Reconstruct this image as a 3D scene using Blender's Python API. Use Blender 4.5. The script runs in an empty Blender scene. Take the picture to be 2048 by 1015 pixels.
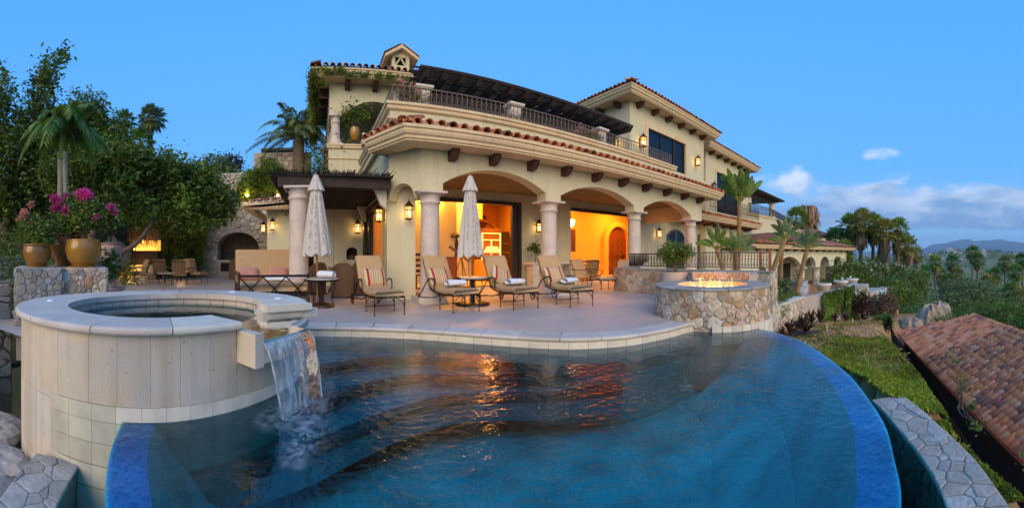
import bpy, math, random
import numpy as np
from mathutils import Vector, Matrix
from math import pi, sin, cos, tan, radians, atan2, hypot, sqrt, floor
random.seed(7)
SC = bpy.context.scene
C = SC.collection

# ------------------------------------------------------------------ camera
# stitched phone panorama: a cylinder camera at the pool's outer rim, looking over the water to the house
cam = bpy.data.cameras.new("camera")
cam_o = bpy.data.objects.new("camera", cam); C.objects.link(cam_o)
CAMZ = 1.27
cam_o.location = (0, 0, CAMZ)
cam.type = 'PANO'
cam.panorama_type = 'CENTRAL_CYLINDRICAL'
cam.central_cylindrical_range_u_min = -1.3838
cam.central_cylindrical_range_u_max = 1.3838
cam.central_cylindrical_range_v_min = -0.6851
cam.central_cylindrical_range_v_max = 0.6865
cam.central_cylindrical_radius = 1.0
cam_o.rotation_euler = (pi/2, 0, -0.5324)
cam.clip_start = 0.05
cam.clip_end = 40000
SC.camera = cam_o

# ------------------------------------------------------------------ sky
SUN_ELEV = radians(9); SUN_AZ = radians(205)      # low sun glow behind the camera, clockwise from +Y
world = bpy.data.worlds.new("World"); SC.world = world
world.use_nodes = True
wt = world.node_tree; wn = wt.nodes; wl = wt.links
wn.clear()
def WN(t, **k):
    n = wn.new(t)
    for a, b in k.items(): setattr(n, a, b)
    return n
w_out = WN('ShaderNodeOutputWorld'); w_bg = WN('ShaderNodeBackground')
sky = WN('ShaderNodeTexSky'); sky.sky_type = 'NISHITA'; sky.sun_disc = False
sky.sun_elevation = SUN_ELEV; sky.sun_rotation = SUN_AZ
sky.altitude = 0; sky.air_density = 1.0; sky.dust_density = 0.6; sky.ozone_density = 3.0
w_tc = WN('ShaderNodeTexCoord')
w_sep = WN('ShaderNodeSeparateXYZ'); wl.new(w_tc.outputs['Generated'], w_sep.inputs[0])
# the evening blue, nearly even over the sky and paler towards the horizon, over the physical sky
w_hr = WN('ShaderNodeValToRGB')
_e = w_hr.color_ramp.elements
_e[0].position = 0.0; _e[0].color = (0.30, 0.56, 0.82, 1)
_e[1].position = 0.75; _e[1].color = (0.055, 0.33, 0.92, 1)
_m = _e.new(0.22); _m.color = (0.115, 0.42, 0.92, 1)
wl.new(w_sep.outputs['Z'], w_hr.inputs[0])
w_hs = WN('ShaderNodeMix', data_type='RGBA', blend_type='MULTIPLY'); w_hs.inputs[0].default_value = 1
w_hs.inputs[7].default_value = (7.7, 7.7, 7.7, 1); wl.new(w_hr.outputs[0], w_hs.inputs[6])
w_mul = WN('ShaderNodeMix', data_type='RGBA'); w_mul.inputs[0].default_value = 0.85
wl.new(sky.outputs[0], w_mul.inputs[6]); wl.new(w_hs.outputs[2], w_mul.inputs[7])
# ---- cumulus bank low over the valley (direction based)
w_at = WN('ShaderNodeMath', operation='ARCTAN2'); wl.new(w_sep.outputs['X'], w_at.inputs[0]); wl.new(w_sep.outputs['Y'], w_at.inputs[1])
w_cmb = WN('ShaderNodeCombineXYZ'); wl.new(w_at.outputs[0], w_cmb.inputs[0])
w_zs = WN('ShaderNodeMath', operation='MULTIPLY'); w_zs.inputs[1].default_value = 2.2; wl.new(w_sep.outputs['Z'], w_zs.inputs[0]); wl.new(w_zs.outputs[0], w_cmb.inputs[1])
w_n1 = WN('ShaderNodeTexNoise'); w_n1.inputs['Scale'].default_value = 5.5; w_n1.inputs['Detail'].default_value = 7; w_n1.inputs['Roughness'].default_value = 0.52
wl.new(w_cmb.outputs[0], w_n1.inputs['Vector'])
w_top = WN('ShaderNodeMapRange'); w_top.inputs[1].default_value = 0.07; w_top.inputs[2].default_value = 0.33; w_top.inputs[3].default_value = 0.26; w_top.inputs[4].default_value = -0.42
wl.new(w_sep.outputs['Z'], w_top.inputs[0])
w_base = WN('ShaderNodeMapRange'); w_base.inputs[1].default_value = 0.045; w_base.inputs[2].default_value = 0.085; w_base.inputs[3].default_value = -0.6; w_base.inputs[4].default_value = 0
wl.new(w_sep.outputs['Z'], w_base.inputs[0])
w_azm = WN('ShaderNodeMapRange'); w_azm.inputs[1].default_value = 0.85; w_azm.inputs[2].default_value = 1.3; w_azm.inputs[3].default_value = -0.45; w_azm.inputs[4].default_value = 0
wl.new(w_at.outputs[0], w_azm.inputs[0])
def wadd(a, b):
    n = WN('ShaderNodeMath', operation='ADD'); wl.new(a, n.inputs[0]); wl.new(b, n.inputs[1]); return n.outputs[0]
dens = wadd(wadd(wadd(w_n1.outputs[0], w_top.outputs[0]), w_base.outputs[0]), w_azm.outputs[0])
w_dr = WN('ShaderNodeMapRange'); w_dr.interpolation_type = 'SMOOTHSTEP'; w_dr.inputs[1].default_value = 0.38; w_dr.inputs[2].default_value = 0.56
wl.new(dens, w_dr.inputs[0])
w_cr = WN('ShaderNodeValToRGB')
w_cr.color_ramp.elements[0].position = 0.09; w_cr.color_ramp.elements[0].color = (0.20, 0.34, 0.58, 1)
w_cr.color_ramp.elements[1].position = 0.23; w_cr.color_ramp.elements[1].color = (0.72, 0.80, 0.92, 1)
w_n2 = WN('ShaderNodeTexNoise'); w_n2.inputs['Scale'].default_value = 9; w_n2.inputs['Detail'].default_value = 5
wl.new(w_cmb.outputs[0], w_n2.inputs['Vector'])
w_n2m = WN('ShaderNodeMath', operation='MULTIPLY_ADD'); w_n2m.inputs[1].default_value = 0.35; w_n2m.inputs[2].default_value = -0.175
wl.new(w_n2.outputs[0], w_n2m.inputs[0])
wl.new(wadd(w_sep.outputs['Z'], w_n2m.outputs[0]), w_cr.inputs[0])
w_cs = WN('ShaderNodeMix', data_type='RGBA', blend_type='MULTIPLY'); w_cs.inputs[0].default_value = 1
w_cs.inputs[7].default_value = (7.0, 7.0, 7.0, 1); wl.new(w_cr.outputs[0], w_cs.inputs[6])
w_mix = WN('ShaderNodeMix', data_type='RGBA'); wl.new(w_mul.outputs[2], w_mix.inputs[6]); wl.new(w_cs.outputs[2], w_mix.inputs[7])
w_df = WN('ShaderNodeMath', operation='MULTIPLY'); w_df.inputs[1].default_value = 0.85; wl.new(w_dr.outputs[0], w_df.inputs[0]); wl.new(w_df.outputs[0], w_mix.inputs[0])
wl.new(w_mix.outputs[2], w_bg.inputs[0]); w_bg.inputs[1].default_value = 0.118
wl.new(w_bg.outputs[0], w_out.inputs[0])

# ------------------------------------------------------------------ afterglow: one very soft warm sun behind the camera
sun = bpy.data.lights.new("sun", 'SUN'); sun_o = bpy.data.objects.new("sun", sun); C.objects.link(sun_o)
sun.energy = 2.2; sun.angle = radians(50); sun.color = (1.0, 0.74, 0.42)
sd = Vector((sin(SUN_AZ)*cos(radians(24)), cos(SUN_AZ)*cos(radians(24)), sin(radians(24))))
sun_o.rotation_euler = (-sd).to_track_quat('-Z', 'Y').to_euler()

SC.view_settings.view_transform = 'Standard'; SC.view_settings.look = 'None'
SC.view_settings.gamma = 1; SC.view_settings.use_curve_mapping = False
SC.view_settings.exposure = 0.6
SC.render.engine = 'CYCLES'
cy = SC.cycles
cy.use_denoising = True
cy.max_bounces = 8; cy.diffuse_bounces = 3; cy.glossy_bounces = 3; cy.transmission_bounces = 4; cy.transparent_max_bounces = 12; cy.volume_bounces = 0
cy.sample_clamp_indirect = 4.0
cy.caustics_reflective = False; cy.caustics_refractive = False
cy.use_light_tree = True
HAZE = 0.00009

# ================================================================== materials
MATS = {}
def _nt(name):
    m = bpy.data.materials.new(name); m.use_nodes = True
    nt = m.node_tree; b = nt.nodes['Principled BSDF']; MATS[name] = m
    return m, nt, nt.nodes, nt.links, b
def mat(name, col, rough=0.8, metal=0.0, var=0.12, scale=6.0, bump=0.0, bscale=30.0, rnd=0.0, hue=None, island=0.0,
        spots=None, spot_scale=30.0, spot_t=0.68, streak=0.0, spec=None, stain=None, trans=0.0, emit=None, emit_s=0.0, coords='Object'):
    """base colour with noise variation, optional per-object / per-island variation, second hue, spots, stains and fine relief"""
    m, nt, N, L, b = _nt(name)
    tc = N.new('ShaderNodeTexCoord'); V = tc.outputs[coords]
    def noise(sc, det=5, rough_=0.55):
        n = N.new('ShaderNodeTexNoise'); n.inputs['Scale'].default_value = sc; n.inputs['Detail'].default_value = det
        n.inputs['Roughness'].default_value = rough_; L.new(V, n.inputs['Vector']); return n.outputs[0]
    def mix(f, a, c, bt='MIX'):
        x = N.new('ShaderNodeMix'); x.data_type = 'RGBA'; x.blend_type = bt
        for s, v in ((0, f), (6, a), (7, c)):
            if hasattr(v, 'links') or hasattr(v, 'is_linked'): L.new(v, x.inputs[s])
            else: x.inputs[s].default_value = v if s == 0 else (*v[:3], 1)
        return x.outputs[2]
    def mr(v, a, b_, c, d):
        x = N.new('ShaderNodeMapRange'); L.new(v, x.inputs[0])
        for i, q in enumerate((a, b_, c, d)): x.inputs[i+1].default_value = q
        return x.outputs[0]
    cur = tuple(col)
    if hue is not None:
        cur = mix(mr(noise(scale*0.6), 0.35, 0.65, 0, 1), cur, hue)
    if rnd > 0 or island > 0:
        if rnd > 0:
            oi = N.new('ShaderNodeObjectInfo'); rv = oi.outputs['Random']; amt = rnd
        else:
            g = N.new('ShaderNodeNewGeometry'); rv = g.outputs['Random Per Island']; amt = island
        r = N.new('ShaderNodeValToRGB'); L.new(rv, r.inputs[0])
        e = r.color_ramp.elements; e[0].color = (1-amt, 1-amt, 1-amt, 1); e[1].color = (1+amt, 1+amt, 1+amt, 1)
        cur = mix(1.0, cur, r.outputs[0], 'MULTIPLY')
    if var > 0:
        v = mr(noise(scale), 0.25, 0.75, 1-var, 1+var)
        cmb = N.new('ShaderNodeCombineColor'); [L.new(v, cmb.inputs[i]) for i in range(3)]
        cur = mix(1.0, cur, cmb.outputs[0], 'MULTIPLY')
    if stain is not None:
        cur = mix(mr(noise(scale*0.25, 6, .65), 0.52, 0.72, 0, stain[3]), cur, stain[:3])
    if streak > 0:
        mpg = N.new('ShaderNodeMapping'); mpg.inputs['Scale'].default_value = (7, 7, .5); L.new(V, mpg.inputs['Vector'])
        ns = N.new('ShaderNodeTexNoise'); ns.inputs['Scale'].default_value = 1.0; ns.inputs['Detail'].default_value = 6; L.new(mpg.outputs[0], ns.inputs['Vector'])
        cur = mix(mr(ns.outputs[0], .50, .75, 0, streak), cur, tuple(c*.62 for c in col))
    if spots is not None:
        cur = mix(mr(noise(spot_scale, 2), spot_t, spot_t+0.04, 0, 1), cur, spots)
    if isinstance(cur, tuple): b.inputs['Base Color'].default_value = (*cur, 1)
    else: L.new(cur, b.inputs['Base Color'])
    b.inputs['Roughness'].default_value = rough; b.inputs['Metallic'].default_value = metal
    if spec is not None: b.inputs['Specular IOR Level'].default_value = spec
    if bump > 0:
        bn = N.new('ShaderNodeBump'); bn.inputs['Strength'].default_value = bump; bn.inputs['Distance'].default_value = 0.02
        L.new(noise(bscale, 6, .6), bn.inputs['Height']); L.new(bn.outputs[0], b.inputs['Normal'])
    if emit is not None:
        b.inputs['Emission Color'].default_value = (*emit, 1); b.inputs['Emission Strength'].default_value = emit_s
    if trans > 0:
        t = N.new('ShaderNodeBsdfTranslucent'); ms = N.new('ShaderNodeMixShader'); ms.inputs[0].default_value = trans
        if isinstance(cur, tuple): t.inputs[0].default_value = (*cur, 1)
        else: L.new(cur, t.inputs[0])
        L.new(b.outputs[0], ms.inputs[1]); L.new(t.outputs[0], ms.inputs[2])
        L.new(ms.outputs[0], N['Material Output'].inputs[0])
    return m

def rampmat(name, cols, rough=0.85, island=False, var=0.2, scale=12, bump=0.3, bscale=40, spec=0.3):
    if not island and 'stone' in name: rampmat(name+'_mix', cols, rough, True, var, scale, bump, bscale, spec)
    """pieces whose colour is picked per object (or per island) from a list"""
    m, nt, N, L, b = _nt(name)
    if island: g = N.new('ShaderNodeNewGeometry'); rv = g.outputs['Random Per Island']
    else: g = N.new('ShaderNodeObjectInfo'); rv = g.outputs['Random']
    r = N.new('ShaderNodeValToRGB'); r.color_ramp.interpolation = 'CONSTANT'; L.new(rv, r.inputs[0])
    e = r.color_ramp.elements; n = len(cols)
    e[0].color = (*cols[0], 1); e[1].position = 1/n; e[1].color = (*cols[1], 1)
    for i in range(2, n):
        q = e.new(i/n); q.color = (*cols[i], 1)
    tc = N.new('ShaderNodeTexCoord')
    ns = N.new('ShaderNodeTexNoise'); ns.inputs['Scale'].default_value = scale; ns.inputs['Detail'].default_value = 6; ns.inputs['Roughness'].default_value = .6
    L.new(tc.outputs['Object'], ns.inputs['Vector'])
    mp = N.new('ShaderNodeMapRange'); L.new(ns.outputs[0], mp.inputs[0]); mp.inputs[1].default_value = .3; mp.inputs[2].default_value = .7; mp.inputs[3].default_value = 1-var; mp.inputs[4].default_value = 1+var
    cc = N.new('ShaderNodeCombineColor'); [L.new(mp.outputs[0], cc.inputs[i]) for i in range(3)]
    x = N.new('ShaderNodeMix'); x.data_type = 'RGBA'; x.blend_type = 'MULTIPLY'; x.inputs[0].default_value = 1
    L.new(r.outputs[0], x.inputs[6]); L.new(cc.outputs[0], x.inputs[7]); L.new(x.outputs[2], b.inputs['Base Color'])
    b.inputs['Roughness'].default_value = rough; b.inputs['Specular IOR Level'].default_value = spec
    n2 = N.new('ShaderNodeTexNoise'); n2.inputs['Scale'].default_value = bscale; n2.inputs['Detail'].default_value = 5
    L.new(tc.outputs['Object'], n2.inputs['Vector'])
    bn = N.new('ShaderNodeBump'); bn.inputs['Strength'].default_value = bump; bn.inputs['Distance'].default_value = .02
    L.new(n2.outputs[0], bn.inputs['Height']); L.new(bn.outputs[0], b.inputs['Normal'])
    return m

def glowmat(name, col, s):
    m, nt, N, L, b = _nt(name)
    e = N.new('ShaderNodeEmission'); e.inputs[0].default_value = (*col, 1); e.inputs[1].default_value = s
    L.new(e.outputs[0], N['Material Output'].inputs[0]); return m

mat('stucco', (.62, .57, .38), .92, var=.07, scale=1.3, bump=.25, bscale=45, stain=(.50, .47, .33, .5), streak=.35, spec=.2)
mat('stucco_pale', (.62, .60, .44), .92, var=.06, scale=1.5, bump=.25, bscale=45, spec=.2)
mat('shaded_plaster', (.20, .14, .06), .9, var=.15, scale=2, bump=.2)  # brown plaster, darkened to hold the unlit ceiling's shade in its colour
mat('trim', (.70, .55, .34), .85, var=.08, scale=3, bump=.2, bscale=60, stain=(.52, .41, .27, .6), streak=.5, spec=.25)
mat('cantera', (.66, .55, .46), .85, var=.12, scale=4, bump=.3, bscale=50, spots=(.38, .29, .24), spot_scale=26, spot_t=.70, hue=(.58, .50, .45), spec=.25)
mat('cantera_pale', (.66, .60, .50), .85, var=.10, scale=4, bump=.3, bscale=50, spots=(.40, .33, .27), spot_scale=26, spot_t=.72, spec=.25)
mat('spa_panel', (.63, .52, .37), .8, var=.14, scale=2.6, bump=.4, bscale=60, spots=(.34, .29, .23), spot_scale=19, spot_t=.69, hue=(.55, .50, .44), rnd=.12, stain=(.44, .37, .24, .7), streak=.7, spec=.25)
mat('spa_tile', (.50, .46, .35), .7, var=.15, scale=5, bump=.25, bscale=50, rnd=.10, stain=(.42, .36, .20, .5), spec=.3)
mat('coping', (.58, .52, .45), .8, var=.16, scale=4, bump=.4, bscale=50, rnd=.07, stain=(.44, .35, .25, .7), spec=.3)
mat('coping_light', (.68, .62, .50), .8, var=.13, scale=5, bump=.25, bscale=60, rnd=.05, spec=.3)
mat('terrace_floor', (.51, .43, .37), .5, var=.13, scale=1.6, bump=.16, bscale=40, stain=(.38, .32, .29, .7), spots=(.33, .27, .26), spot_scale=14, spot_t=.74, spec=.35)
mat('mortar', (.47, .41, .34), .95, var=.15, scale=14, bump=.5, bscale=60, spec=.15)
mat('mortar_dark', (.20, .18, .14), .95, var=.2, scale=14, bump=.5, bscale=60, spec=.1)
rampmat('fieldstone', [(.54, .43, .29), (.46, .34, .25), (.58, .49, .36), (.40, .32, .21), (.52, .37, .29), (.54, .49, .40), (.42, .27, .14), (.58, .45, .28), (.34, .28, .22)], scale=11, bump=.95, bscale=22, var=.36)
rampmat('greystone', [(.30, .28, .24), (.36, .32, .28), (.26, .25, .23), (.33, .29, .22), (.40, .37, .33), (.28, .24, .19)], scale=9, bump=.5, bscale=26)
rampmat('palestone', [(.58, .50, .38), (.50, .42, .32), (.64, .57, .46), (.44, .38, .30), (.54, .44, .34)], scale=9, bump=.5, bscale=26)
rampmat('capstone', [(.32, .31, .27), (.37, .35, .31), (.29, .28, .26), (.35, .31, .26), (.40, .38, .34)], scale=6, bump=.6, bscale=22)
rampmat('clay_tile', [(.42, .15, .07), (.34, .11, .055), (.50, .21, .10), (.24, .09, .05), (.46, .17, .08), (.55, .28, .16), (.17, .07, .045)], scale=14, bump=.25, bscale=50)
rampmat('clay_tile_island', [(.42, .15, .07), (.34, .11, .055), (.50, .21, .10), (.24, .09, .05), (.46, .17, .08), (.55, .28, .16), (.17, .07, .045)], island=True, scale=14, bump=.25, bscale=50)
RTC = [(.88, .29, .10), (.78, .24, .09), (.84, .34, .15), (.52, .17, .09), (.74, .24, .10), (.84, .38, .19), (.38, .15, .10), (.80, .28, .12)]
rampmat('roof_tile', RTC, scale=10, bump=.3, bscale=40)
rampmat('roof_tile_island', RTC, island=True, scale=10, bump=.3, bscale=40)
mat('dark_timber', (.040, .024, .016), .7, var=.35, scale=8, bump=.4, bscale=40)
mat('reed', (.030, .026, .020), .9, var=.3, scale=20)
mat('corbel_wood', (.075, .030, .018), .75, var=.35, scale=9, bump=.4, bscale=40)
mat('iron', (.035, .022, .016), .5, metal=.6, var=.3, scale=20, bump=.15)
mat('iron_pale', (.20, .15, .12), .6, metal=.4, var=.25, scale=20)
mat('bronze', (.10, .055, .03), .45, metal=.7, var=.25, scale=20)
mat('cushion', (.53, .34, .17), .95, var=.08, scale=9, bump=.25, bscale=160, stain=(.44, .31, .19, .4), spec=.1)
mat('cushion_pale', (.50, .40, .26), .95, var=.08, scale=9, bump=.25, bscale=160, spec=.1)
mat('pink_cloth', (.56, .27, .21), .95, var=.08, scale=14, bump=.3, bscale=120, spec=.1)
mat('towel', (.78, .80, .84), .98, var=.04, scale=14, bump=.5, bscale=200, spec=.1)
mat('canvas', (.66, .62, .56), .95, var=.07, scale=5, bump=.25, bscale=90, spec=.1, trans=.15)
mat('teak', (.30, .12, .05), .55, var=.25, scale=14)
mat('wicker', (.19, .11, .055), .8, var=.35, scale=60, bump=.7, bscale=110)
mat('table_stone', (.46, .42, .37), .4, var=.15, scale=14, hue=(.38, .34, .30))
mat('glaze_amber', (.40, .20, .025), .18, var=.22, scale=5, hue=(.33, .15, .02), bump=.12, bscale=14, spec=.6)
mat('glaze_brown', (.30, .12, .022), .2, var=.25, scale=5, hue=(.27, .13, .03), bump=.12, bscale=14, spec=.6)
mat('terracotta', (.40, .22, .14), .9, var=.15, scale=6, bump=.2)
mat('urn_clay', (.36, .24, .20), .9, var=.2, scale=6, bump=.4, stain=(.30, .22, .18, .5))
mat('white_pot', (.66, .63, .54), .7, var=.08, scale=8)
mat('blue_pot', (.30, .38, .60), .3, var=.3, scale=18, hue=(.62, .64, .66))
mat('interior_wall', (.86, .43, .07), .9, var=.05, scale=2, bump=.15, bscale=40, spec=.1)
mat('interior_floor', (.62, .48, .30), .35, var=.1, scale=2)
mat('interior_wood', (.20, .065, .02), .5, var=.35, scale=9, bump=.2)
mat('door_wood', (.22, .055, .018), .45, var=.4, scale=7, bump=.25)
mat('frame_dark', (.030, .020, .014), .5, var=.3, scale=10)
mat('frame_blue', (.075, .095, .105), .6, var=.2, scale=10)
mat('curtain', (.13, .15, .18), .9, var=.25, scale=7, spec=.1)
mat('black_iron', (.012, .011, .010), .6, var=.2, scale=20)
mat('moss_stone', (.045, .045, .028), .95, var=.6, scale=6, bump=.9, bscale=14)
mat('valley', (.15, .17, .07), .95, var=.4, scale=.05, bump=.6, bscale=2, hue=(.27, .23, .13), spec=.1)
mat('soot_and_shade', (.012, .010, .008), .95, var=.2, scale=6)  # soot colour, also painted shade for dark rooms behind windows
mat('oven_wall', (.13, .09, .06), .9, var=.5, scale=4, bump=.5)
mat('wood_trunk', (.15, .11, .075), .9, var=.35, scale=9, bump=.7, bscale=24)
mat('pale_trunk', (.26, .25, .17), .85, var=.25, scale=7, bump=.4, bscale=20)
mat('palm_trunk', (.17, .13, .09), .95, var=.4, scale=10, bump=.8, bscale=24)
mat('banana_trunk', (.34, .17, .06), .8, var=.35, scale=6, bump=.5, bscale=18, hue=(.22, .18, .07))
mat('branch_grey', (.16, .14, .11), .95, var=.3, scale=14)
mat('soil', (.40, .20, .08), .95, var=.45, scale=3.5, bump=1.0, bscale=7, hue=(.42, .26, .13), stain=(.17, .15, .05, .7), spec=.1)
mat('dark_soil', (.03, .022, .018), .95, var=.4, scale=9, bump=.8, bscale=20)
mat('hill_ground', (.06, .08, .03), .95, var=.5, scale=.7, bump=.8, bscale=5, hue=(.08, .06, .035), spec=.1)
mat('rock', (.46, .33, .21), .95, var=.3, scale=2.2, bump=.9, bscale=7, hue=(.34, .26, .19), spec=.15)
mat('waterproofing', (.018, .022, .026), .85, var=.5, scale=3, bump=.5, bscale=9)
mat('green_tile_pool', (.30, .42, .42), .4, var=.1, scale=8)
mat('lamp_glass', (.9, .62, .3), .4, var=.1, scale=20, emit=(1, .55, .16), emit_s=.55)
glowmat('bulb', (1.0, .62, .22), 14)
glowmat('flame', (1.0, .42, .06), 3)
glowmat('flame_core', (1.0, .80, .40), 6)
glowmat('lamp_shade_lit', (1.0, .58, .12), 1.6)
glowmat('ember', (1.0, .30, .03), 1.3)
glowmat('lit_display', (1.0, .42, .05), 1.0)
mat('lamp_glass_off', (.35, .36, .36), .3, var=.1, scale=20)

def leafmat(name, c1, c2, c3, trans=.25, rough=.6):
    if name in ('leaf_dark', 'leaf_mid', 'leaf_bright', 'leaf_blue', 'leaf_yellowish', 'grass_blade'): c1, c2, c3 = [(c[0]*1.75, c[1]*1.45, c[2]*1.1) for c in (c1, c2, c3)]
    m, nt, N, L, b = _nt(name)
    g = N.new('ShaderNodeNewGeometry'); r = N.new('ShaderNodeValToRGB'); L.new(g.outputs['Random Per Island'], r.inputs[0])
    e = r.color_ramp.elements; e[0].color = (*c1, 1); e[1].color = (*c3, 1); q = e.new(.55); q.color = (*c2, 1)
    tc = N.new('ShaderNodeTexCoord'); ns = N.new('ShaderNodeTexNoise'); ns.inputs['Scale'].default_value = 1.1; ns.inputs['Detail'].default_value = 3
    L.new(tc.outputs['Object'], ns.inputs['Vector'])
    mp = N.new('ShaderNodeMapRange'); L.new(ns.outputs[0], mp.inputs[0]); mp.inputs[1].default_value = .35; mp.inputs[2].default_value = .65; mp.inputs[3].default_value = .6; mp.inputs[4].default_value = 1.4
    cc = N.new('ShaderNodeCombineColor'); [L.new(mp.outputs[0], cc.inputs[i]) for i in range(3)]
    x = N.new('ShaderNodeMix'); x.data_type = 'RGBA'; x.blend_type = 'MULTIPLY'; x.inputs[0].default_value = 1
    L.new(r.outputs[0], x.inputs[6]); L.new(cc.outputs[0], x.inputs[7]); L.new(x.outputs[2], b.inputs['Base Color'])
    b.inputs['Roughness'].default_value = rough; b.inputs['Specular IOR Level'].default_value = .3
    t = N.new('ShaderNodeBsdfTranslucent'); L.new(x.outputs[2], t.inputs[0])
    ms = N.new('ShaderNodeMixShader'); ms.inputs[0].default_value = trans
    L.new(b.outputs[0], ms.inputs[1]); L.new(t.outputs[0], ms.inputs[2]); L.new(ms.outputs[0], N['Material Output'].inputs[0])
    return m
leafmat('leaf_dark', (.034, .075, .016), (.068, .130, .026), (.13, .19, .042))
leafmat('leaf_mid', (.038, .090, .018), (.065, .140, .026), (.11, .19, .040))
leafmat('leaf_bright', (.055, .120, .018), (.085, .175, .030), (.13, .22, .05))
leafmat('leaf_yellowish', (.090, .120, .025), (.14, .17, .04), (.20, .20, .06))
leafmat('leaf_blue', (.055, .105, .050), (.085, .145, .065), (.13, .19, .09))
leafmat('leaf_red', (.045, .022, .016), (.075, .035, .02), (.11, .06, .03))
leafmat('leaf_brown', (.22, .13, .06), (.32, .19, .09), (.42, .27, .14))
leafmat('petal_pink', (.75, .03, .30), (.88, .07, .42), (.95, .20, .48), .35)
leafmat('petal_salmon', (.62, .20, .14), (.75, .30, .22), (.80, .45, .38), .3)
leafmat('petal_white', (.6, .6, .55), (.7, .7, .65), (.8, .8, .75), .2)
leafmat('grass_blade', (.075, .125, .010), (.115, .185, .018), (.17, .22, .035), .3)
leafmat('shrub_brown', (.10, .055, .03), (.15, .08, .04), (.17, .11, .05))

def striped(name):
    m, nt, N, L, b = _nt(name)
    tc = N.new('ShaderNodeTexCoord'); sp = N.new('ShaderNodeSeparateXYZ'); L.new(tc.outputs['Generated'], sp.inputs[0])
    r = N.new('ShaderNodeValToRGB'); r.color_ramp.interpolation = 'CONSTANT'; L.new(sp.outputs[0], r.inputs[0])
    cream, red, gold, tan_ = (.62, .50, .32), (.38, .03, .02), (.52, .25, .07), (.42, .22, .12)
    seq = [(0, cream), (.10, red), (.20, cream), (.25, tan_), (.29, cream), (.35, gold), (.41, cream), (.46, tan_), (.50, cream), (.57, gold), (.62, cream), (.68, tan_), (.72, cream), (.78, red), (.86, cream), (.92, tan_), (.96, cream)]
    e = r.color_ramp.elements; e[0].color = (*seq[0][1], 1); e[1].position = seq[1][0]; e[1].color = (*seq[1][1], 1)
    for p, c in seq[2:]:
        q = e.new(p); q.color = (*c, 1)
    L.new(r.outputs[0], b.inputs['Base Color']); b.inputs['Roughness'].default_value = .95; b.inputs['Specular IOR Level'].default_value = .1
striped('stripes')

def mosaic(name, c1, c2, scale, rough=.25, grout=(.25, .35, .45)):
    m, nt, N, L, b = _nt(name)
    tc = N.new('ShaderNodeTexCoord')
    v = N.new('ShaderNodeTexVoronoi'); v.inputs['Scale'].default_value = scale; v.inputs['Randomness'].default_value = .15; L.new(tc.outputs['Object'], v.inputs['Vector'])
    sc = N.new('ShaderNodeSeparateColor'); L.new(v.outputs['Color'], sc.inputs[0])
    r = N.new('ShaderNodeValToRGB'); L.new(sc.outputs[0], r.inputs[0]); e = r.color_ramp.elements
    e[0].color = (*c1, 1); e[1].color = (*c2, 1)
    n = N.new('ShaderNodeTexNoise'); n.inputs['Scale'].default_value = 1.6; n.inputs['Detail'].default_value = 6; L.new(tc.outputs['Object'], n.inputs['Vector'])
    mp = N.new('ShaderNodeMapRange'); L.new(n.outputs[0], mp.inputs[0]); mp.inputs[1].default_value = .3; mp.inputs[2].default_value = .7; mp.inputs[3].default_value = .65; mp.inputs[4].default_value = 1.35
    cc = N.new('ShaderNodeCombineColor'); [L.new(mp.outputs[0], cc.inputs[i]) for i in range(3)]
    x = N.new('ShaderNodeMix'); x.data_type = 'RGBA'; x.blend_type = 'MULTIPLY'; x.inputs[0].default_value = 1
    L.new(r.outputs[0], x.inputs[6]); L.new(cc.outputs[0], x.inputs[7]); L.new(x.outputs[2], b.inputs['Base Color'])
    b.inputs['Roughness'].default_value = rough
mosaic('pool_mosaic', (.03, .46, .40), (.08, .62, .53), 42)
mosaic('step_mosaic', (.02, .27, .27), (.05, .40, .40), 42)
mosaic('pool_dark', (.02, .07, .08), (.04, .12, .12), 42)
mosaic('weir_mosaic', (.01, .30, .56), (.03, .46, .78), 42, .2)
mosaic('spa_mosaic', (.25, .30, .28), (.36, .40, .36), 42)

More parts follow.
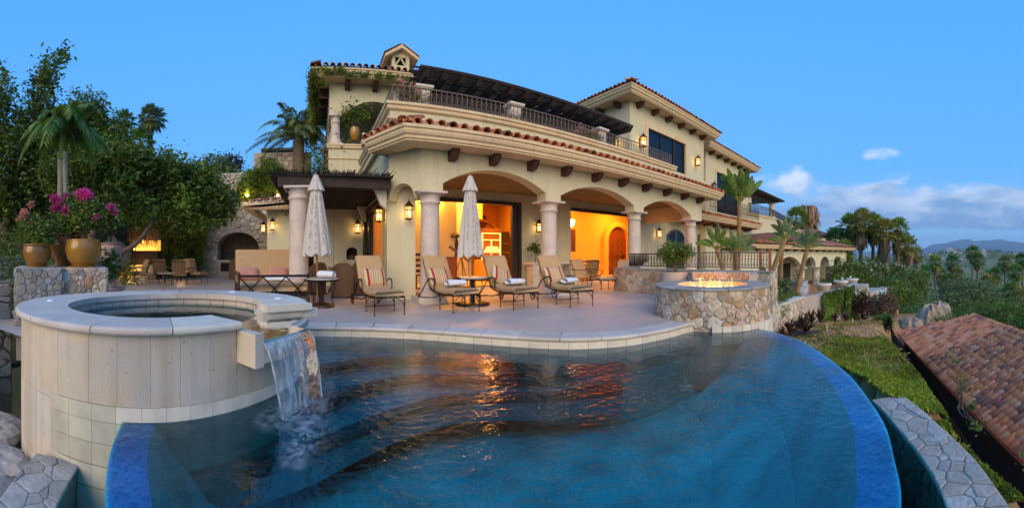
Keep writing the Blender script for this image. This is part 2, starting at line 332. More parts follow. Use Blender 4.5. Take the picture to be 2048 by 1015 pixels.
def watermat(name, tint, bump, scale, ior=1.33, rough=.0):
    m, nt, N, L, b = _nt(name)
    N.remove(b)
    tr = N.new('ShaderNodeBsdfTransparent'); tr.inputs[0].default_value = (*tint, 1)
    gl = N.new('ShaderNodeBsdfGlossy'); gl.inputs['Roughness'].default_value = rough; gl.inputs[0].default_value = (1, 1, 1, 1)
    fr = N.new('ShaderNodeFresnel'); fr.inputs[0].default_value = ior
    tc = N.new('ShaderNodeTexCoord')
    n1 = N.new('ShaderNodeTexNoise'); n1.inputs['Scale'].default_value = scale; n1.inputs['Detail'].default_value = 3; n1.inputs['Roughness'].default_value = .5
    n2 = N.new('ShaderNodeTexNoise'); n2.inputs['Scale'].default_value = scale*.23; n2.inputs['Detail'].default_value = 2
    n3 = N.new('ShaderNodeTexNoise'); n3.inputs['Scale'].default_value = .35; n3.inputs['Detail'].default_value = 2
    for n in (n1, n2, n3): L.new(tc.outputs['Object'], n.inputs['Vector'])
    ma = N.new('ShaderNodeMath'); ma.operation = 'MULTIPLY_ADD'; L.new(n2.outputs[0], ma.inputs[0]); ma.inputs[1].default_value = 1.6; L.new(n1.outputs[0], ma.inputs[2])
    st = N.new('ShaderNodeMapRange'); L.new(n3.outputs[0], st.inputs[0]); st.inputs[1].default_value = .35; st.inputs[2].default_value = .65; st.inputs[3].default_value = bump*.45; st.inputs[4].default_value = bump*1.3
    bp = N.new('ShaderNodeBump'); bp.inputs['Distance'].default_value = .02; L.new(ma.outputs[0], bp.inputs['Height']); L.new(st.outputs[0], bp.inputs['Strength'])
    L.new(bp.outputs[0], gl.inputs['Normal']); L.new(bp.outputs[0], fr.inputs['Normal'])
    if name == 'fall_water':
        mg = N.new('ShaderNodeMapping'); mg.inputs['Scale'].default_value = (14, 14, 1.2); L.new(tc.outputs['Object'], mg.inputs['Vector']); nf = N.new('ShaderNodeTexNoise'); nf.inputs['Scale'].default_value = 1.5; nf.inputs['Detail'].default_value = 5; L.new(mg.outputs[0], nf.inputs['Vector'])
        mf = N.new('ShaderNodeMapRange'); L.new(nf.outputs[0], mf.inputs[0]); mf.inputs[1].default_value = .42; mf.inputs[2].default_value = .68; mf.inputs[3].default_value = .10; mf.inputs[4].default_value = .62
        df = N.new('ShaderNodeBsdfDiffuse'); df.inputs[0].default_value = (.72, .80, .86, 1); m2 = N.new('ShaderNodeMixShader'); L.new(mf.outputs[0], m2.inputs[0]); L.new(tr.outputs[0], m2.inputs[1]); L.new(df.outputs[0], m2.inputs[2]); tr = m2
    ms = N.new('ShaderNodeMixShader'); L.new(fr.outputs[0], ms.inputs[0]); L.new(tr.outputs[0], ms.inputs[1]); L.new(gl.outputs[0], ms.inputs[2])
    L.new(ms.outputs[0], N['Material Output'].inputs[0]); return m
watermat('pool_water', (.40, .90, .91), .62, 12.0, 1.40)
watermat('spa_water', (.45, .70, .72), .14, 10.0, 1.40)
watermat('fall_water', (.90, .93, .95), .6, 9.0, 1.20)
def glassmat(name, col, tr_, rough=.03):
    m, nt, N, L, b = _nt(name); N.remove(b)
    t = N.new('ShaderNodeBsdfTransparent'); t.inputs[0].default_value = (*col, 1)
    g = N.new('ShaderNodeBsdfGlossy'); g.inputs['Roughness'].default_value = rough
    ms = N.new('ShaderNodeMixShader'); ms.inputs[0].default_value = tr_
    L.new(t.outputs[0], ms.inputs[1]); L.new(g.outputs[0], ms.inputs[2]); L.new(ms.outputs[0], N['Material Output'].inputs[0])
glassmat('window_glass', (.36, .37, .39), .07)
def glowglass():
    m, nt, N, L, b = _nt('lit_glass'); N.remove(b); t = N.new('ShaderNodeBsdfTransparent'); e = N.new('ShaderNodeEmission'); e.inputs[0].default_value = (1, .58, .16, 1); e.inputs[1].default_value = 1.5
    x = N.new('ShaderNodeMixShader'); x.inputs[0].default_value = .45; L.new(t.outputs[0], x.inputs[1]); L.new(e.outputs[0], x.inputs[2]); L.new(x.outputs[0], N['Material Output'].inputs[0])
glowglass()
glassmat('smoke_glass', (.9, .9, .9), .06, .2)
# foam
def foammat():
    m, nt, N, L, b = _nt('foam'); b.inputs['Base Color'].default_value = (.55, .68, .74, 1); b.inputs['Roughness'].default_value = .6
    tc = N.new('ShaderNodeTexCoord'); n = N.new('ShaderNodeTexNoise'); n.inputs['Scale'].default_value = 9; n.inputs['Detail'].default_value = 8; n.inputs['Roughness'].default_value = .7
    L.new(tc.outputs['Object'], n.inputs['Vector'])
    at = N.new('ShaderNodeAttribute'); at.attribute_name = 'fade'
    mu = N.new('ShaderNodeMath'); mu.operation = 'MULTIPLY'; 
    mp = N.new('ShaderNodeMapRange'); L.new(n.outputs[0], mp.inputs[0]); mp.inputs[1].default_value = .42; mp.inputs[2].default_value = .62; mp.inputs[3].default_value = 0; mp.inputs[4].default_value = .6
    L.new(mp.outputs[0], mu.inputs[0]); L.new(at.outputs['Fac'], mu.inputs[1]); L.new(mu.outputs[0], b.inputs['Alpha'])
foammat()

# ================================================================== objects
def setp(o, label=None, cat=None, group=None, kind=None, category=None):
    cat = cat or category
    if label: o['label'] = label
    if cat: o['category'] = cat
    if group: o['group'] = group
    if kind: o['kind'] = kind
    return o
def thing(name, label, cat, loc=(0, 0, 0), rot=0.0, group=None):
    o = bpy.data.objects.new(name, None); C.objects.link(o); o.empty_display_size = .2
    o.location = loc; o.rotation_euler = (0, 0, rot)
    return setp(o, label, cat, group)
class MB:
    def __init__(s): s.v = []; s.f = []; s.sm = []
    def add(s, vs, fs, smooth=False):
        k = len(s.v); s.v += [tuple(p) for p in vs]; s.f += [tuple(i+k for i in f) for f in fs]; s.sm += [smooth]*len(fs); return s
    def box(s, x0, y0, z0, x1, y1, z1):
        v = [(x0,y0,z0),(x1,y0,z0),(x1,y1,z0),(x0,y1,z0),(x0,y0,z1),(x1,y0,z1),(x1,y1,z1),(x0,y1,z1)]
        return s.add(v, [(0,3,2,1),(4,5,6,7),(0,1,5,4),(1,2,6,5),(2,3,7,6),(3,0,4,7)])
    def obox(s, c, ax, ay, az, hx, hy, hz):
        """box about centre c along three unit vectors"""
        c, ax, ay, az = Vector(c), Vector(ax), Vector(ay), Vector(az)
        v = [c + ax*hx*i + ay*hy*j + az*hz*k for i, j, k in ((-1,-1,-1),(1,-1,-1),(1,1,-1),(-1,1,-1),(-1,-1,1),(1,-1,1),(1,1,1),(-1,1,1))]
        return s.add(v, [(0,3,2,1),(4,5,6,7),(0,1,5,4),(1,2,6,5),(2,3,7,6),(3,0,4,7)])
    def beam(s, p, q, w, h, up=(0, 0, 1)):
        p, q = Vector(p), Vector(q); d = (q-p); L_ = d.length; d.normalize()
        u = Vector(up); sd_ = d.cross(u)
        if sd_.length < 1e-4: sd_ = Vector((1, 0, 0))
        sd_.normalize(); u = sd_.cross(d).normalized()
        return s.obox((p+q)/2, d, sd_, u, L_/2, w/2, h/2)
    def tube(s, pts, rad, n=6, cap=True, smooth=True):
        pts = [Vector(p) for p in pts]; k = len(pts)
        if not hasattr(rad, '__len__'): rad = [rad]*k
        ref = None; vs = []
        for i, p in enumerate(pts):
            d = (pts[min(i+1, k-1)] - pts[max(i-1, 0)])
            if d.length < 1e-9: d = Vector((0, 0, 1))
            d.normalize()
            if ref is None:
                ref = Vector((0, 0, 1)) if abs(d.z) < .9 else Vector((1, 0, 0))
            a = d.cross(ref)
            if a.length < 1e-5: a = d.cross(Vector((0, 1, 0)))
            a.normalize(); b = d.cross(a).normalized(); ref = -b if False else a.cross(d)
            for j in range(n):
                t = 2*pi*j/n; vs.append(p + (a*cos(t) + b*sin(t))*rad[i])
        fs = [(i*n+j, i*n+(j+1) % n, (i+1)*n+(j+1) % n, (i+1)*n+j) for i in range(k-1) for j in range(n)]
        s.add(vs, fs, smooth)
        if cap and n > 2:
            s.add([vs[j] for j in range(n)], [tuple(range(n))]); s.add([vs[(k-1)*n+j] for j in range(n)], [tuple(reversed(range(n)))])
        return s
    def lathe(s, prof, n=24, c=(0, 0, 0), a0=0, a1=2*pi, smooth=True):
        full = abs(a1-a0-2*pi) < 1e-6; m = n if full else n+1
        vs = [(c[0]+r*cos(a0+(a1-a0)*j/n), c[1]+r*sin(a0+(a1-a0)*j/n), c[2]+z) for r, z in prof for j in range(m)]
        fs = [(i*m+j, i*m+(j+1) % m, (i+1)*m+(j+1) % m, (i+1)*m+j) for i in range(len(prof)-1) for j in range(m if full else n)]
        return s.add(vs, fs, smooth)
    def poly_prism(s, pts, z0, z1):
        n = len(pts); v = [(x, y, z0) for x, y in pts] + [(x, y, z1) for x, y in pts]
        return s.add(v, [tuple(reversed(range(n))), tuple(range(n, 2*n))] + [(i, (i+1) % n, n+(i+1) % n, n+i) for i in range(n)])
    def mesh(s, name, m):
        me = bpy.data.meshes.new(name); me.from_pydata(s.v, [], s.f); me.polygons.foreach_set('use_smooth', s.sm)
        if m is not None: me.materials.append(MATS[m] if isinstance(m, str) else m)
        me.update(); return me
    def build(s, name, m, parent=None, **k):
        o = bpy.data.objects.new(name, s.mesh(name, m)); C.objects.link(o)
        if parent is not None: o.parent = parent
        return setp(o, **k)
def inst(name, me, parent=None, loc=(0, 0, 0), rot=(0, 0, 0), scale=(1, 1, 1), **k):
    o = bpy.data.objects.new(name, me); C.objects.link(o); o.location = loc; o.rotation_euler = rot; o.scale = scale
    if parent is not None: o.parent = parent
    return setp(o, **k)
KIDS = {}
def copy_tree(o, loc=None, rot=None, label=None, scale=None, parent=None, group=None):
    c = o.copy(); C.objects.link(c)
    if parent is not None: c.parent = parent
    if loc is not None: c.location = loc
    if rot is not None: c.rotation_euler = (0, 0, rot)
    if scale is not None: c.scale = (scale,)*3 if not hasattr(scale, '__len__') else scale
    if label: c['label'] = label
    if group: c['group'] = group
    for ch in list(o.children):
        copy_tree(ch, parent=c)
    return c
def npmesh(name, V, F, m, smooth=False):
    """fast mesh from numpy arrays (quads or tris)"""
    V = np.asarray(V, dtype=np.float32); F = np.asarray(F, dtype=np.int32); k = F.shape[1]
    me = bpy.data.meshes.new(name); me.vertices.add(len(V)); me.vertices.foreach_set('co', V.ravel())
    me.loops.add(F.size); me.loops.foreach_set('vertex_index', F.ravel())
    me.polygons.add(len(F)); me.polygons.foreach_set('loop_start', np.arange(0, F.size, k, dtype=np.int32))
    me.polygons.foreach_set('loop_total', np.full(len(F), k, dtype=np.int32))
    if smooth: me.polygons.foreach_set('use_smooth', np.ones(len(F), dtype=bool))
    me.materials.append(MATS[m]); me.update(calc_edges=True); return me
def npobj(name, V, F, m, parent=None, smooth=False, **k):
    o = bpy.data.objects.new(name, npmesh(name, V, F, m, smooth)); C.objects.link(o)
    if parent is not None: o.parent = parent
    return setp(o, **k)
def catmull(pts, per=6, closed=False):
    pts = [Vector(p) for p in pts]; n = len(pts); out = []
    rng = range(n if closed else n-1)
    for i in rng:
        if closed: p0, p1, p2, p3 = pts[i-1], pts[i], pts[(i+1) % n], pts[(i+2) % n]
        else: p0, p1, p2, p3 = pts[max(i-1, 0)], pts[i], pts[i+1], pts[min(i+2, n-1)]
        for j in range(per):
            t = j/per
            out.append(.5*((2*p1)+(p2-p0)*t+(2*p0-5*p1+4*p2-p3)*t*t+(3*p1-p0-3*p2+p3)*t*t*t))
    if not closed: out.append(pts[-1])
    return out

# ---------------------------------------------------------------- foliage
RNG = np.random.default_rng(11)
def leaves(P, size, flat=.35, up=0.25, aspect=.5, droop=0.0, rng=None):
    """one folded leaf (two triangles' worth, one quad) at each point"""
    rng = rng or RNG; P = np.asarray(P, dtype=np.float64); n = len(P)
    d = rng.normal(size=(n, 3)); d[:, 2] = d[:, 2]*flat - droop; d /= np.linalg.norm(d, axis=1)[:, None]
    nrm = rng.normal(size=(n, 3)); nrm[:, 2] += up*4; s = np.cross(d, nrm); s /= (np.linalg.norm(s, axis=1)[:, None]+1e-9)
    nn = np.cross(s, d)
    L_ = (size*(.6+.8*rng.random(n)))[:, None]; w = L_*aspect*.5
    a = P - d*L_*.5; c = P + d*L_*.5; b = P + s*w + nn*L_*.08 - d*L_*.05; e = P - s*w + nn*L_*.08 - d*L_*.05
    V = np.stack([a, b, c, e], 1).reshape(-1, 3); F = np.arange(4*n).reshape(-1, 4)
    return V, F
def crown_points(lobes, n, shell=.55, seed=0, clump=6, cr=.18):
    """clumped points in a set of ellipsoid lobes (x,y,z,rx,ry,rz)"""
    rng = np.random.default_rng(seed); lob = np.array(lobes, dtype=float)
    vol = (lob[:, 3]*lob[:, 4]*lob[:, 5])**.75; pr = vol/vol.sum(); m = max(1, n//clump)
    k = rng.choice(len(lob), size=m, p=pr); d = rng.normal(size=(m, 3)); d /= np.linalg.norm(d, axis=1)[:, None]
    r = shell + (1.04-shell)*rng.random(m)**.8
    r *= 1 + .22*np.sin(d[:, 0]*7+k)*np.cos(d[:, 1]*6+2*k) + .12*np.sin(d[:, 2]*11+k)
    ctr = lob[k, :3] + d*r[:, None]*lob[k, 3:6]
    off = rng.normal(size=(m, clump, 3))*cr*(0.6+.8*rng.random((m, 1, 1)))
    return (ctr[:, None, :] + off).reshape(-1, 3)
def foliage(name, lobes, n, size, m, parent=None, seed=0, loc=None, clump=6, cr=.18, shell=.55, aspect=.5, flat=.5, up=.25, droop=0.0, **k):
    P = crown_points(lobes, n, shell, seed, clump, cr); V, F = leaves(P, size, flat, up, aspect, droop, np.random.default_rng(seed+1))
    return npobj(name, V, F, m, parent, **k)
def limb(mb, p, q, r0, r1, wob=.12, seg=5, n=7, rnd=random):
    p, q = Vector(p), Vector(q); L_ = (q-p).length; pts = [p]
    for i in range(1, seg): pts.append(p.lerp(q, i/seg) + Vector((rnd.uniform(-1, 1), rnd.uniform(-1, 1), rnd.uniform(-.5, .5)))*wob*L_*.4)
    pts.append(q); pts = catmull(pts, 2); k = len(pts)
    mb.tube(pts, [r0+(r1-r0)*i/(k-1) for i in range(k)], n)
    return pts
def tree(name, label, cat, base, trunks, lobes, n, size, m, tm='wood_trunk', seed=1, group=None, extra=None, **fk):
    """trunks: list of (points, r0, r1); lobes relative to base"""
    t = thing(name, label, cat, base, 0, group); mb = MB(); r = random.Random(seed)
    for pts, r0, r1 in trunks:
        pp = catmull(pts, 4); k = len(pp); mb.tube(pp, [r0+(r1-r0)*i/(k-1) for i in range(k)], 8)
    tips = [Vector(pts[-1]) for pts, _, _ in trunks]
    for lb in lobes:
        c = Vector(lb[:3]); s = min(tips, key=lambda a: (a-c).length); limb(mb, s, c, .05+.012*(c-s).length, .015, .2, rnd=r)
        for _ in range(4):
            e = c + Vector((r.uniform(-1, 1)*lb[3], r.uniform(-1, 1)*lb[4], r.uniform(-.7, 1)*lb[5]))*.8
            limb(mb, c, e, .02, .006, .2, 3, 5, r)
    mb.build('trunk', tm, t)
    foliage('crown', lobes, n, size, m, t, seed, **fk)
    return t
def frond_pts(mb_v, mb_f, base, az, elev, L_, droop, nl=26, leaf=.35, wid=.03, vdrop=.25, rng=random):
    """feather palm frond; leaflets both sides of an arched rachis"""
    d = Vector((cos(az), sin(az), 0)); pts = []
    for i in range(nl+1):
        t = i/nl; h = sin(elev)*L_*t - droop*L_*t*t; r = cos(elev)*L_*t*(1-.12*t*droop)
        pts.append(Vector(base) + d*r + Vector((0, 0, h)))
    side = Vector((-sin(az), cos(az), 0))
    for i in range(nl):      # rachis ribbon
        w = .018*(1-i/nl)+.004; k = len(mb_v)
        mb_v += [pts[i]-side*w, pts[i]+side*w, pts[i+1]+side*w*.9, pts[i+1]-side*w*.9]; mb_f.append((k, k+1, k+2, k+3))
    for i in range(2, nl+1):
        t = i/nl; ll = leaf*(1.15-abs(t-.45)*1.2)*rng.uniform(.85, 1.1)
        tg = (pts[i]-pts[i-1]).normalized()
        for s in (-1, 1):
            dr = (side*s*.85 + tg*.55 + Vector((0, 0, -vdrop*rng.uniform(.5, 1.5)))).normalized()
            tip = pts[i] + dr*ll + Vector((0, 0, -vdrop*ll*.5)); mid = pts[i] + dr*ll*.5
            k = len(mb_v); mb_v += [pts[i], mid+tg*wid, tip, mid-tg*wid]; mb_f.append((k, k+1, k+2, k+3))
def feather_crown(name, base, nf, L_, m, parent, seed=0, leaf=.4, droop=(.5, 1.0), elev=(.2, 1.3), wid=.03, nl=26, vdrop=.25):
    r = random.Random(seed); v = []; f = []
    for i in range(nf):
        frond_pts(v, f, base, 2*pi*i/nf*1.0+r.uniform(-.2, .2)+i*2.4, r.uniform(*elev), L_*r.uniform(.8, 1.1), r.uniform(*droop), nl, leaf, wid, vdrop, r)
    return npobj(name, [tuple(p) for p in v], f, m, parent)
def fan_leaf(v, f, base, d, nrm, R, seg, r, notch=.35):
    """one palmate leaf on a stalk"""
    d = Vector(d).normalized(); s = d.cross(Vector(nrm)).normalized(); u = s.cross(d)
    stalk = Vector(base) + d*R*.9; k = len(v)
    v += [Vector(base)-s*.015, Vector(base)+s*.015, stalk+s*.01, stalk-s*.01]; f.append((k, k+1, k+2, k+3))
    for i in range(seg):
        a = -1.9+3.8*(i+.5)/seg; w = 3.8/seg*.40
        p1 = d*cos(a)+s*sin(a); pa = d*cos(a-w)+s*sin(a-w); pb = d*cos(a+w)+s*sin(a+w)
        Rr = R*r.uniform(.85, 1.05)*(1-.12*abs(a)); fold = u*R*.04*(1 if i % 2 else -1)
        k = len(v); tip = stalk + p1*Rr - Vector((0, 0, R*.22*r.uniform(.4, 1.4)))
        v += [stalk, stalk+pa*Rr*.62+fold, tip, stalk+pb*Rr*.62-fold]; f.append((k, k+1, k+2, k+3))
def fan_crown(base, n, R, m, parent, seed=0, seg=14, low=-.95):
    r = random.Random(seed); v = []; f = []
    for i in range(n):
        e = low + (1.45-low)*((i+.5)/n); a = i*2.399+r.uniform(-.2, .2); L_ = R*r.uniform(.85, 1.1)
        d = Vector((cos(a)*cos(e), sin(a)*cos(e), sin(e))); fan_leaf(v, f, Vector(base), d, Vector((0, 0, 1)) if abs(d.z) < .9 else Vector((1, 0, 0)), L_, seg, r)
    return npobj('crown', [tuple(p) for p in v], f, m, parent)
def skirt(base, h, R, m, parent, seed=0, n=300):
    r = random.Random(seed); v = []; f = []
    for i in range(n):
        a = r.uniform(0, 2*pi); z = base[2]-r.uniform(0, .5)*h; rr = R*r.uniform(.35, 1); L_ = h*r.uniform(.35, .6)
        c, s = cos(a), sin(a); w = .09*R+.02; k = len(v); rr2 = rr*r.uniform(.75, 1.05)
        v += [(base[0]+c*rr*.6-s*w, base[1]+s*rr*.6+c*w, z), (base[0]+c*rr*.6+s*w, base[1]+s*rr*.6-c*w, z),
              (base[0]+c*rr2+s*w*.4, base[1]+s*rr2-c*w*.4, z-L_), (base[0]+c*rr2-s*w*.6, base[1]+s*rr2+c*w*.6, z-L_*.9)]
        f.append((k, k+1, k+2, k+3))
    return npobj('dead_fronds', v, f, m, parent)
def fan_palm(label, loc, h, R, seed, m='leaf_mid', sk=0.0, group='fan palms on the slope', lean=0.0, n=30, seg=14, cat='palm tree', r0=.22):
    t = thing('fan_palm', label, cat, loc, 0, group); mb = MB()
    pts = [(lean*h*(i/6)**2, 0, h*i/6) for i in range(7)]
    mb.tube(pts, [r0*1.25, r0, r0*.9, r0*.85, r0*.8, r0*.8, r0*.8], 10); mb.build('trunk', 'palm_trunk', t)
    top = (lean*h, 0, h); fan_crown(top, n, R, m, t, seed, seg)
    if sk > 0: skirt((top[0], top[1], h+R*.15), sk, R*.85, 'leaf_brown', t, seed+5)
    return t

# ---------------------------------------------------------------- stonework
def clip(poly, nx, ny, c):
    out = []; n = len(poly)
    for i in range(n):
        a, b = poly[i], poly[(i+1) % n]; da = a[0]*nx+a[1]*ny-c; db = b[0]*nx+b[1]*ny-c
        if da <= 0: out.append(a)
        if (da < 0 < db) or (db < 0 < da):
            t = da/(da-db); out.append((a[0]+(b[0]-a[0])*t, a[1]+(b[1]-a[1])*t))
    return out
def cells(w, h, size, seed=0, sx=1.0, jit=1.0):
    """irregular cells filling the w x h rectangle; sx > 1 makes them wide"""
    r = random.Random(seed); pts = []; tries = 0; W = w/sx
    target = int(W*h/(size*size*.34))
    while len(pts) < target and tries < target*30:
        tries += 1; p = (r.uniform(0, W), r.uniform(0, h)); rad = size*r.choice((.28, .42, .62, .80, .95))
        if all((p[0]-q[0])**2+(p[1]-q[1])**2 > (max(rad, q[2])*.5+.3*min(rad, q[2]))**2 for q in pts): pts.append((*p, rad))
    out = []
    for i, p in enumerate(pts):
        poly = [(0, 0), (W, 0), (W, h), (0, h)]
        for q in sorted((q for j, q in enumerate(pts) if j != i), key=lambda q: (p[0]-q[0])**2+(p[1]-q[1])**2)[:14]:
            nx, ny = q[0]-p[0], q[1]-p[1]; poly = clip(poly, nx, ny, (q[0]**2+q[1]**2-p[0]**2-p[1]**2)/2 + (p[2]**2-q[2]**2)*.22)
            if not poly: break
        if len(poly) > 2: out.append([(a*sx, b) for a, b in poly])
    return out
def stone_mesh(poly, fn, gap, h, r, round_=True):
    cx = sum(p[0] for p in poly)/len(poly); cyy = sum(p[1] for p in poly)/len(poly)
    sz = sqrt(max(1e-6, abs(sum(poly[i][0]*poly[(i+1) % len(poly)][1]-poly[(i+1) % len(poly)][0]*poly[i][1] for i in range(len(poly))))/2))
    if sz < gap*2.2: return None
    if round_:
        q = []
        for i in range(len(poly)):
            a, b = poly[i], poly[(i+1) % len(poly)]
            el = hypot(a[0]-b[0], a[1]-b[1])
            if el < sz*.08: continue
            q += [(a[0]*.80+b[0]*.20, a[1]*.80+b[1]*.20), (a[0]*.20+b[0]*.80, a[1]*.20+b[1]*.80)]
            if el > sz*.45: k_ = r.uniform(-.07, .02); q.insert(-1, ((a[0]+b[0])/2+(b[1]-a[1])*k_*-1, (a[1]+b[1])/2+(b[0]-a[0])*k_))
        poly = q if len(q) > 3 else poly
    k = 1-gap/sz; n = len(poly); mb = MB(); hh = h*r.uniform(.55, 1.25); vs = []
    tx, ty = r.uniform(-.25, .25), r.uniform(-.25, .25)
    for s, dz in ((k, -.02), (k*.985, hh*.55), (k*.84, hh)):
        for p in poly:
            du, dv = (p[0]-cx)*s, (p[1]-cyy)*s
            vs.append(fn(cx+du, cyy+dv, dz + (hh*(tx*du+ty*dv)/sz if dz > 0 else 0)))
    vs.append(fn(cx, cyy, hh*1.08))
    fs = [(j*n+i, j*n+(i+1) % n, (j+1)*n+(i+1) % n, (j+1)*n+i) for j in range(2) for i in range(n)] + [(2*n+i, 2*n+(i+1) % n, 3*n) for i in range(n)]
    mb.add(vs, fs, False); return mb
def stonework(parent, w, h, fn, size, m, seed=0, gap=.02, depth=.04, sx=1.0, mask=None, name='stone', round_=True):
    r = random.Random(seed+3); k = 0; made = []
    for poly in cells(w, h, size, seed, sx):
        c = (sum(p[0] for p in poly)/len(poly), sum(p[1] for p in poly)/len(poly))
        if mask and not mask(*c): continue
        mb = stone_mesh(poly, fn, gap, depth, r, round_)
        if mb: p_ = parent.matrix_basis @ Vector(mb.v[-1]); made.append((hypot(p_.x, p_.y), len(made), mb))
    made.sort(); have = KIDS.get(parent.name, 0); room = max(0, 292-have)
    for _, _, mb in made[:room]: mb.build(name, m, parent)
    KIDS[parent.name] = have+min(room, len(made))
    if made[room:]:
        j = MB()
        for _, _, mb in made[room:]: j.add(mb.v, mb.f)
        j.build('stones', m+'_mix' if m+'_mix' in MATS else m, parent, kind='stuff')
    return k
def path_fn(pts):
    """(u, v, d) on a vertical wall that follows a 2-D path; outward = right-hand side"""
    pts = [Vector((p[0], p[1])) for p in pts]; L_ = [0]
    for i in range(1, len(pts)): L_.append(L_[-1]+(pts[i]-pts[i-1]).length)
    def fn(u, v, d, z0=0, batter=0.0):
        i = 0
        while i < len(pts)-2 and u > L_[i+1]: i += 1
        t = (u-L_[i])/max(1e-6, L_[i+1]-L_[i]); p = pts[i].lerp(pts[i+1], t); e = (pts[i+1]-pts[i]).normalized(); nn = Vector((e.y, -e.x))
        q = p + nn*(d + batter*v); return (q.x, q.y, z0+v)
    return fn, L_[-1]
def arc_wall(mb, pts, z0, z1, th, closed=False):
    """thick wall along a 2-D path, thickness to the left side"""
    P = [Vector((p[0], p[1])) for p in pts]; n = len(P); inn = []
    for i in range(n):
        if closed: e = (P[(i+1) % n]-P[i-1]).normalized()
        else: e = (P[min(i+1, n-1)]-P[max(i-1, 0)]).normalized()
        inn.append(P[i]+Vector((-e.y, e.x))*th)
    v = [(p.x, p.y, z) for z in (z0, z1) for p in P] + [(p.x, p.y, z) for z in (z0, z1) for p in inn]
    f = []; m = n if closed else n-1
    for i in range(m):
        j = (i+1) % n
        f += [(i, j, n+j, n+i), (2*n+j, 2*n+i, 3*n+i, 3*n+j), (n+i, n+j, 3*n+j, 3*n+i), (j, i, 2*n+i, 2*n+j)]
    if not closed: f += [(0, n, 3*n, 2*n), (n-1, 3*n-1, 4*n-1, 2*n-1)]
    return mb.add(v, f)
def wall_poly(mb, outline, origin, direction, th):
    """outline (u, z) extruded; face looks to the right of direction, thickness goes to the left"""
    o = Vector((origin[0], origin[1])); d = Vector(direction).normalized(); nn = Vector((-d.y, d.x)); n = len(outline)
    v = [(o.x+d.x*u, o.y+d.y*u, z) for u, z in outline] + [(o.x+d.x*u+nn.x*th, o.y+d.y*u+nn.y*th, z) for u, z in outline]
    f = [tuple(range(n)), tuple(reversed(range(n, 2*n)))] + [((i+1) % n, i, n+i, n+(i+1) % n) for i in range(n)]
    return mb.add(v, f)
def arch_pts(u0, u1, zs, rise, n=14):
    """points of a segmental / elliptical arch from u0 to u1"""
    c = (u0+u1)/2; a = (u1-u0)/2
    return [(c-a*cos(pi*i/n), zs+rise*sin(pi*i/n)**.9) for i in range(n+1)]
def seg_arch(u0, u1, zs, rise, n=14):
    c = (u0+u1)/2; a = (u1-u0)/2; R = (a*a+rise*rise)/(2*rise); cz = zs+rise-R; th = math.asin(min(1, a/R))
    return [(c+R*sin(-th+2*th*i/n), cz+R*cos(-th+2*th*i/n)) for i in range(n+1)]
def hole_wall(mb, origin, direction, th, L_, z0, z1, holes):
    """rectangular wall with rectangular holes (u0,z0,u1,z1), reveals included"""
    o = Vector((origin[0], origin[1])); d = Vector(direction).normalized(); nn = Vector((-d.y, d.x))
    us = sorted({0, L_, *[h[0] for h in holes], *[h[2] for h in holes]}); zs = sorted({z0, z1, *[h[1] for h in holes], *[h[3] for h in holes]})
    def P(u, z, t): q = o+d*u+nn*t; return (q.x, q.y, z)
    def solid(i, j):
        if i < 0 or j < 0 or i >= len(us)-1 or j >= len(zs)-1: return False
        cu, cz = (us[i]+us[i+1])/2, (zs[j]+zs[j+1])/2
        return not any(h[0] < cu < h[2] and h[1] < cz < h[3] for h in holes)
    for i in range(len(us)-1):
        for j in range(len(zs)-1):
            if not solid(i, j): continue
            a, b, c, e = us[i], us[i+1], zs[j], zs[j+1]
            mb.add([P(a, c, 0), P(b, c, 0), P(b, e, 0), P(a, e, 0)], [(0, 1, 2, 3)])
            mb.add([P(a, c, th), P(b, c, th), P(b, e, th), P(a, e, th)], [(3, 2, 1, 0)])
            for (di, dj, q) in ((-1, 0, [(a, c), (a, e)]), (1, 0, [(b, c), (b, e)]), (0, -1, [(a, c), (b, c)]), (0, 1, [(a, e), (b, e)])):
                if not solid(i+di, j+dj):
                    mb.add([P(*q[0], 0), P(*q[1], 0), P(*q[1], th), P(*q[0], th)], [(0, 1, 2, 3)])
    return mb
def sweep(mb, path, prof, z):
    """moulding: profile (out, dz) swept along a 2-D path, out = right-hand side of travel, mitred"""
    P = [Vector((p[0], p[1])) for p in path]; n = len(P); k = len(prof); v = []
    for i in range(n):
        a = (P[i]-P[i-1]).normalized() if i else None; b = (P[i+1]-P[i]).normalized() if i < n-1 else None
        if a is None: a = b
        if b is None: b = a
        na, nb = Vector((a.y, -a.x)), Vector((b.y, -b.x)); m = (na+nb).normalized(); s = 1/max(.3, m.dot(na))
        for o_, dz in prof: v.append((P[i].x+m.x*o_*s, P[i].y+m.y*o_*s, z+dz))
    f = [(i*k+j, i*k+(j+1) % k, (i+1)*k+(j+1) % k, (i+1)*k+j) for i in range(n-1) for j in range(k)]
    f += [tuple(range(k)), tuple(reversed(range((n-1)*k, n*k)))]
    return mb.add(v, f)
CORNICE = [(-.62, 0), (-.02, 0), (-.02, .05), (.02, .05), (.02, .12), (.07, .14), (.10, .20), (.10, .27), (.14, .27), (.14, .34), (-.62, .34)]

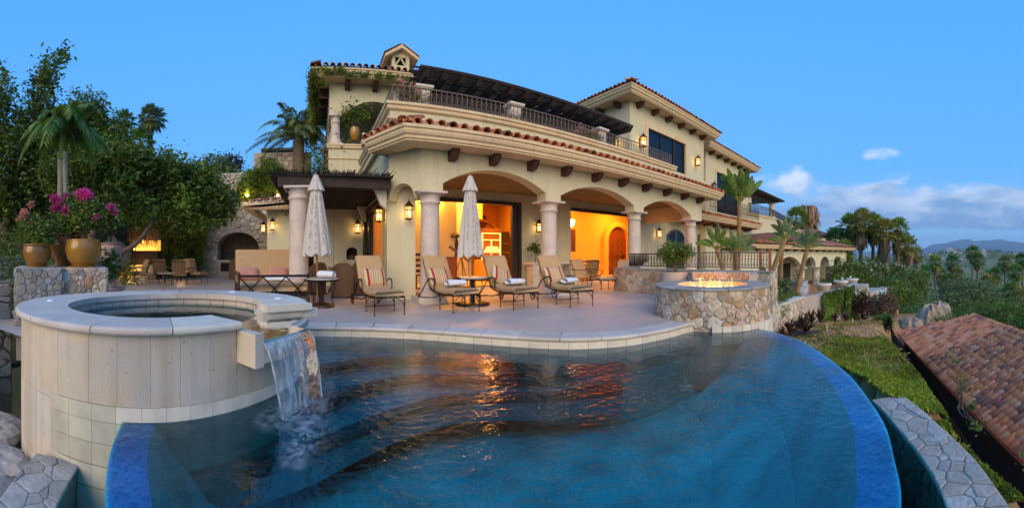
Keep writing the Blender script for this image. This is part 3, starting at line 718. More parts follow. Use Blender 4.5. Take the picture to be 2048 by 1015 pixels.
def tile_mesh(name, L_=.42, r0=.105, r1=.085, th=.016, n=7, m='clay_tile'):
    """one barrel tile, mouth at the origin facing -Y, running up +Y"""
    mb = MB(); v = []
    for y, r in ((0, r0), (L_, r1)):
        for rr in (r, r-th):
            for i in range(n+1):
                t = pi*i/n; v.append((rr*cos(t), y, rr*sin(t)))
    k = n+1
    f = [(i, i+1, 2*k+i+1, 2*k+i) for i in range(n)] + [(k+i+1, k+i, 3*k+i, 3*k+i+1) for i in range(n)] + [(i+1, i, k+i, k+i+1) for i in range(n)]
    mb.add(v, f, True); return mb.mesh(name, m)
TILE = tile_mesh('tile')
def eave_tiles(parent, p, q, z, pitch=.26, slope=.32, rows=2, L_=.36, m_stuff=None, sc=1.0):
    """barrel tiles along the eave from p to q (outside = right of travel)"""
    p, q = Vector(p), Vector(q); d = (q-p); ln = d.length; d.normalize(); out = Vector((d.y, -d.x)); n = max(1, int(ln/pitch)); r = random.Random(int(ln*100))
    rz = atan2(-out.y, -out.x) - pi/2
    for row in range(rows):
        for i in range(n+1):
            b = p + d*(i+.0)*ln/n - out*(row*L_*.82) + d*r.uniform(-.012, .012)
            inst('roof_tile', TILE, parent, (b.x, b.y, z+row*L_*.82*slope+r.uniform(-.006, .006)+row*.012), (slope+r.uniform(-.03, .03), r.uniform(-.05, .05), rz+r.uniform(-.04, .04)), (sc*r.uniform(.95, 1.06), 1, sc))
def roof_slab(mb, pts, th=.10):
    """sloping slab from 3-D corner points"""
    n = len(pts); v = [tuple(p) for p in pts] + [(p[0], p[1], p[2]-th) for p in pts]
    return mb.add(v, [tuple(range(n)), tuple(reversed(range(n, 2*n)))] + [((i+1) % n, i, n+i, n+(i+1) % n) for i in range(n)])

# ================================================================== terrain, terrace and pool
ZW = -0.17
# outer rim of the infinity pool, from the spa round past the camera to the fire pit
RIM = [(-1.62, 2.86), (-1.42, 2.30), (-1.13, 1.78), (-.66, 1.18), (.02, .62), (.85, .20), (1.55, .03), (2.17, -.03), (2.59, .01), (3.11, .09), (3.64, .26), (4.37, .55), (5.18, 1.01), (5.99, 1.59), (6.52, 2.25), (6.78, 2.75)]
RIM = [Vector(p) for p in RIM]
rim = [v for v in catmull([(p.x, p.y, 0) for p in RIM], 6)]
rim = [(v.x, v.y) for v in rim]
# waterline of the terrace, from the fire pit back to the spa
TERR = [(6.35, 3.35), (5.87, 3.62), (5.3, 3.66), (4.79, 3.74), (4.35, 3.86), (3.99, 4.05), (3.6, 4.30), (3.30, 4.58), (2.95, 4.95), (2.49, 5.41), (1.95, 5.86), (1.45, 6.16), (.85, 6.38), (.2, 6.48), (-.5, 6.50)]
terr = [(v.x, v.y) for v in catmull([(x, y, 0) for x, y in TERR], 5)]
def offset(pts, d):
    out = []; n = len(pts)
    for i in range(n):
        a = Vector(pts[max(i-1, 0)]); b = Vector(pts[min(i+1, n-1)]); e = (b-a).normalized(); out.append((pts[i][0]+e.y*d, pts[i][1]-e.x*d))
    return out
def ribbon(mb, a, b, za, zb):
    n = len(a); v = [(p[0], p[1], za) for p in a] + [(p[0], p[1], zb) for p in b]
    return mb.add(v, [(i, i+1, n+i+1, n+i) for i in range(n-1)])

pool = thing('swimming_pool', 'curved infinity pool with a bright blue mosaic rim, in front of the villa terrace', 'pool', (0, 0, 0))
rim_in = offset(rim, -.27)
mb = MB(); ribbon(mb, rim_in, rim, ZW-.015, ZW-.012); mb.build('overflow_rim', 'weir_mosaic', pool)
mb = MB(); ribbon(mb, rim, offset(rim, .03), ZW-.012, -1.5); mb.build('outer_face', 'weir_mosaic', pool)
mb = MB(); ribbon(mb, rim_in, offset(rim, -.75), ZW-.015, -.9); ribbon(mb, offset(rim, -.75), offset(rim, -1.6), -.9, -1.35); mb.build('inner_wall', 'pool_mosaic', pool)
mb = MB(); base = offset(rim, -.28) + [(6.2, 3.8)] + terr + [(-1.0, 6.5), (-1.6, 5)]
mb.add([(x, y, -1.36) for x, y in base], [tuple(range(len(base)))]); mb.build('pool_floor', 'pool_mosaic', pool)
mb = MB(); ribbon(mb, terr, terr, -.60, -1.35); mb.build('terrace_side_wall', 'pool_mosaic', pool)
mb = MB(); mb.add([(2.6+.07*cos(i*pi/8), 2.1+.07*sin(i*pi/8), -1.343) for i in range(16)], [tuple(range(16))]); mb.build('drain_cover', 'table_stone', pool)
# broad curved entry steps under the water
S1 = [(-.6, 5.0), (.1, 5.52), (1.0, 5.86), (1.7, 5.75), (2.3, 5.35), (2.7, 5.0)]
S2 = [(-.5, 4.2), (.1, 4.62), (.8, 5.15), (1.5, 5.36), (2.2, 5.1), (2.75, 4.72), (3.2, 4.45)]
S3 = [(-.6, 3.4), (-.1, 3.74), (.52, 4.22), (1.2, 4.62), (1.9, 4.78), (2.6, 4.55), (3.3, 4.15), (4.1, 3.75)]
for S, zt, nm in ((S1, -.42, 'step'), (S2, -.58, 'step'), (S3, -.74, 'step')):
    c = [(v.x, v.y) for v in catmull([(x, y, 0) for x, y in S], 5)]; back = list(reversed([p for p in terr if p[0] < S[-1][0]+.4 and p[0] > -.55]))
    mb = MB(); b = c + [(S[-1][0]+.25, S[-1][1]+.35)] + list(reversed(back)) + [(-1.1, 6.4), (-1.0, S[0][1])]
    mb.add([(x, y, zt) for x, y in b], [tuple(range(len(b)))]); ribbon(mb, c, c, zt, zt-.35)
    st = mb.build(nm, 'step_mosaic', pool)
    mb = MB(); ribbon(mb, offset(c, .0), offset(c, -.16), zt+.004, zt+.004); ribbon(mb, offset(c, .004), offset(c, .004), zt+.004, zt-.10); mb.build('step_edge', 'pool_dark', st)

# water surface
wpts = rim + [(6.9, 3.2)] + terr + [(-1.2, 6.2), (-1.55, 4.5)]
mb = MB(); mb.add([(x, y, ZW) for x, y in wpts], [tuple(range(len(wpts)))]); w = mb.build('water', 'pool_water'); setp(w, 'blue pool water rippling under the terrace edge', None, None, 'structure')

# waterline tile band and coping stones of the terrace edge, piece by piece
edge = thing('terrace_edge', 'pale stone coping with a row of square tiles, curving along the terrace above the water', 'coping', (0, 0, 0))
def seq_pieces(path, piece, gap):
    """split a path into pieces: list of lists of points"""
    P = [Vector(p) for p in path]; acc = [0]
    for i in range(1, len(P)): acc.append(acc[-1]+(P[i]-P[i-1]).length)
    T = acc[-1]; n = max(1, round(T/piece)); out = []
    def at(s):
        s = max(0, min(T, s)); i = 0
        while i < len(P)-2 and s > acc[i+1]: i += 1
        return P[i].lerp(P[i+1], (s-acc[i])/max(1e-9, acc[i+1]-acc[i]))
    for k in range(n):
        a, b = T*k/n+gap/2, T*(k+1)/n-gap/2; out.append([tuple(at(a+(b-a)*j/3)) for j in range(4)])
    return out
def piece_prism(inner, outer, z0, z1, rnd=.0):
    """piece between two short paths; rnd rounds the outer edge"""
    mb = MB(); n = len(inner)
    if rnd <= 0:
        prof = [('i', z1), ('o', z1), ('o', z0), ('i', z0)]; v = []
        for (t, z) in prof: v += [(p[0], p[1], z) for p in (inner if t == 'i' else outer)]
        k = 4
    else:
        v = []; h = z1-z0
        for t, z in ((0, z1), (1-.0, z1)): v += [(a[0]+(b[0]-a[0])*t, a[1]+(b[1]-a[1])*t, z) for a, b in zip(inner, outer)]
        for q in (1, 2, 3, 4):
            an = pi*q/5
            v += [(b[0]+(b[0]-a[0])/max(1e-6, hypot(b[0]-a[0], b[1]-a[1]))*rnd*sin(an), b[1]+(b[1]-a[1])/max(1e-6, hypot(b[0]-a[0], b[1]-a[1]))*rnd*sin(an), z0+h/2+h/2*cos(an)) for a, b in zip(inner, outer)]
        v += [(p[0], p[1], z0) for p in outer]; v += [(p[0], p[1], z0) for p in inner]; k = 8
    f = [(j*n+i, j*n+i+1, ((j+1) % k)*n+i+1, ((j+1) % k)*n+i) for j in range(k) for i in range(n-1)]
    f += [tuple(j*n for j in range(k)), tuple(j*n+n-1 for j in reversed(range(k)))]
    return mb.add(v, f)
terr_vis = [p for p in terr if p[0] > -.3]
for pc in seq_pieces(terr_vis, .30, .008):
    piece_prism(offset(pc, .12), offset(pc, -.004), -.42, -.062).build('waterline_tile', 'coping_light', edge)
mb = MB(); ribbon(mb, offset(terr, .006), offset(terr, .006), -.05, -.7); mb.build('joint_bed', 'mortar', edge)
for pc in seq_pieces(terr_vis, .62, .007):
    piece_prism(offset(pc, .36), offset(pc, -.01), -.06, .006, .03).build('coping_stone', 'coping', edge)
# skimmer light set in the floor (little white discs on the spa coping are added below)

# terrace floor
back = [(-9.5, 24), (-9.5, 10.0), (-7.4, 8.0), (-6.0, 5.6), (-5.5, 4.3), (-3.6, 3.9), (-1.5, 6.9)]
inner_edge = offset(terr, .355)
fl = [(x, y) for x, y in reversed(inner_edge)] + [(6.7, 4.4), (9.3, 5.0), (9.3, 8.5), (11.2, 9.6), (17.0, 9.6), (17.0, 12.5), (2.2, 12.5), (2.2, 24)] + back
mb = MB(); mb.add([(x, y, 0.0) for x, y in fl], [tuple(range(len(fl)))]); o = mb.build('terrace_floor', 'terrace_floor'); setp(o, 'smooth mauve grey concrete terrace floor between the pool and the villa', None, None, 'structure')
mb = MB(); mb.add([(x, y, -.75) for x, y in [(-.9, 6.9), (2.6, 6.2), (3.6, 5.2), (6.0, 4.2), (9.3, 5.0), (9.3, 9), (-3, 9)]], [tuple(range(7))]); 
# ---------------------------------------------------------------- spa
SX, SY = -1.85, 4.40; SR = 1.69; ZC_ = .65
spa = thing('spa_tub', 'raised round stone spa with thick rounded coping, overflowing into the pool', 'hot tub', (SX, SY, 0))
def sp(a, r):
    r = r*(1+.09*cos(2*(a+radians(42)))); return (r*sin(a), -r*cos(a))       # a = 0 faces -Y, grows towards +X
G0, G1 = radians(48), radians(100)                # spillway gap
# wall panels, each one a slab of stone (tall upper course, lower course, tile rows near the rim)
def panel(a0, a1, z0, z1, r, th, m, name, n=3):
    g = .0013/r; a0 += g; a1 -= g
    outer = [sp(a0+(a1-a0)*i/n, r) for i in range(n+1)]; inner = [sp(a0+(a1-a0)*i/n, r-th) for i in range(n+1)]
    return piece_prism(inner, outer, z0, z1).build(name, m, spa)
rr = random.Random(5)
a = radians(-118)
while a < radians(118):
    w = radians(rr.uniform(8.5, 11.5)); b = min(a+w, radians(118)); mid = (a+b)/2
    top = ZC_-.078 if not (G0-.02 < mid < G1+.4) else .40
    zmid = .02 if mid < radians(-22) else -.07
    if mid < radians(-15):
        panel(a, b, -.10, top, SR, .08, 'spa_panel', 'stone_panel'); panel(a, b, -.74, -.104, SR, .08, 'spa_panel', 'stone_panel'); panel(a, b, -1.30, -.744, SR, .08, 'spa_panel', 'stone_panel')
    else:
        panel(a, b, -.045, top, SR, .08, 'spa_panel', 'stone_panel')
    a = b
a = radians(-15.5)
while a < radians(112):
    b = a+radians(7.6)
    panel(a, b, -.19, -.05, SR+.006, .08, 'spa_tile' if a < radians(2) else 'coping_light', 'band_tile', 2)
    if a < radians(20):
        for z1 in (-.195, -.39, -.59, -.79, -.99): panel(a, b, z1-.19, z1, SR+.004, .08, 'spa_tile', 'wall_tile', 2)
    else: panel(a, b, -.62, -.195, SR+.004, .08, 'spa_tile', 'wall_tile', 2)
    a = b
def sp_ring(mb, prof, n=64, ox=0, oy=0):
    v = [(sp(2*pi*i/n, r_)[0]+ox, sp(2*pi*i/n, r_)[1]+oy, z) for r_, z in prof for i in range(n)]
    return mb.add(v, [(j*n+i, j*n+(i+1) % n, (j+1)*n+(i+1) % n, (j+1)*n+i) for j in range(len(prof)-1) for i in range(n)], True)
mb = MB(); sp_ring(mb, [(SR-.03, -1.4), (SR-.03, .32)]); sp_ring(mb, [(SR-.03, .32), (SR-.5, .32)]); mb.build('core', 'mortar', spa)
# coping ring, stone by stone
def cope(a0, a1, z0, z1, r0, r1, m, name='coping_stone', n=5):
    g = .004/r1; a0 += g; a1 -= g; cxo, cyo = 0.02, -.06
    outer = [sp(a0+(a1-a0)*i/n, r1) for i in range(n+1)]; inner = [(sp(a0+(a1-a0)*i/n, r0)[0]+cxo, sp(a0+(a1-a0)*i/n, r0)[1]+cyo) for i in range(n+1)]
    return piece_prism(inner, outer, z0, z1, .035).build(name, m, spa)
a = G1; ks = 13; step = (2*pi-(G1-G0))/ks
for i in range(ks): cope(a+step*i, a+step*(i+1), ZC_-.075, ZC_, 1.15, SR+.035, 'coping' if i not in (0, ks-1) else 'coping_light', n=6)
# inner tile ring
k = 36
for i in range(k):
    a0 = 2*pi*i/k; a1 = 2*pi*(i+1)/k; am = (a0+a1)/2
    if G0 < am < G1: continue
    g = .003; inner = [(sp(a0+g, 1.19)[0]+.02, sp(a0+g, 1.19)[1]-.06), (sp(am, 1.19)[0]+.02, sp(am, 1.19)[1]-.06), (sp(a1-g, 1.19)[0]+.02, sp(a1-g, 1.19)[1]-.06)]
    outer = [(p[0]*1.07, p[1]*1.07) for p in inner]
    piece_prism(inner, outer, .28, ZC_-.077).build('inner_tile', 'coping', spa)
mb = MB(); sp_ring(mb, [(1.24, .30), (1.20, -.25), (0.01, -.25)], 48, .02, -.06); sp_ring(mb, [(1.20, .14), (.82, .14), (.80, -.25)], 48, .02, -.06); mb.build('inside_shell', 'spa_mosaic', spa)
# inside walls of the gap
for ang in (G0-.03, G1+.03):
    p, q = sp(ang, 1.2), sp(ang, SR-.02); mb = MB(); mb.beam((p[0], p[1], .51), (q[0], q[1], .51), .10, .13); mb.build('spillway_cheek', 'coping', spa)
# ledge beside the spillway with the pale block
A2 = radians(64)
outer = [sp(radians(72)+(radians(116)-radians(72))*i/8, SR+.07) for i in range(9)]; inner = [sp(radians(72)+(radians(116)-radians(72))*i/8, 1.3) for i in range(9)]
piece_prism(inner, outer, .402, .47).build('side_ledge', 'coping', spa)
mb = MB(); p, q = Vector((*sp(radians(91), 1.16), .52)), Vector((*sp(radians(103), 1.92), .52)); mb.beam(p+Vector((0, .10, 0)), q+Vector((-.12, .10, 0)), .26, .098); mb.build('pale_block', 'coping_light', spa)
mb = MB(); p, q = Vector((*sp(radians(93), 1.2), .606)), Vector((*sp(radians(102), 1.72), .606)); mb.beam(p+Vector((0, .09, 0)), q+Vector((0, .09, 0)), .34, .078); mb.build('coping_end', 'coping_light', spa)
# spout trough: carved stone jutting out at the gap
ga, gb = radians(50), radians(73)
outer = [sp(ga+(gb-ga)*i/3, SR+.30) for i in range(4)]; inner = [sp(ga+(gb-ga)*i/3, 1.16) for i in range(4)]
piece_prism(inner, outer, .40, .455).build('spout_floor', 'coping', spa)
outer = [sp(ga-.045+(.055)*i/3, SR+.30) for i in range(4)]; inner = [sp(ga-.045+(.055)*i/3, SR-.02) for i in range(4)]
piece_prism(inner, outer, .27, .57).build('spout_cheek', 'spa_panel', spa)
outer = [sp(ga+(gb-ga)*i/3, SR+.30) for i in range(4)]; inner = [sp(ga+(gb-ga)*i/3, SR-.02) for i in range(4)]
piece_prism(inner, outer, .30, .398).build('spout_lip', 'spa_panel', spa)
# spa water, flowing out through the gap, and the falling sheet
mb = MB(); n = 56
vs = []
for i in range(n):
    an = 2*pi*i/n; r_ = 1.19
    if G0+.05 < an < radians(73): r_ = SR+.28
    elif radians(73) <= an < G1-.03: r_ = 1.70
    vs.append((sp(an, r_)[0]+(.02 if r_ < 1.3 else 0), sp(an, r_)[1]-(.06 if r_ < 1.3 else 0), .51 if r_ < 1.3 else .505))
inn = [(sp(2*pi*i/n, 1.1)[0]+.02, sp(2*pi*i/n, 1.1)[1]-.06, .51) for i in range(n)]
mb.add(inn, [tuple(range(n))]); mb.add(inn+vs, [(i, (i+1) % n, n+(i+1) % n, n+i) for i in range(n)])
o = mb.build('spa_water', 'spa_water', spa)
wf = thing('waterfall', 'thin clear sheet of water falling from the spa spout into the pool', 'waterfall', (SX, SY, 0))
mb = MB(); rows = 14; cols = 16; vs = []
for j in range(rows+1):
    t = j/rows; z = .485-(.485-ZW)*t**1.0; out = .30+.17*sqrt(t)
    sq = .0+.16*t
    for i in range(cols+1):
        s = i/cols; an = ga+.01+(gb-ga-.02)*(sq*.5+(1-sq)*s); rp = SR+out+.006*sin(i*1.9+j*.6)*t
        p = sp(an, rp); vs.append((p[0], p[1], z))
mb.add(vs, [(j*(cols+1)+i, j*(cols+1)+i+1, (j+1)*(cols+1)+i+1, (j+1)*(cols+1)+i) for j in range(rows) for i in range(cols)], True)
mb.build('water_sheet', 'fall_water', wf)
mb = MB()
for s_, e_ in ((.02, .25), (.55, .60), (.98, .86)):
    pts = []
    for j in range(10):
        t = j/9; an = ga+(gb-ga)*(s_+(e_-s_)*t*.5); p = sp(an, SR+.30+.17*sqrt(t)); pts.append((p[0], p[1], .485-(.485-ZW)*t))
    mb.tube(pts, [.008+.004*sin(j*2.1) for j in range(10)], 5)
mb.build('water_strand', 'fall_water', wf)
# foam where the sheet lands
def fade_patch(name, c, rx, ry, rot, z, mat_, parent, n=28, rings=6, **k):
    vs = [(c[0], c[1], z)]; fade = [1.0]
    for j in range(1, rings+1):
        for i in range(n):
            t = 2*pi*i/n; r_ = j/rings; x, y = rx*r_*cos(t), ry*r_*sin(t); vs.append((c[0]+x*cos(rot)-y*sin(rot), c[1]+x*sin(rot)+y*cos(rot), z)); fade.append((1-r_)**.7)
    fs = [(0, 1+i, 1+(i+1) % n) for i in range(n)] + [(1+(j-1)*n+i, 1+(j-1)*n+(i+1) % n, 1+j*n+(i+1) % n, 1+j*n+i) for j in range(1, rings) for i in range(n)]
    mb = MB(); mb.add(vs, fs, True); o = mb.build(name, mat_, parent, **k)
    at = o.data.attributes.new('fade', 'FLOAT', 'POINT'); at.data.foreach_set('value', fade); return o
pf = sp(radians(60), SR+.46)
fade_patch('foam', (pf[0]-.05, pf[1]-.05), .50, .30, radians(60), ZW+.004, 'foam', wf)
fade_patch('foam', (pf[0]+.05, pf[1]-.55), .50, .16, radians(80), ZW+.008, 'foam', wf)
# little white floor lights on the coping
for i, (an, r_, txt) in enumerate(((radians(-62), 1.42, 'small white plastic cap on the left curve of the spa coping'), (radians(160), 1.45, 'small white plastic cap on the back of the spa coping, towards the seating group'), (radians(118), 1.42, 'small white plastic cap on the spa coping nearest the daybed'))):
    p = sp(an, r_); t = thing('jet_cap', txt, 'jet cap', (SX+p[0], SY+p[1], ZC_+.002), 0, 'white caps on the spa coping')
    mb = MB(); mb.lathe([(.0, .022), (.03, .022), (.04, .012), (.055, .01), (.06, 0)], 14); mb.build('cap', 'towel', t)
# fallen bougainvillea petals on the coping
for i, an in enumerate((radians(195), radians(206))):
    p = sp(an, 1.5); mb = MB(); r = random.Random(i)
    for _ in range(5):
        c = Vector((r.uniform(-.02, .02), r.uniform(-.02, .02), .012)); mb.add([c+Vector((.025, 0, 0)), c+Vector((0, .02, .012)), c+Vector((-.025, 0, .004)), c+Vector((0, -.02, .01))], [(0, 1, 2, 3)])
    o = mb.build('fallen_petals', 'petal_pink'); o.location = (SX+p[0], SY+p[1], ZC_+.002); setp(o, ('pink bougainvillea petals lying on the spa coping, further left', 'pink bougainvillea petals lying on the spa coping under the pale pedestal')[i], 'petals', 'fallen petals')

# ---------------------------------------------------------------- catch basin wall outside the rim
rimb = [p for p in rim if p[0] < 4.75]; bw_in = offset(rimb, .42); bw_out = offset(rimb, .84)
bwall = thing('basin_wall', 'low curved rubble wall with a flat grey stone top, outside the pool rim', 'stone wall', (0, 0, 0))
mb = MB(); ribbon(mb, bw_in, bw_in, -.64, -2.2); ribbon(mb, bw_out, bw_in, -.64, -.64); ribbon(mb, bw_out, bw_out, -2.2, -.64); mb.build('core', 'mortar_dark', bwall)
L_bw = sum(hypot(bw_in[i+1][0]-bw_in[i][0], bw_in[i+1][1]-bw_in[i][1]) for i in range(len(bw_in)-1))
def bw_fn(u, v, d):
    t = max(0, min(.9999, u/L_bw)); x = t*(len(bw_in)-1); i = int(x); f_ = x-i
    a = Vector(bw_in[i]).lerp(Vector(bw_in[i+1]), f_); b = Vector(bw_out[i]).lerp(Vector(bw_out[i+1]), f_); e = Vector(bw_in[i+1])-Vector(bw_in[i]); e.normalize()
    q = a + (b-a)*(v/.42*1.06-.03); return (q.x, q.y, -.64+d)
stonework(bwall, L_bw, .42, bw_fn, .22, 'capstone', 3, .006, .014, 1.3, round_=False)
mb = MB(); ribbon(mb, bw_in, offset(rimb, .03), -1.45, -1.45); o = mb.build('basin_floor', 'dark_soil', bwall)
fn_in, Lin = path_fn(list(reversed(bw_in)))
stonework(bwall, 4.0, .9, lambda u, v, d: fn_in(u, v, d, -1.6), .26, 'moss_stone', 8, .012, .03, 1.3)
# ---------------------------------------------------------------- fire pit
FX, FY, FR, FZ = 7.12, 3.86, 1.22, .62
fire = thing('fire_pit', 'round fieldstone fire pit with flames, standing at the corner of the pool', 'fire pit', (FX, FY, 0))
mb = MB(); mb.lathe([(FR+.035, -1.2), (FR+.004, FZ-.05), (.76, FZ-.05), (.74, .25), (.0, .25)], 48); mb.build('core', 'mortar', fire)
def fp_fn(u, v, d):
    a_ = u/FR - pi*.99; z = -.12+v; r_ = FR + d + .04*(1-v/.74); return (r_*sin(a_), -r_*cos(a_), z)
stonework(fire, 2*pi*FR*.97, .74, fp_fn, .25, 'fieldstone', 21, .013, .017, 1.0)
def fp_low(u, v, d):
    a_ = u/FR + .2; z = -1.2+v; r_ = FR + d + .06; return (r_*sin(a_), -r_*cos(a_), z)
stonework(fire, 2.6, 1.05, fp_low, .26, 'fieldstone', 22, .018, .04, 1.0)
for i in range(15):     # flat rim stones
    a0, a1 = 2*pi*i/15+.008, 2*pi*(i+1)/15-.008; n = 3
    outer = [((FR+.02)*sin(a0+(a1-a0)*j/n), -(FR+.02)*cos(a0+(a1-a0)*j/n)) for j in range(n+1)]; inner = [(.76*sin(a0+(a1-a0)*j/n), -.76*cos(a0+(a1-a0)*j/n)) for j in range(n+1)]
    piece_prism(inner, outer, FZ-.045, FZ+.004*(i % 3), .02).build('rim_stone', 'capstone', fire)
# pale waterline tiles where the fire pit meets the pool
for i in range(13):
    a0 = radians(-62+i*8.6)+.004; a1 = a0+radians(8.6)-.008; r_ = FR+.10
    outer = [(r_*sin(a0), -r_*cos(a0)), (r_*sin((a0+a1)/2), -r_*cos((a0+a1)/2)), (r_*sin(a1), -r_*cos(a1))]; inner = [(p[0]*.9, p[1]*.9) for p in outer]
    piece_prism(inner, outer, -.40, -.065).build('waterline_tile', 'coping_light', fire)
mb = MB(); rr_ = random.Random(4)
for i in range(60):
    x, y = rr_.uniform(-.6, .6), rr_.uniform(-.6, .6)
    if hypot(x, y) < .66: mb.lathe([(0, .07), (.05, .05), (.06, 0)], 6, (x, y, .25+rr_.uniform(0, .05)))
mb.build('lava_stones', 'ember', fire, kind='stuff')
def flame(parent, x, y, z, h, w, seed, name='flame', m='flame'):
    r = random.Random(seed); mb = MB(); pts = []; rad = []
    for i in range(8):
        t = i/7; pts.append((x+.35*w*sin(t*4+seed)*t, y+.3*w*cos(t*3+seed*2)*t, z+h*t)); rad.append(max(.004, w*.5*(sin(pi*min(1, t*1.15+.18))**.8)*(1-t*.55)))
    mb.tube(pts, rad, 8); return mb.build(name, m, parent)
for i in range(26):
    a_ = i*2.399; r_ = .55*sqrt((i+.5)/26); x, y = r_*cos(a_), r_*sin(a_)
    f_ = flame(fire, x, y, .28, rr_.uniform(.30, .50), rr_.uniform(.12, .20), i, 'flame', 'flame'); flame(f_, x, y, .27, .30, .09, i+3, 'flame_core', 'flame_core')
def plight(name, loc, e, col=(1, .58, .22), size=.08, parent=None):
    l = bpy.data.lights.new(name, 'POINT'); l.energy = e; l.color = col; l.shadow_soft_size = size; o = bpy.data.objects.new(name, l); C.objects.link(o); o.location = loc
    if parent: o.parent = parent
    return o
plight('fire_light', (.1, .1, .52), 60, (1, .33, .04), .25, fire)
# raised stone seat wall behind the fire pit
seatw = thing('seat_wall', 'short curved stone back wall glowing orange behind the fire pit', 'stone wall', (FX, FY, 0))
outer = [( (FR+.34)*sin(radians(72+i*10)), -(FR+.34)*cos(radians(72+i*10))) for i in range(8)]; inner = [((FR+.02)*sin(radians(72+i*10)), -(FR+.02)*cos(radians(72+i*10))) for i in range(8)]
piece_prism(inner, outer, -.5, .80).build('core', 'mortar', seatw)
def sw_fn(u, v, d):
    a_ = radians(72)+u/(FR); r_ = FR+.02-d; return (r_*sin(a_), -r_*cos(a_), .60+v)
stonework(seatw, FR*radians(70), .20, sw_fn, .17, 'fieldstone', 31, .01, .02, 1.5)
def sw_top(u, v, d):
    a_ = radians(71)+u/(FR+.1); r_ = FR+v; return (r_*sin(a_), -r_*cos(a_), .80+d)
stonework(seatw, (FR+.1)*radians(72), .35, sw_top, .22, 'capstone', 32, .01, .025, 1.4)
def sw_out(u, v, d):
    a_ = radians(72)+u/(FR+.34); r_ = FR+.34+d; return (r_*sin(a_), -r_*cos(a_), -1.2+v)
stonework(seatw, (FR+.34)*radians(70), 2.0, sw_out, .26, 'fieldstone', 33, .016, .035, 1)
# planter wall running from the house to the fire pit, with the iron railing on it
PW = [(9.5, 3.3), (9.55, 4.6), (9.45, 6.6), (9.30, 8.5), (9.45, 9.0), (10.4, 9.3)]
pwall = thing('planter_wall', 'low fieldstone planter wall between the last porch columns and the fire pit', 'stone wall', (0, 0, 0))
mb = MB(); arc_wall(mb, list(reversed(PW)), -1.0, .76, .38); mb.build('core', 'mortar', pwall)
fn_pw, Lpw = path_fn(list(reversed(PW)))
stonework(pwall, Lpw, .80, lambda u, v, d: fn_pw(u, v, d, -.02), .27, 'fieldstone', 41, .013, .02, 1.0)
stonework(pwall, .4, 1.76, lambda u, v, d: (9.5+u, 3.3-d, -1+v), .24, 'fieldstone', 43, .013, .02)
for pc in seq_pieces(list(reversed(PW)), .5, .012):
    piece_prism(offset(pc, -.37), offset(pc, .03), .76, .80, .015).build('cap_stone', 'capstone', pwall)

# ---------------------------------------------------------------- terrain
def grid_mesh(name, m, xs, ys, zf, **k):
    V = [(x, y, zf(x, y)) for y in ys for x in xs]; w = len(xs)
    F = [(j*w+i, j*w+i+1, (j+1)*w+i+1, (j+1)*w+i) for j in range(len(ys)-1) for i in range(w-1)]
    return npobj(name, V, F, m, smooth=True, **k)
def nz(x, y): return sin(x*.9+1.3*sin(y*.7))*.5+sin(y*1.3+2*cos(x*.5))*.5
# right-hand slope: the strip of turf and soil between the pool and the drop to the neighbour's roof
CREST = [(2.4, -1.25), (3.75, -.84), (4.43, -.68), (5.4, -.56), (6.8, -.33), (8.8, .02), (11.0, .28), (14.0, .55), (18, .75), (23, .9), (27, -.6), (30, -1.5), (45, -4)]
def crest_y(x):
    for a, b in zip(CREST, CREST[1:]):
        if a[0] <= x <= b[0]: return a[1]+(b[1]-a[1])*(x-a[0])/(b[0]-a[0])
    return CREST[0][1] if x < CREST[0][0] else CREST[-1][1]
def zr(x, y):
    d = hypot(x, y); base_ = -.86 - max(0, d-7)*.095 - max(0, d-16)*.05
    c = crest_y(x); s = y-c
    if s < 0: base_ -= min(5.5, (-s)*2.3 + .25*min(1, -s*2))*max(.25, min(1, 1-(x-19)/6))
    base_ += .05*nz(x*1.7, y*1.7)*(1 if s > 0 else 2) + .16*math.exp(-((x-12)**2+(y-1.5)**2)/6)
    return base_
def arange(a, b, s): return [a+i*s for i in range(int((b-a)/s)+1)]
xs = arange(2.4, 14, .25)+arange(14.4, 46, .8); ys = arange(-7, 9, .25)+arange(9.5, 22, 1)
def zr_cut(x, y):       # keep the ground below the pool shell
    z = zr(x, y)
    dd = min(hypot(x-p[0], y-p[1]) for p in rim[::4])
    ins = hypot(x-3, y-4.3) < 4.55 and y > -.5
    if ins or dd < (.80 if x < 4.7 else .12): z = min(z, -1.7)
    elif x >= 4.7 and dd < 1.5: z = z+(1.5-dd)*.30
    return z
grid_mesh('ground', 'soil', xs, ys, zr_cut, label='bare brown soil slope beside the pool', kind='structure')
# turf blades on the strip
r = random.Random(3); P = []
while len(P) < 26000:
    x = r.uniform(3.0, 13.5)**1.0; y = r.uniform(-1.4, 3.6); s = y-crest_y(x)
    dd = min(hypot(x-p[0], y-p[1]) for p in rim[::5])
    if s < -.02 or dd < (.86 if x < 4.9 else .20) or (hypot(x-3, y-4.3) < 4.55): continue
    lim = 1.9 + .35*sin(x*2) - max(0, x-8)*.42
    if x > 7.6 and y > lim+r.gauss(0, .45): continue
    if x > 10.3+r.gauss(0, 1.0) : continue
    if nz(x*1.6+3, y*2.2)+.5*nz(x*4.1, y*3.7) > .42 and r.random() < .85: continue
    P.append((x, y, zr_cut(x, y)+.02))
P = np.array(P); V, F = leaves(P, .075, flat=1.2, up=.1, aspect=.35, rng=np.random.default_rng(4)); npobj('grass', V, F, 'grass_blade', label='short green turf on the strip between the pool rim and the drop', kind='stuff')
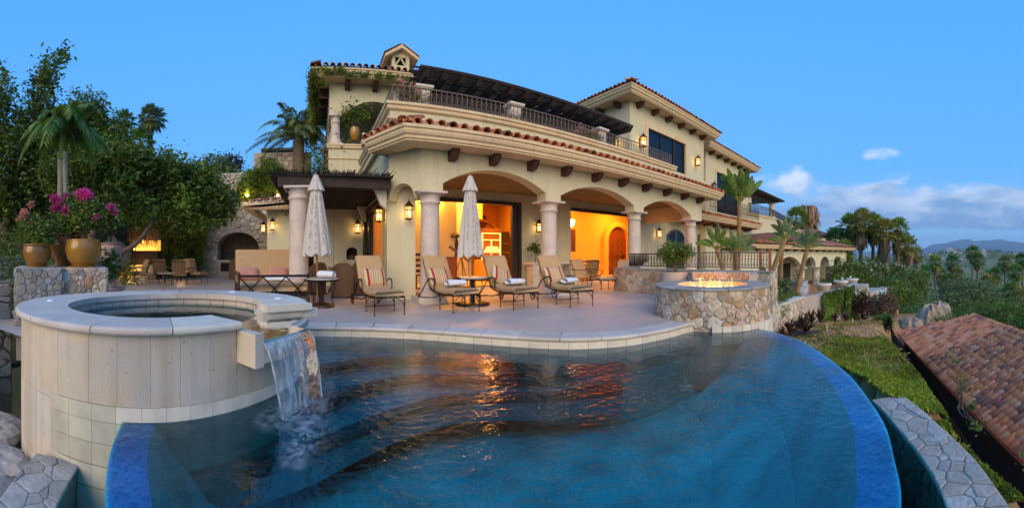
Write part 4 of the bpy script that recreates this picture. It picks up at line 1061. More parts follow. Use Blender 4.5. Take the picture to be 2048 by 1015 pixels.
# clods, dry leaves and weeds lying on the bare soil
mb = MB(); wd_ = []
for i in range(2600):
    x = r.uniform(7.5, 26); y = r.uniform(crest_y(x), 3.2); z = zr_cut(x, y)
    if z < -1.65-max(0, x-9)*.12: continue
    if i % 3: s = r.uniform(.012, .05)*(1+x/25); mb.add([(x-s, y, z), (x, y-s, z), (x+s, y, z), (x, y+s, z), (x+s*.2, y, z+s*.8)], [(0, 1, 4), (1, 2, 4), (2, 3, 4), (3, 0, 4)])
    elif nz(x*.9, y*1.3+2) > -.1: wd_ += [(x+r.gauss(0, .08), y+r.gauss(0, .08), z+.03) for _ in range(9)]
mb.build('soil_clods', 'soil', label='loose clods of earth scattered over the bare soil slope', kind='stuff')
V, F = leaves(np.array(wd_), .10, flat=1.2, up=.1, aspect=.3, rng=np.random.default_rng(5)); npobj('weeds', V, F, 'leaf_yellowish', label='sparse low weeds sprouting on the bare soil slope', kind='stuff')
# dark retaining face below the turf edge and the trench floor
mb = MB(); pts = [(x, y-.30) for x, y in CREST[:9]]
mb.add([(x, y-.1, -1.25-.02*x) for x, y in pts]+[(x+.1, y-.55, -6.5) for x, y in pts], [(i, i+1, len(pts)+i+1, len(pts)+i) for i in range(len(pts)-1)]); o = mb.build('waterproofed_wall', 'waterproofing'); setp(o, 'black waterproofed retaining face dropping below the edge of the turf', 'retaining wall')
# valley ground
def zv(x, y):
    d = hypot(x, y); return -7 - min(22, max(0, d-30)*.12) + .8*nz(x*.05, y*.05) + (44*math.exp(-((atan2(x, y)-1.78)/.17)**2)*math.exp(-((d-1350)/330)**2)) + max(0, d-2500)*.004
V = []; az_n = 90; rs = [1.5, 8, 14, 20, 26, 34, 44, 58, 75, 100, 140, 200, 300, 450, 650, 900, 1100, 1300, 1500, 1700, 2000, 2600, 3500, 5000, 8000, 14000]
for r_ in rs:
    for i in range(az_n+1):
        a_ = radians(-180+360*i/az_n); x, y = r_*sin(a_), r_*cos(a_)
        z = zv(x, y)
        V.append((x, y, z))
F = [(j*(az_n+1)+i, j*(az_n+1)+i+1, (j+1)*(az_n+1)+i+1, (j+1)*(az_n+1)+i) for j in range(len(rs)-1) for i in range(az_n)]
npobj('valley_ground', V, F, 'valley', smooth=True, label='green valley floor stretching to the horizon', kind='structure')

# ================================================================== the villa
VLABEL = 'large cream stucco villa with clay tiled eaves, porch arches and balconies'
villa = thing('villa', VLABEL, 'house', (0, 0, 0))
YF = 9.07; TH = .46
# --- porch arcade wall
mb = MB()
out = [(2.71, 2.9), (3.27, 2.9)] + seg_arch(3.27, 6.52, 3.12, .47) + [(6.52, 2.9), (7.10, 2.9)] + seg_arch(7.10, 10.58, 3.10, .44) + [(10.58, 2.9), (11.16, 2.9)] + seg_arch(11.16, 14.62, 3.08, .44) + [(14.62, 2.9), (15.62, 2.9), (15.62, 4.30), (2.71, 4.30)]
wall_poly(mb, out, (0, YF), (1, 0), TH)
# right return of the porch
mb.box(15.16, YF+TH, 2.9, 15.62, 12.5, 4.30)
mb.build('porch_wall', 'stucco', villa)
# --- chamfer wall with the narrow arch, and the pier behind
mb = MB(); CH = Vector((2.71-2.0, 9.07-9.78)); chl = CH.length
out = [(0, 2.70)] + arch_pts(.02, .76, 2.72, .42) + [(.76, 2.9), (chl, 2.9), (chl, 4.6), (0, 4.6)]
wall_poly(mb, out, (2.0, 9.78), CH, .34)
mb.build('corner_wall', 'stucco', villa)
mb = MB(); mb.box(2.381, 10.05, 0, 2.80, 10.55, 3.65); mb.build('corner_pier', 'stucco_pale', villa)
# --- left side wall with the wide side opening, solid above
mb = MB(); hole_wall(mb, (1.98, 17.2), (0, -1), .40, 17.2-10.05, 0, 4.62, [(17.2-14.6, .04, 17.2-10.56, 2.95)]); mb.box(1.98, 9.80, 3.20, 2.38, 10.049, 4.62)
mb.build('side_wall', 'stucco', villa)
# --- balcony parapet walls with mouldings
mb = MB(); mb.box(1.84, 9.0, 4.42, 15.9, 9.25, 4.86); mb.box(1.84, 9.25, 4.42, 2.1, 14.9, 4.86); mb.box(13.0, 9.25, 4.42, 13.2, 12, 4.86); mb.build('parapet', 'stucco', villa)
mb = MB(); sweep(mb, [(1.80, 14.9), (1.80, 8.96), (13.25, 8.96)], [(-.34, 0), (.0, 0), (.03, .03), (.03, .10), (.07, .12), (.07, .19), (-.34, .19)], 4.86)
sweep(mb, [(1.81, 14.9), (1.81, 8.97), (13.25, 8.97)], [(-.1, 0), (.0, 0), (.022, .02), (.022, .05), (.0, .06), (-.1, .06)], 4.62)
mb.build('parapet_coping', 'trim', villa)
mb = MB(); mb.box(2.1, 9.25, 4.35, 13.1, 14.9, 4.42); mb.box(13.1, 9.25, 4.35, 15.9, 12.4, 4.42); mb.build('balcony_floor', 'interior_floor', villa)
# --- main eave: cornice, roof strip and tiles
EP = [(1.42, 9.75), (2.10, 8.40), (16.35, 8.40), (16.35, 9.6)]
mb = MB(); sweep(mb, EP, CORNICE, 3.96); mb.build('cornice', 'trim', villa)
mb = MB(); roof_slab(mb, [(2.0, 8.28, 4.315), (16.5, 8.28, 4.315), (15.9, 9.02, 4.55), (2.25, 9.02, 4.55)], .04); roof_slab(mb, [(1.30, 9.75, 4.315), (2.0, 8.28, 4.315), (2.25, 9.02, 4.55), (1.9, 9.75, 4.55)], .04)
roof_slab(mb, [(16.5, 8.28, 4.315), (16.5, 9.7, 4.315), (15.9, 9.7, 4.55), (15.9, 9.02, 4.55)], .04); mb.build('eave_roof', 'clay_tile', villa)
eave_tiles(villa, (2.05, 8.26), (16.45, 8.26), 4.33, .30, .30, 1, sc=1.18)
eave_tiles(villa, (1.32, 9.70), (1.95, 8.36), 4.33, .28, .30, 2, sc=1.15)
# hip ridge tiles of the eave corner
for i in range(5):
    t = i/5; inst('ridge_tile', TILE, villa, (1.98+.30*t, 8.28+.72*t, 4.36+.26*t), (.3, 0, -.4), (1.2, .8, 1.1))
# corbels under the main eave
mb = MB(); mb.box(-.11, -.42, -.26, .11, .05, 0); mb.lathe([(.11, -.02)], 3) if False else None
CORB = MB(); CORB.add([(-.11, .05, -.30), (.11, .05, -.30), (.11, .05, 0), (-.11, .05, 0), (-.11, -.40, -.14), (.11, -.40, -.14), (.11, -.44, 0), (-.11, -.44, 0), (-.11, -.26, -.26), (.11, -.26, -.26)], [(0, 1, 2, 3), (8, 9, 1, 0), (4, 5, 9, 8), (4, 7, 6, 5), (7, 3, 2, 6), (0, 3, 7, 4, 8), (1, 9, 5, 6, 2)])
CORBM = CORB.mesh('corbel', 'corbel_wood')
for i, u in enumerate([3.50, 4.70, 5.95, 7.2, 8.5, 9.8, 11.15, 12.5, 13.85, 15.2]): inst('corbel', CORBM, villa, (u, 9.06, 3.955), (0, 0, 0), (.9, .85, .88))
# --- columns of the porch
COLP = [(.0, 2.9), (.34, 2.9), (.34, 2.84), (.30, 2.82), (.27, 2.76), (.255, 2.70), (.255, 2.66), (.285, 2.64), (.285, 2.60), (.245, 2.58), (.245, 2.45), (.25, 1.4), (.262, .32), (.262, .26), (.32, .22), (.33, .12), (.36, .10), (.36, .04)]
def column(parent, x, y, z0, top, r=1.0, m='cantera', name='column', square=True, n=28):
    h = top-z0; mb = MB(); pr = [(a*r, z0+(b if b > 1 else b)*1.0) for a, b in COLP]; pr = [(a*r, (top-(2.9-b)) if b > 1.5 else z0+b) for a, b in COLP]
    pr = sorted(pr, key=lambda q: -q[1]) ; mb.lathe(pr, n, (x, y, 0))
    o = mb.build(name, m, parent)
    if square:
        mb = MB(); mb.box(x-.37*r, y-.37*r, top-.055, x+.37*r, y+.37*r, top-.002); mb.build('abacus', m, o)
        mb = MB(); mb.box(x-.38*r, y-.38*r, z0, x+.38*r, y+.38*r, z0+.06 if z0 > -.5 else z0+.1); mb.build('plinth', m, o)
    return o
column(villa, 2.99, 9.31, 0, 2.9); column(villa, 6.81, 9.31, 0, 2.9); column(villa, 10.87, 9.31, .80, 2.9); column(villa, 14.98, 9.31, .3, 2.9)
for q in ((6.35, 8.86, 0, 7.27, 9.76, .16), (2.6, 9.0, 0, 3.35, 9.76, .16), (10.42, 8.86, .80, 11.32, 9.76, .96), (14.55, 8.86, .1, 15.45, 9.76, .3)): mb = MB(); mb.box(*q); mb.build('column_base', 'cantera_pale', villa)
# --- porch: ceiling and the house wall behind with the two sliding openings
mb = MB(); mb.box(2.4, YF+TH, 3.62, 15.16, 12.46, 3.68); mb.build('porch_ceiling', 'shaded_plaster', villa)
YW = 12.5
mb = MB(); hole_wall(mb, (2.4, YW), (1, 0), .35, 21.5-2.4, -.5, 3.8, [(3.70-2.4-1.3, .05, 7.75-2.4, 3.30), (10.35-2.4, .05, 15.0-2.4, 3.30), (17.6-2.4, .3, 19.2-2.4, 2.6), (21.0-2.4, .2, 21.49-2.4, 2.6)])
mb.build('house_wall', 'stucco', villa)
mb = MB(); mb.box(2.4, 12.2, .0, 17, 12.86, .05); mb.box(15.6, 11.9, 0, 16.2, 12.2, .03); mb.build('threshold', 'cantera_pale', villa)
# door frames: dark sliding panels stacked at the right of opening one, tracks above
mb = MB(); mb.box(2.45, 12.42, 3.17, 7.75, 12.60, 3.30); mb.box(7.35, 12.44, .05, 7.5, 12.60, 3.17); mb.box(7.62, 12.40, .05, 7.75, 12.58, 3.17); mb.box(2.4, 12.42, 0.05, 7.75, 12.6, .08); mb.build('door_frame', 'frame_dark', villa)
mb = MB(); mb.box(7.5, 12.47, .08, 7.62, 12.56, 3.17); mb.build('sliding_door', 'frame_dark', villa)
mb = MB(); mb.box(10.35, 12.42, 3.17, 15.0, 12.60, 3.30); mb.box(10.35, 12.42, .05, 15.0, 12.6, .08); mb.box(14.7, 12.42, .08, 15.0, 12.6, 3.17); mb.build('door_frame', 'frame_dark', villa)
mb = MB(); mb.box(1.90, 14.2, 0.04, 2.02, 14.6, 2.95); mb.box(1.90, 10.56, 2.80, 2.3, 14.6, 2.95); mb.box(2.0, 13.6, .04, 2.15, 14.2, 2.8); mb.build('side_door_frame', 'frame_dark', villa)
# --- interior room
mb = MB(); X0r, X1r, Y1r, ZT = 2.5, 19.4, 19.0, 4.1
mb.add([(X0r, 12.86, .05), (X1r, 12.86, .05), (X1r, Y1r, .05), (X0r, Y1r, .05)], [(0, 1, 2, 3)]); mb.build('room_floor', 'interior_floor', villa)
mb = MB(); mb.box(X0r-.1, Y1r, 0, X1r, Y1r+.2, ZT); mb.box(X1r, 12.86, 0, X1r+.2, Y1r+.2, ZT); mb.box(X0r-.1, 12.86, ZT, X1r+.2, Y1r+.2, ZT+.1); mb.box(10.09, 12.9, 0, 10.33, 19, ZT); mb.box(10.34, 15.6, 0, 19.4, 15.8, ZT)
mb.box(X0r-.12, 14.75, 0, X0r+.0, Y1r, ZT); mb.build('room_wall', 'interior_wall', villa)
# arched niches on the inside walls
def arch_frame(x0, x1, z0, zs, rise, y, th=.25, w=.22, name='arch_surround', m='interior_wall'):
    mb = MB(); wall_poly(mb, [(x0-w, z0), (x0, z0)] + seg_arch(x0, x1, zs, rise) + [(x1, z0), (x1+w, z0)] + list(reversed(seg_arch(x0-w, x1+w, zs, rise+w*.8))), (0, y), (1, 0), th)
    return mb.build(name, m, villa)
arch_frame(4.7, 6.3, .05, 2.35, .55, 16.5, .3, .5); arch_frame(8.2, 10.0, 1.2, 2.6, .5, 18.75, .24, .2)
arch_frame(15.55, 17.35, .05, 2.15, .80, 15.3, .3, .35)
mb = MB(); wall_poly(mb, [(3.0, 0.05), (3.85, .05), (3.85, 4.1), (3.0, 4.1)], (0, 16.5), (1, 0), .3); wall_poly(mb, [(3.75, 3.0), (8.0, 3.0), (8.0, 4.1), (3.75, 4.1)], (0, 16.45), (1, 0), .3); mb.build('room_wall', 'interior_wall', villa)
# the great arched wooden door inside
dr = MB(); wall_poly(dr, [(15.6, .05), (17.3, .05)] + list(reversed(seg_arch(15.6, 17.3, 2.15, .78))), (0, 15.5), (1, 0), .08); d_o = dr.build('arched_door', 'door_wood', villa)
mb = MB()
for i in range(4): mb.box(15.7+.40*i, 15.46, .2, 16.0+.40*i, 15.499, 1.0); mb.box(15.7+.40*i, 15.46, 1.15, 16.0+.40*i, 15.499, 2.1)
mb.build('door_panel', 'interior_wood', d_o); mb = MB(); mb.box(16.9, 15.40, .95, 16.98, 15.459, 1.25); mb.build('door_handle', 'black_iron', d_o)
# interior lights
def alight(name, loc, size, e, rot=(0, 0, 0), col=(1, .42, .06)):
    l = bpy.data.lights.new(name, 'AREA'); l.energy = e; l.size = size; l.color = col; o = bpy.data.objects.new(name, l); C.objects.link(o); o.location = loc; o.rotation_euler = rot; return o
for x, y, e in ((4.8, 14.6, 200), (7.2, 15.6, 230), (12.0, 14.2, 110), (15.6, 14.1, 140)): alight('room_light', (x, y, 4.05), 1.2, e)
alight('room_light', (5.1, 17.8, 3.9), 1.0, 60, col=(1, .68, .22))

# --- upper right tower A
def tower(X0_, X1_, Y0_, Y1_, zb, zt, holes, nm):
    mb = MB(); hole_wall(mb, (X0_, Y0_), (1, 0), .3, X1_-X0_, zb, zt, holes); mb.box(X0_+.0, Y0_+.301, zb, X0_+.3, Y1_, zt) if nm != 'A' else hole_wall(mb, (X0_, Y1_), (0, -1), .3, Y1_-Y0_-.301, zb, zt, [(Y1_-13.2, 4.45, Y1_-11.9, 7.0)])
    mb.box(X1_-.3, Y0_+.301, zb, X1_, Y1_, zt); mb.box(X0_+.3, Y1_-.3, zb, X1_-.3, Y1_, zt); mb.build('tower_wall', 'stucco', villa)
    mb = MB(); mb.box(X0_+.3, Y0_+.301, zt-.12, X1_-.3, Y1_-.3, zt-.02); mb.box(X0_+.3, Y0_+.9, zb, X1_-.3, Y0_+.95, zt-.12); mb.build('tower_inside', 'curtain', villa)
    e = .62; P_ = [(X0_-e, Y1_+e), (X0_-e, Y0_-e), (X1_+e, Y0_-e), (X1_+e, Y1_+e)]
    mb = MB(); sweep(mb, P_, CORNICE, zt-.06); mb.build('cornice', 'trim', villa)
    a = e+.16; z = zt+.30; cx0, cx1, cyy = X0_+1.8, X1_-1.8, (Y0_+Y1_)/2; zr_ = z+1.0
    mb = MB(); mb.add([(X0_-a, Y0_-a, z), (X1_+a, Y0_-a, z), (X1_+a, Y1_+a, z), (X0_-a, Y1_+a, z), (cx0, cyy, zr_), (cx1, cyy, zr_)], [(0, 1, 5, 4), (1, 2, 5), (2, 3, 4, 5), (3, 0, 4), (3, 2, 1, 0)]); mb.build('roof', 'clay_tile', villa)
    eave_tiles(villa, (X0_-a, Y0_-a), (X1_+a, Y0_-a), z+.02, .24, .30, 1, sc=.95)
    eave_tiles(villa, (X0_-a, Y1_+a), (X0_-a, Y0_-a), z+.02, .24, .30, 1, sc=.95)
    for x in arange(X0_+.5, X1_-.3, 1.15): inst('corbel', CORBM, villa, (x, Y0_, zt-.066), (0, 0, 0), (.9, .9, .75))
    for y in arange(Y0_+.6, Y1_-.3, 1.15): inst('corbel', CORBM, villa, (X0_, y, zt-.066), (0, 0, -pi/2), (.9, .9, .75))
    for i in range(5): inst('ridge_tile', TILE, villa, (X0_-a+(cx0-X0_+a)*i/6, Y0_-a+(cyy-Y0_+a)*i/6, z+.04+i/6), (.3, 0, -.6), (1.2, 1, 1.1))
TAx0, TAx1 = 12.55, 19.2
tower(TAx0, TAx1, 11.0, 14.6, 4.42, 8.28, [(13.85-TAx0, 4.44, 17.15-TAx0, 7.30)], 'A')
def window_set(x0, x1, y, z0, z1, mull, glass='window_glass', fm='frame_dark', cur=True):
    mb = MB(); f_ = .07
    mb.box(x0, y, z0, x0+f_, y+.1, z1); mb.box(x1-f_, y, z0, x1, y+.1, z1); mb.box(x0+f_, y, z1-f_, x1-f_, y+.1, z1); mb.box(x0+f_, y, z0, x1-f_, y+.1, z0+f_)
    for m_ in mull: mb.box(m_-.05, y-.01, z0+f_, m_+.05, y+.09, z1-f_)
    w_ = mb.build('window_frame', fm, villa); e = [x0+f_]+[q for m_ in mull for q in (m_-.05, m_+.05)]+[x1-f_]
    for i in range(0, len(e), 2):
        mb = MB(); mb.box(e[i], y+.04, z0+f_, e[i+1], y+.055, z1-f_); mb.build('pane', glass, w_)
    if cur:
        mb = MB(); n = 60; mb.add([(x0+(x1-x0)*i/n, y+.35+.05*sin(i*1.4), z) for z in (z0, z1) for i in range(n+1)], [(i, i+1, n+2+i, n+1+i) for i in range(n)], True); mb.build('curtain', 'curtain', villa)
    return w_
mb = MB(); mb.box(2.4, 15.4, 4.42, 12.6, 15.55, 6.66); mb.build('balcony_back_wall', 'interior_wood', villa)
window_set(13.85, 17.15, 11.05, 4.44, 7.30, [15.0, 16.1])
mb = MB(); s_ = [(13.62, 4.42), (13.62, 7.52), (17.38, 7.52), (17.38, 4.42)]
mb.box(13.65, 10.95, 4.42, 13.85, 10.998, 7.50); mb.box(17.15, 10.95, 4.42, 17.35, 10.998, 7.50); mb.box(13.85, 10.95, 7.30, 17.15, 10.998, 7.50); mb.build('window_surround', 'trim', villa)
mb = MB(); mb.box(12.60, 11.9, 4.45, 12.70, 12.0, 7.0); mb.box(12.60, 13.1, 4.45, 12.70, 13.2, 7.0); mb.box(12.60, 12.0, 6.9, 12.7, 13.1, 7.0); d_o = mb.build('balcony_door_frame', 'frame_blue', villa)
mb = MB(); mb.box(12.64, 12.0, 4.45, 12.66, 13.1, 6.9); mb.build('pane', 'window_glass', d_o)
# --- second tower B and its little balcony
tower(21.2, 28.4, 12.0, 16.2, -.5, 8.20, [(22.7-21.2, 4.2, 26.3-21.2, 7.0), (22.4-21.2, .3, 24.2-21.2, 2.6)], 'B')
window_set(22.7, 26.3, 12.05, 4.2, 7.0, [24.4])
mb = MB(); mb.box(22.5, 11.95, 4.2, 22.7, 11.998, 7.2); mb.box(26.3, 11.95, 4.2, 26.5, 11.998, 7.2); mb.box(22.7, 11.95, 7.0, 26.3, 11.998, 7.2); mb.build('window_surround', 'trim', villa)
mb = MB(); mb.box(19.2, 12.0, 4.2, 21.2, 12.3, 8.2) if False else None
mb = MB(); mb.box(17.0, 12.5, 3.8, 21.2, 13.0, 6.8); mb.build('link_wall', 'stucco', villa)
# lower tiled eave under tower B
mb = MB(); sweep(mb, [(17.6, 11.0), (28.6, 11.0)], CORNICE, 3.35); mb.build('cornice', 'trim', villa)
mb = MB(); roof_slab(mb, [(17.5, 10.85, 3.71), (28.7, 10.85, 3.71), (28.7, 12.0, 4.05), (17.5, 12.0, 4.05)], .06); mb.box(17.6, 11.3, 3.3, 28.6, 12.5, 3.68); mb.build('eave_roof', 'clay_tile', villa)
eave_tiles(villa, (17.6, 10.83), (28.5, 10.83), 3.73, .26, .30, 1, sc=1.0)
for x in arange(18.4, 28, 1.3): inst('corbel', CORBM, villa, (x, 11.95, 3.345), (0, 0, 0), (1, 1.6, .8))
mb = MB(); mb.box(21.5, 12.48, -.5, 28.4, 12.5, 3.4); mb.build('porch_back_wall', 'stucco', villa)
# arched windows on the ground floor wall (far right of the porch)
def arched_window(x0, x1, y, z0, zs, rise, m='frame_blue'):
    mb = MB(); w_ = .10
    wall_poly(mb, [(x0-w_, z0), (x0, z0)] + seg_arch(x0, x1, zs, rise) + [(x1, z0), (x1+w_, z0)] + list(reversed(seg_arch(x0-w_, x1+w_, zs, rise+w_))), (0, y-.06), (1, 0), .06)
    c = (x0+x1)/2; mb.box(c-.09, y-.05, z0, c+.09, y-.002, zs+rise-.02); mb.box(x0, y-.05, z0, c-.09, y-.002, z0+.25); mb.box(c+.09, y-.05, z0, x1, y-.002, z0+.25)
    f_ = mb.build('arched_window_frame', m, villa)
    mb = MB(); wall_poly(mb, [(x0, z0+.25), (x1, z0+.25)] + list(reversed(seg_arch(x0, x1, zs, rise))), (0, y-.02), (1, 0), .015); mb.build('pane', 'window_glass', f_)
    mb = MB(); wall_poly(mb, [(x0, z0), (x1, z0)] + list(reversed(seg_arch(x0, x1, zs, rise))), (0, y-.003), (1, 0), .002); mb.build('shade_sheet', 'soot_and_shade', f_)  # black sheet whose colour stands for the unlit room behind the pane
    return f_
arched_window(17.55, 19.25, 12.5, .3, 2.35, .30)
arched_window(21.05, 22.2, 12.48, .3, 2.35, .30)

# --- upper left wing with the vine
mb = MB(); out = [(0, 4.9), (0, 8.72), (7.0, 8.72), (7.0, 4.9), (6.0, 4.9), (6.0, 7.05)] + list(reversed(seg_arch(3.4, 6.0, 7.05, .6))) + [(3.4, 5.9), (3.0, 5.9), (3.0, 7.05)] + list(reversed(seg_arch(.72, 3.0, 7.05, .62))) + [(.72, 6.95), (.0, 6.95), (-.001, 5.0)]
out = [(0, 7.3), (.72, 7.3)] + seg_arch(.72, 3.3, 7.35, .60) + [(3.3, 5.2), (7.0, 5.2), (7.0, 8.72), (0, 8.72)]
wall_poly(mb, out, (.62, 16.0), (1, 0), .4)
mb.box(.62, 16.401, 7.3, 1.0, 21, 8.72); mb.box(.62, 18.5, 4.9, 1.0, 21, 7.3); mb.box(1.0, 19.0, 4.9, 8, 19.3, 8.6); mb.box(1.0, 16.4, 8.4, 8, 19.0, 8.5); mb.build('wing_wall', 'stucco', villa)
column(villa, .90, 16.2, 6.02, 7.3, .80, name='balcony_column'); column(villa, .90, 18.1, 6.02, 7.3, .80, name='balcony_column')
mb = MB(); mb.box(.58, 15.9, 4.2, 2.7, 16.2, 5.80); mb.box(2.7, 15.85, 4.2, 8, 16.2, 6.0); mb.box(.58, 16.2, 3.5, .8, 21, 5.8); mb.build('wing_parapet', 'stucco', villa)
mb = MB(); sweep(mb, [(.55, 21), (.55, 15.87), (2.0, 15.87)], [(-.34, 0), (0, 0), (.05, .03), (.05, .12), (.08, .13), (.08, .20), (-.34, .20)], 5.80); sweep(mb, [(2.0, 15.84), (7.2, 15.84)], [(-.34, 0), (0, 0), (.05, .03), (.08, .13), (.08, .20), (-.34, .20)], 6.0)
sweep(mb, [(.56, 21), (.56, 15.88), (2.0, 15.88)], [(-.1, 0), (0, 0), (.03, .02), (.03, .06), (-.1, .08)], 5.35); mb.build('wing_coping', 'trim', villa)
mb = MB(); mb.box(.6, 15.95, -.2, 7, 21, 4.2); mb.box(1.98, 14.9, 0, 6, 15.95, 5.0); mb.build('lower_wing', 'stucco', villa)
mb = MB(); sweep(mb, [(.0, 21.3), (.0, 15.38), (7.6, 15.38)], CORNICE, 8.66); mb.build('cornice', 'trim', villa)
mb = MB(); mb.add([(-.15, 15.2, 9.02), (7.6, 15.2, 9.02), (7.6, 21.4, 9.02), (-.15, 21.4, 9.02), (3, 18.2, 10.0), (6.5, 18.2, 10.0)], [(0, 1, 5, 4), (1, 2, 5), (2, 3, 4, 5), (3, 0, 4), (3, 2, 1, 0)]); mb.build('roof', 'clay_tile', villa)
eave_tiles(villa, (-.1, 15.2), (4.6, 15.2), 9.05, .27, .3, 1, sc=1.05); eave_tiles(villa, (-.15, 21.3), (-.15, 15.2), 9.05, .27, .3, 1, sc=1.05)
for x in (1.4, 2.6, 3.8): inst('corbel', CORBM, villa, (x, 16.0, 8.65))
for y in (16.6, 17.7, 18.8, 19.9): inst('corbel', CORBM, villa, (.62, y, 8.65), (0, 0, -pi/2))
# chimney with tiled gable cap
ch = Vector((3.75, 18.0, 0)); mb = MB(); mb.box(3.3-.08, 17.5-.08, 9.2, 4.35+.08, 18.5+.08, 9.95); mb.box(3.3, 17.5, 9.95, 4.35, 18.5, 10.25); mb.box(3.3, 17.5, 10.25, 3.5, 18.5, 10.95); mb.box(4.15, 17.5, 10.25, 4.35, 18.5, 10.95); mb.box(3.5, 17.5, 10.75, 4.15, 17.6, 10.95); mb.box(3.5, 17.5, 10.25, 4.15, 17.6, 10.32); mb.box(3.5, 18.4, 10.25, 4.15, 18.5, 10.95)
mb.beam((3.52, 17.55, 10.32), (3.825, 17.55, 10.75), .08, .07, (0, 1, 0)); mb.beam((4.13, 17.55, 10.32), (3.825, 17.55, 10.75), .08, .07, (0, 1, 0)); mb.add([(3.3, 17.5, 10.95), (4.35, 17.5, 10.95), (3.825, 17.5, 11.25)], [(0, 1, 2)])
chm = mb.build('chimney', 'stucco', villa); chm.scale = (.84, .84, .92); chm.location = (.93, 2.88, .98)
mb = MB(); mb.box(3.5, 17.75, 10.25, 4.15, 17.8, 10.75); mb.build('flue', 'soot_and_shade', chm)
mb = MB(); mb.add([(2.85, 17.15, 10.72), (3.825, 17.15, 11.28), (4.80, 17.15, 10.72), (4.80, 17.15, 10.56), (3.825, 17.15, 11.1), (2.85, 17.15, 10.56)] + [(2.85, 18.9, 10.72), (3.825, 18.9, 11.28), (4.80, 18.9, 10.72), (4.80, 18.9, 10.56), (3.825, 18.9, 11.1), (2.85, 18.9, 10.56)], [(0, 1, 4, 5), (1, 2, 3, 4), (0, 6, 7, 1), (1, 7, 8, 2), (5, 4, 10, 11), (4, 3, 9, 10), (0, 5, 11, 6), (2, 8, 9, 3)]); mb.build('cap_roof', 'trim', chm)
for i in range(7):
    for s in (-1, 1): inst('roof_tile', TILE, chm, (3.825+s*1.02, 17.2+i*.27, 10.74), (.52, 0, s*pi/2), (1.1, 2.7, .7))
mb = MB(); sweep(mb, [(3.2, 18.6), (3.2, 17.4), (4.45, 17.4), (4.45, 18.6)], [(-.1, 0), (.06, 0), (.03, .12), (-.1, .12)], 9.93); mb.build('chimney_band', 'trim', chm)

# --- far right wing: terrace block, tiled porch roof, arcade
WD = Vector((.959, -.282)); WP = Vector((25.2, 11.35)); WL = 20.3
def wpt(u, v=0): q = WP + WD*u + Vector((.282, .959))*v; return (q.x, q.y)
mb = MB(); wb = Vector((28.4, 12.0)); mb.poly_prism([(28.4, 12.0), (33.5, 11.5), (52, 13.6), (52, 22), (28.4, 22)], -2, 4.55); mb.build('wing_block', 'stucco', villa)
mb = MB(); sweep(mb, [(28.2, 12.0), (33.5, 11.48), (52.1, 13.58)], [(-.3, 0), (.0, 0), (.05, .03), (.05, .12), (.10, .14), (.10, .22), (-.3, .22)], 4.55); mb.build('wing_coping', 'trim', villa)
us = [0, 8.8]
mb = MB()
# arcade wall: u along wpt; arches
def au(i): return 9.15+3.05*i
o_ = [(0, -2.2), (2.3, -2.2), (2.3, -.1)] + seg_arch(2.3, 3.4, -.1, .35) + [(3.4, -2.2), (4.9, -2.2), (4.9, .2)] + seg_arch(4.9, 8.85, .2, .85, 18) + [(8.85, .0), (9.65, .0)]
for i in range(3): o_ += seg_arch(9.65+3.05*i, 11.7+3.05*i, .22, .80) + [(11.7+3.05*i, .0), (12.7+3.05*i, .0)]
o_ += [(18.6, 0), (19.2, 0), (19.2, 2.0), (0, 2.0)]
o_ = [q for i, q in enumerate(o_) if q != (18.6, 0)]
wall_poly(mb, o_, (WP.x, WP.y), WD, .5); mb.build('arcade_wall', 'stucco_pale', villa)
for i in range(4):
    x, y = wpt(9.15+3.05*i, .25); column(villa, x, y, -2.0, 0.0, 1.55, 'cantera_pale', 'arcade_column', n=18)
mb = MB(); p = [wpt(-1, 3.2), wpt(20, 3.2), wpt(20, 3.4), wpt(-1, 3.4)]; mb.poly_prism(p, -2.2, 3.2); mb.poly_prism([wpt(3.3, .6), wpt(3.35, .6), wpt(3.35, 3.2), wpt(3.3, 3.2)], -2.2, 2); mb.build('arcade_back_wall', 'stucco_pale', villa)
for u0, u1 in ((5.3, 7.6), (10.6, 11.8), (13.2, 14.6)):
    mb = MB(); mb.poly_prism([wpt(u0, 3.1), wpt(u1, 3.1), wpt(u1, 3.19), wpt(u0, 3.19)], -2.0, .35); mb.build('glass_door', 'frame_dark', villa)
mb = MB(); mb.poly_prism([wpt(0, -.3), wpt(20, -.3), wpt(20, 3.2), wpt(0, 3.2)], -2.2, -2.0); mb.build('arcade_floor', 'terrace_floor', villa)
mb = MB(); sweep(mb, [wpt(-.8, -.70), wpt(20.2, -.70), wpt(20.2, 1.5)], CORNICE, 1.72); mb.build('cornice', 'trim', villa)
mb = MB(); A_, B_, C_, D_ = wpt(-1, -.9), wpt(20.4, -.9), wpt(20.4, 6.5), wpt(-1, 1.6)
mb.add([(*A_, 2.06), (*B_, 2.06), (*wpt(15.5, 6.2), 3.65), (*wpt(3, 3.2), 3.65), (*wpt(-1, 1.8), 3.0), (*wpt(20.4, 7), 2.06)], [(0, 1, 2, 3, 4), (1, 5, 2)]); mb.build('porch_roof', 'clay_tile', villa)
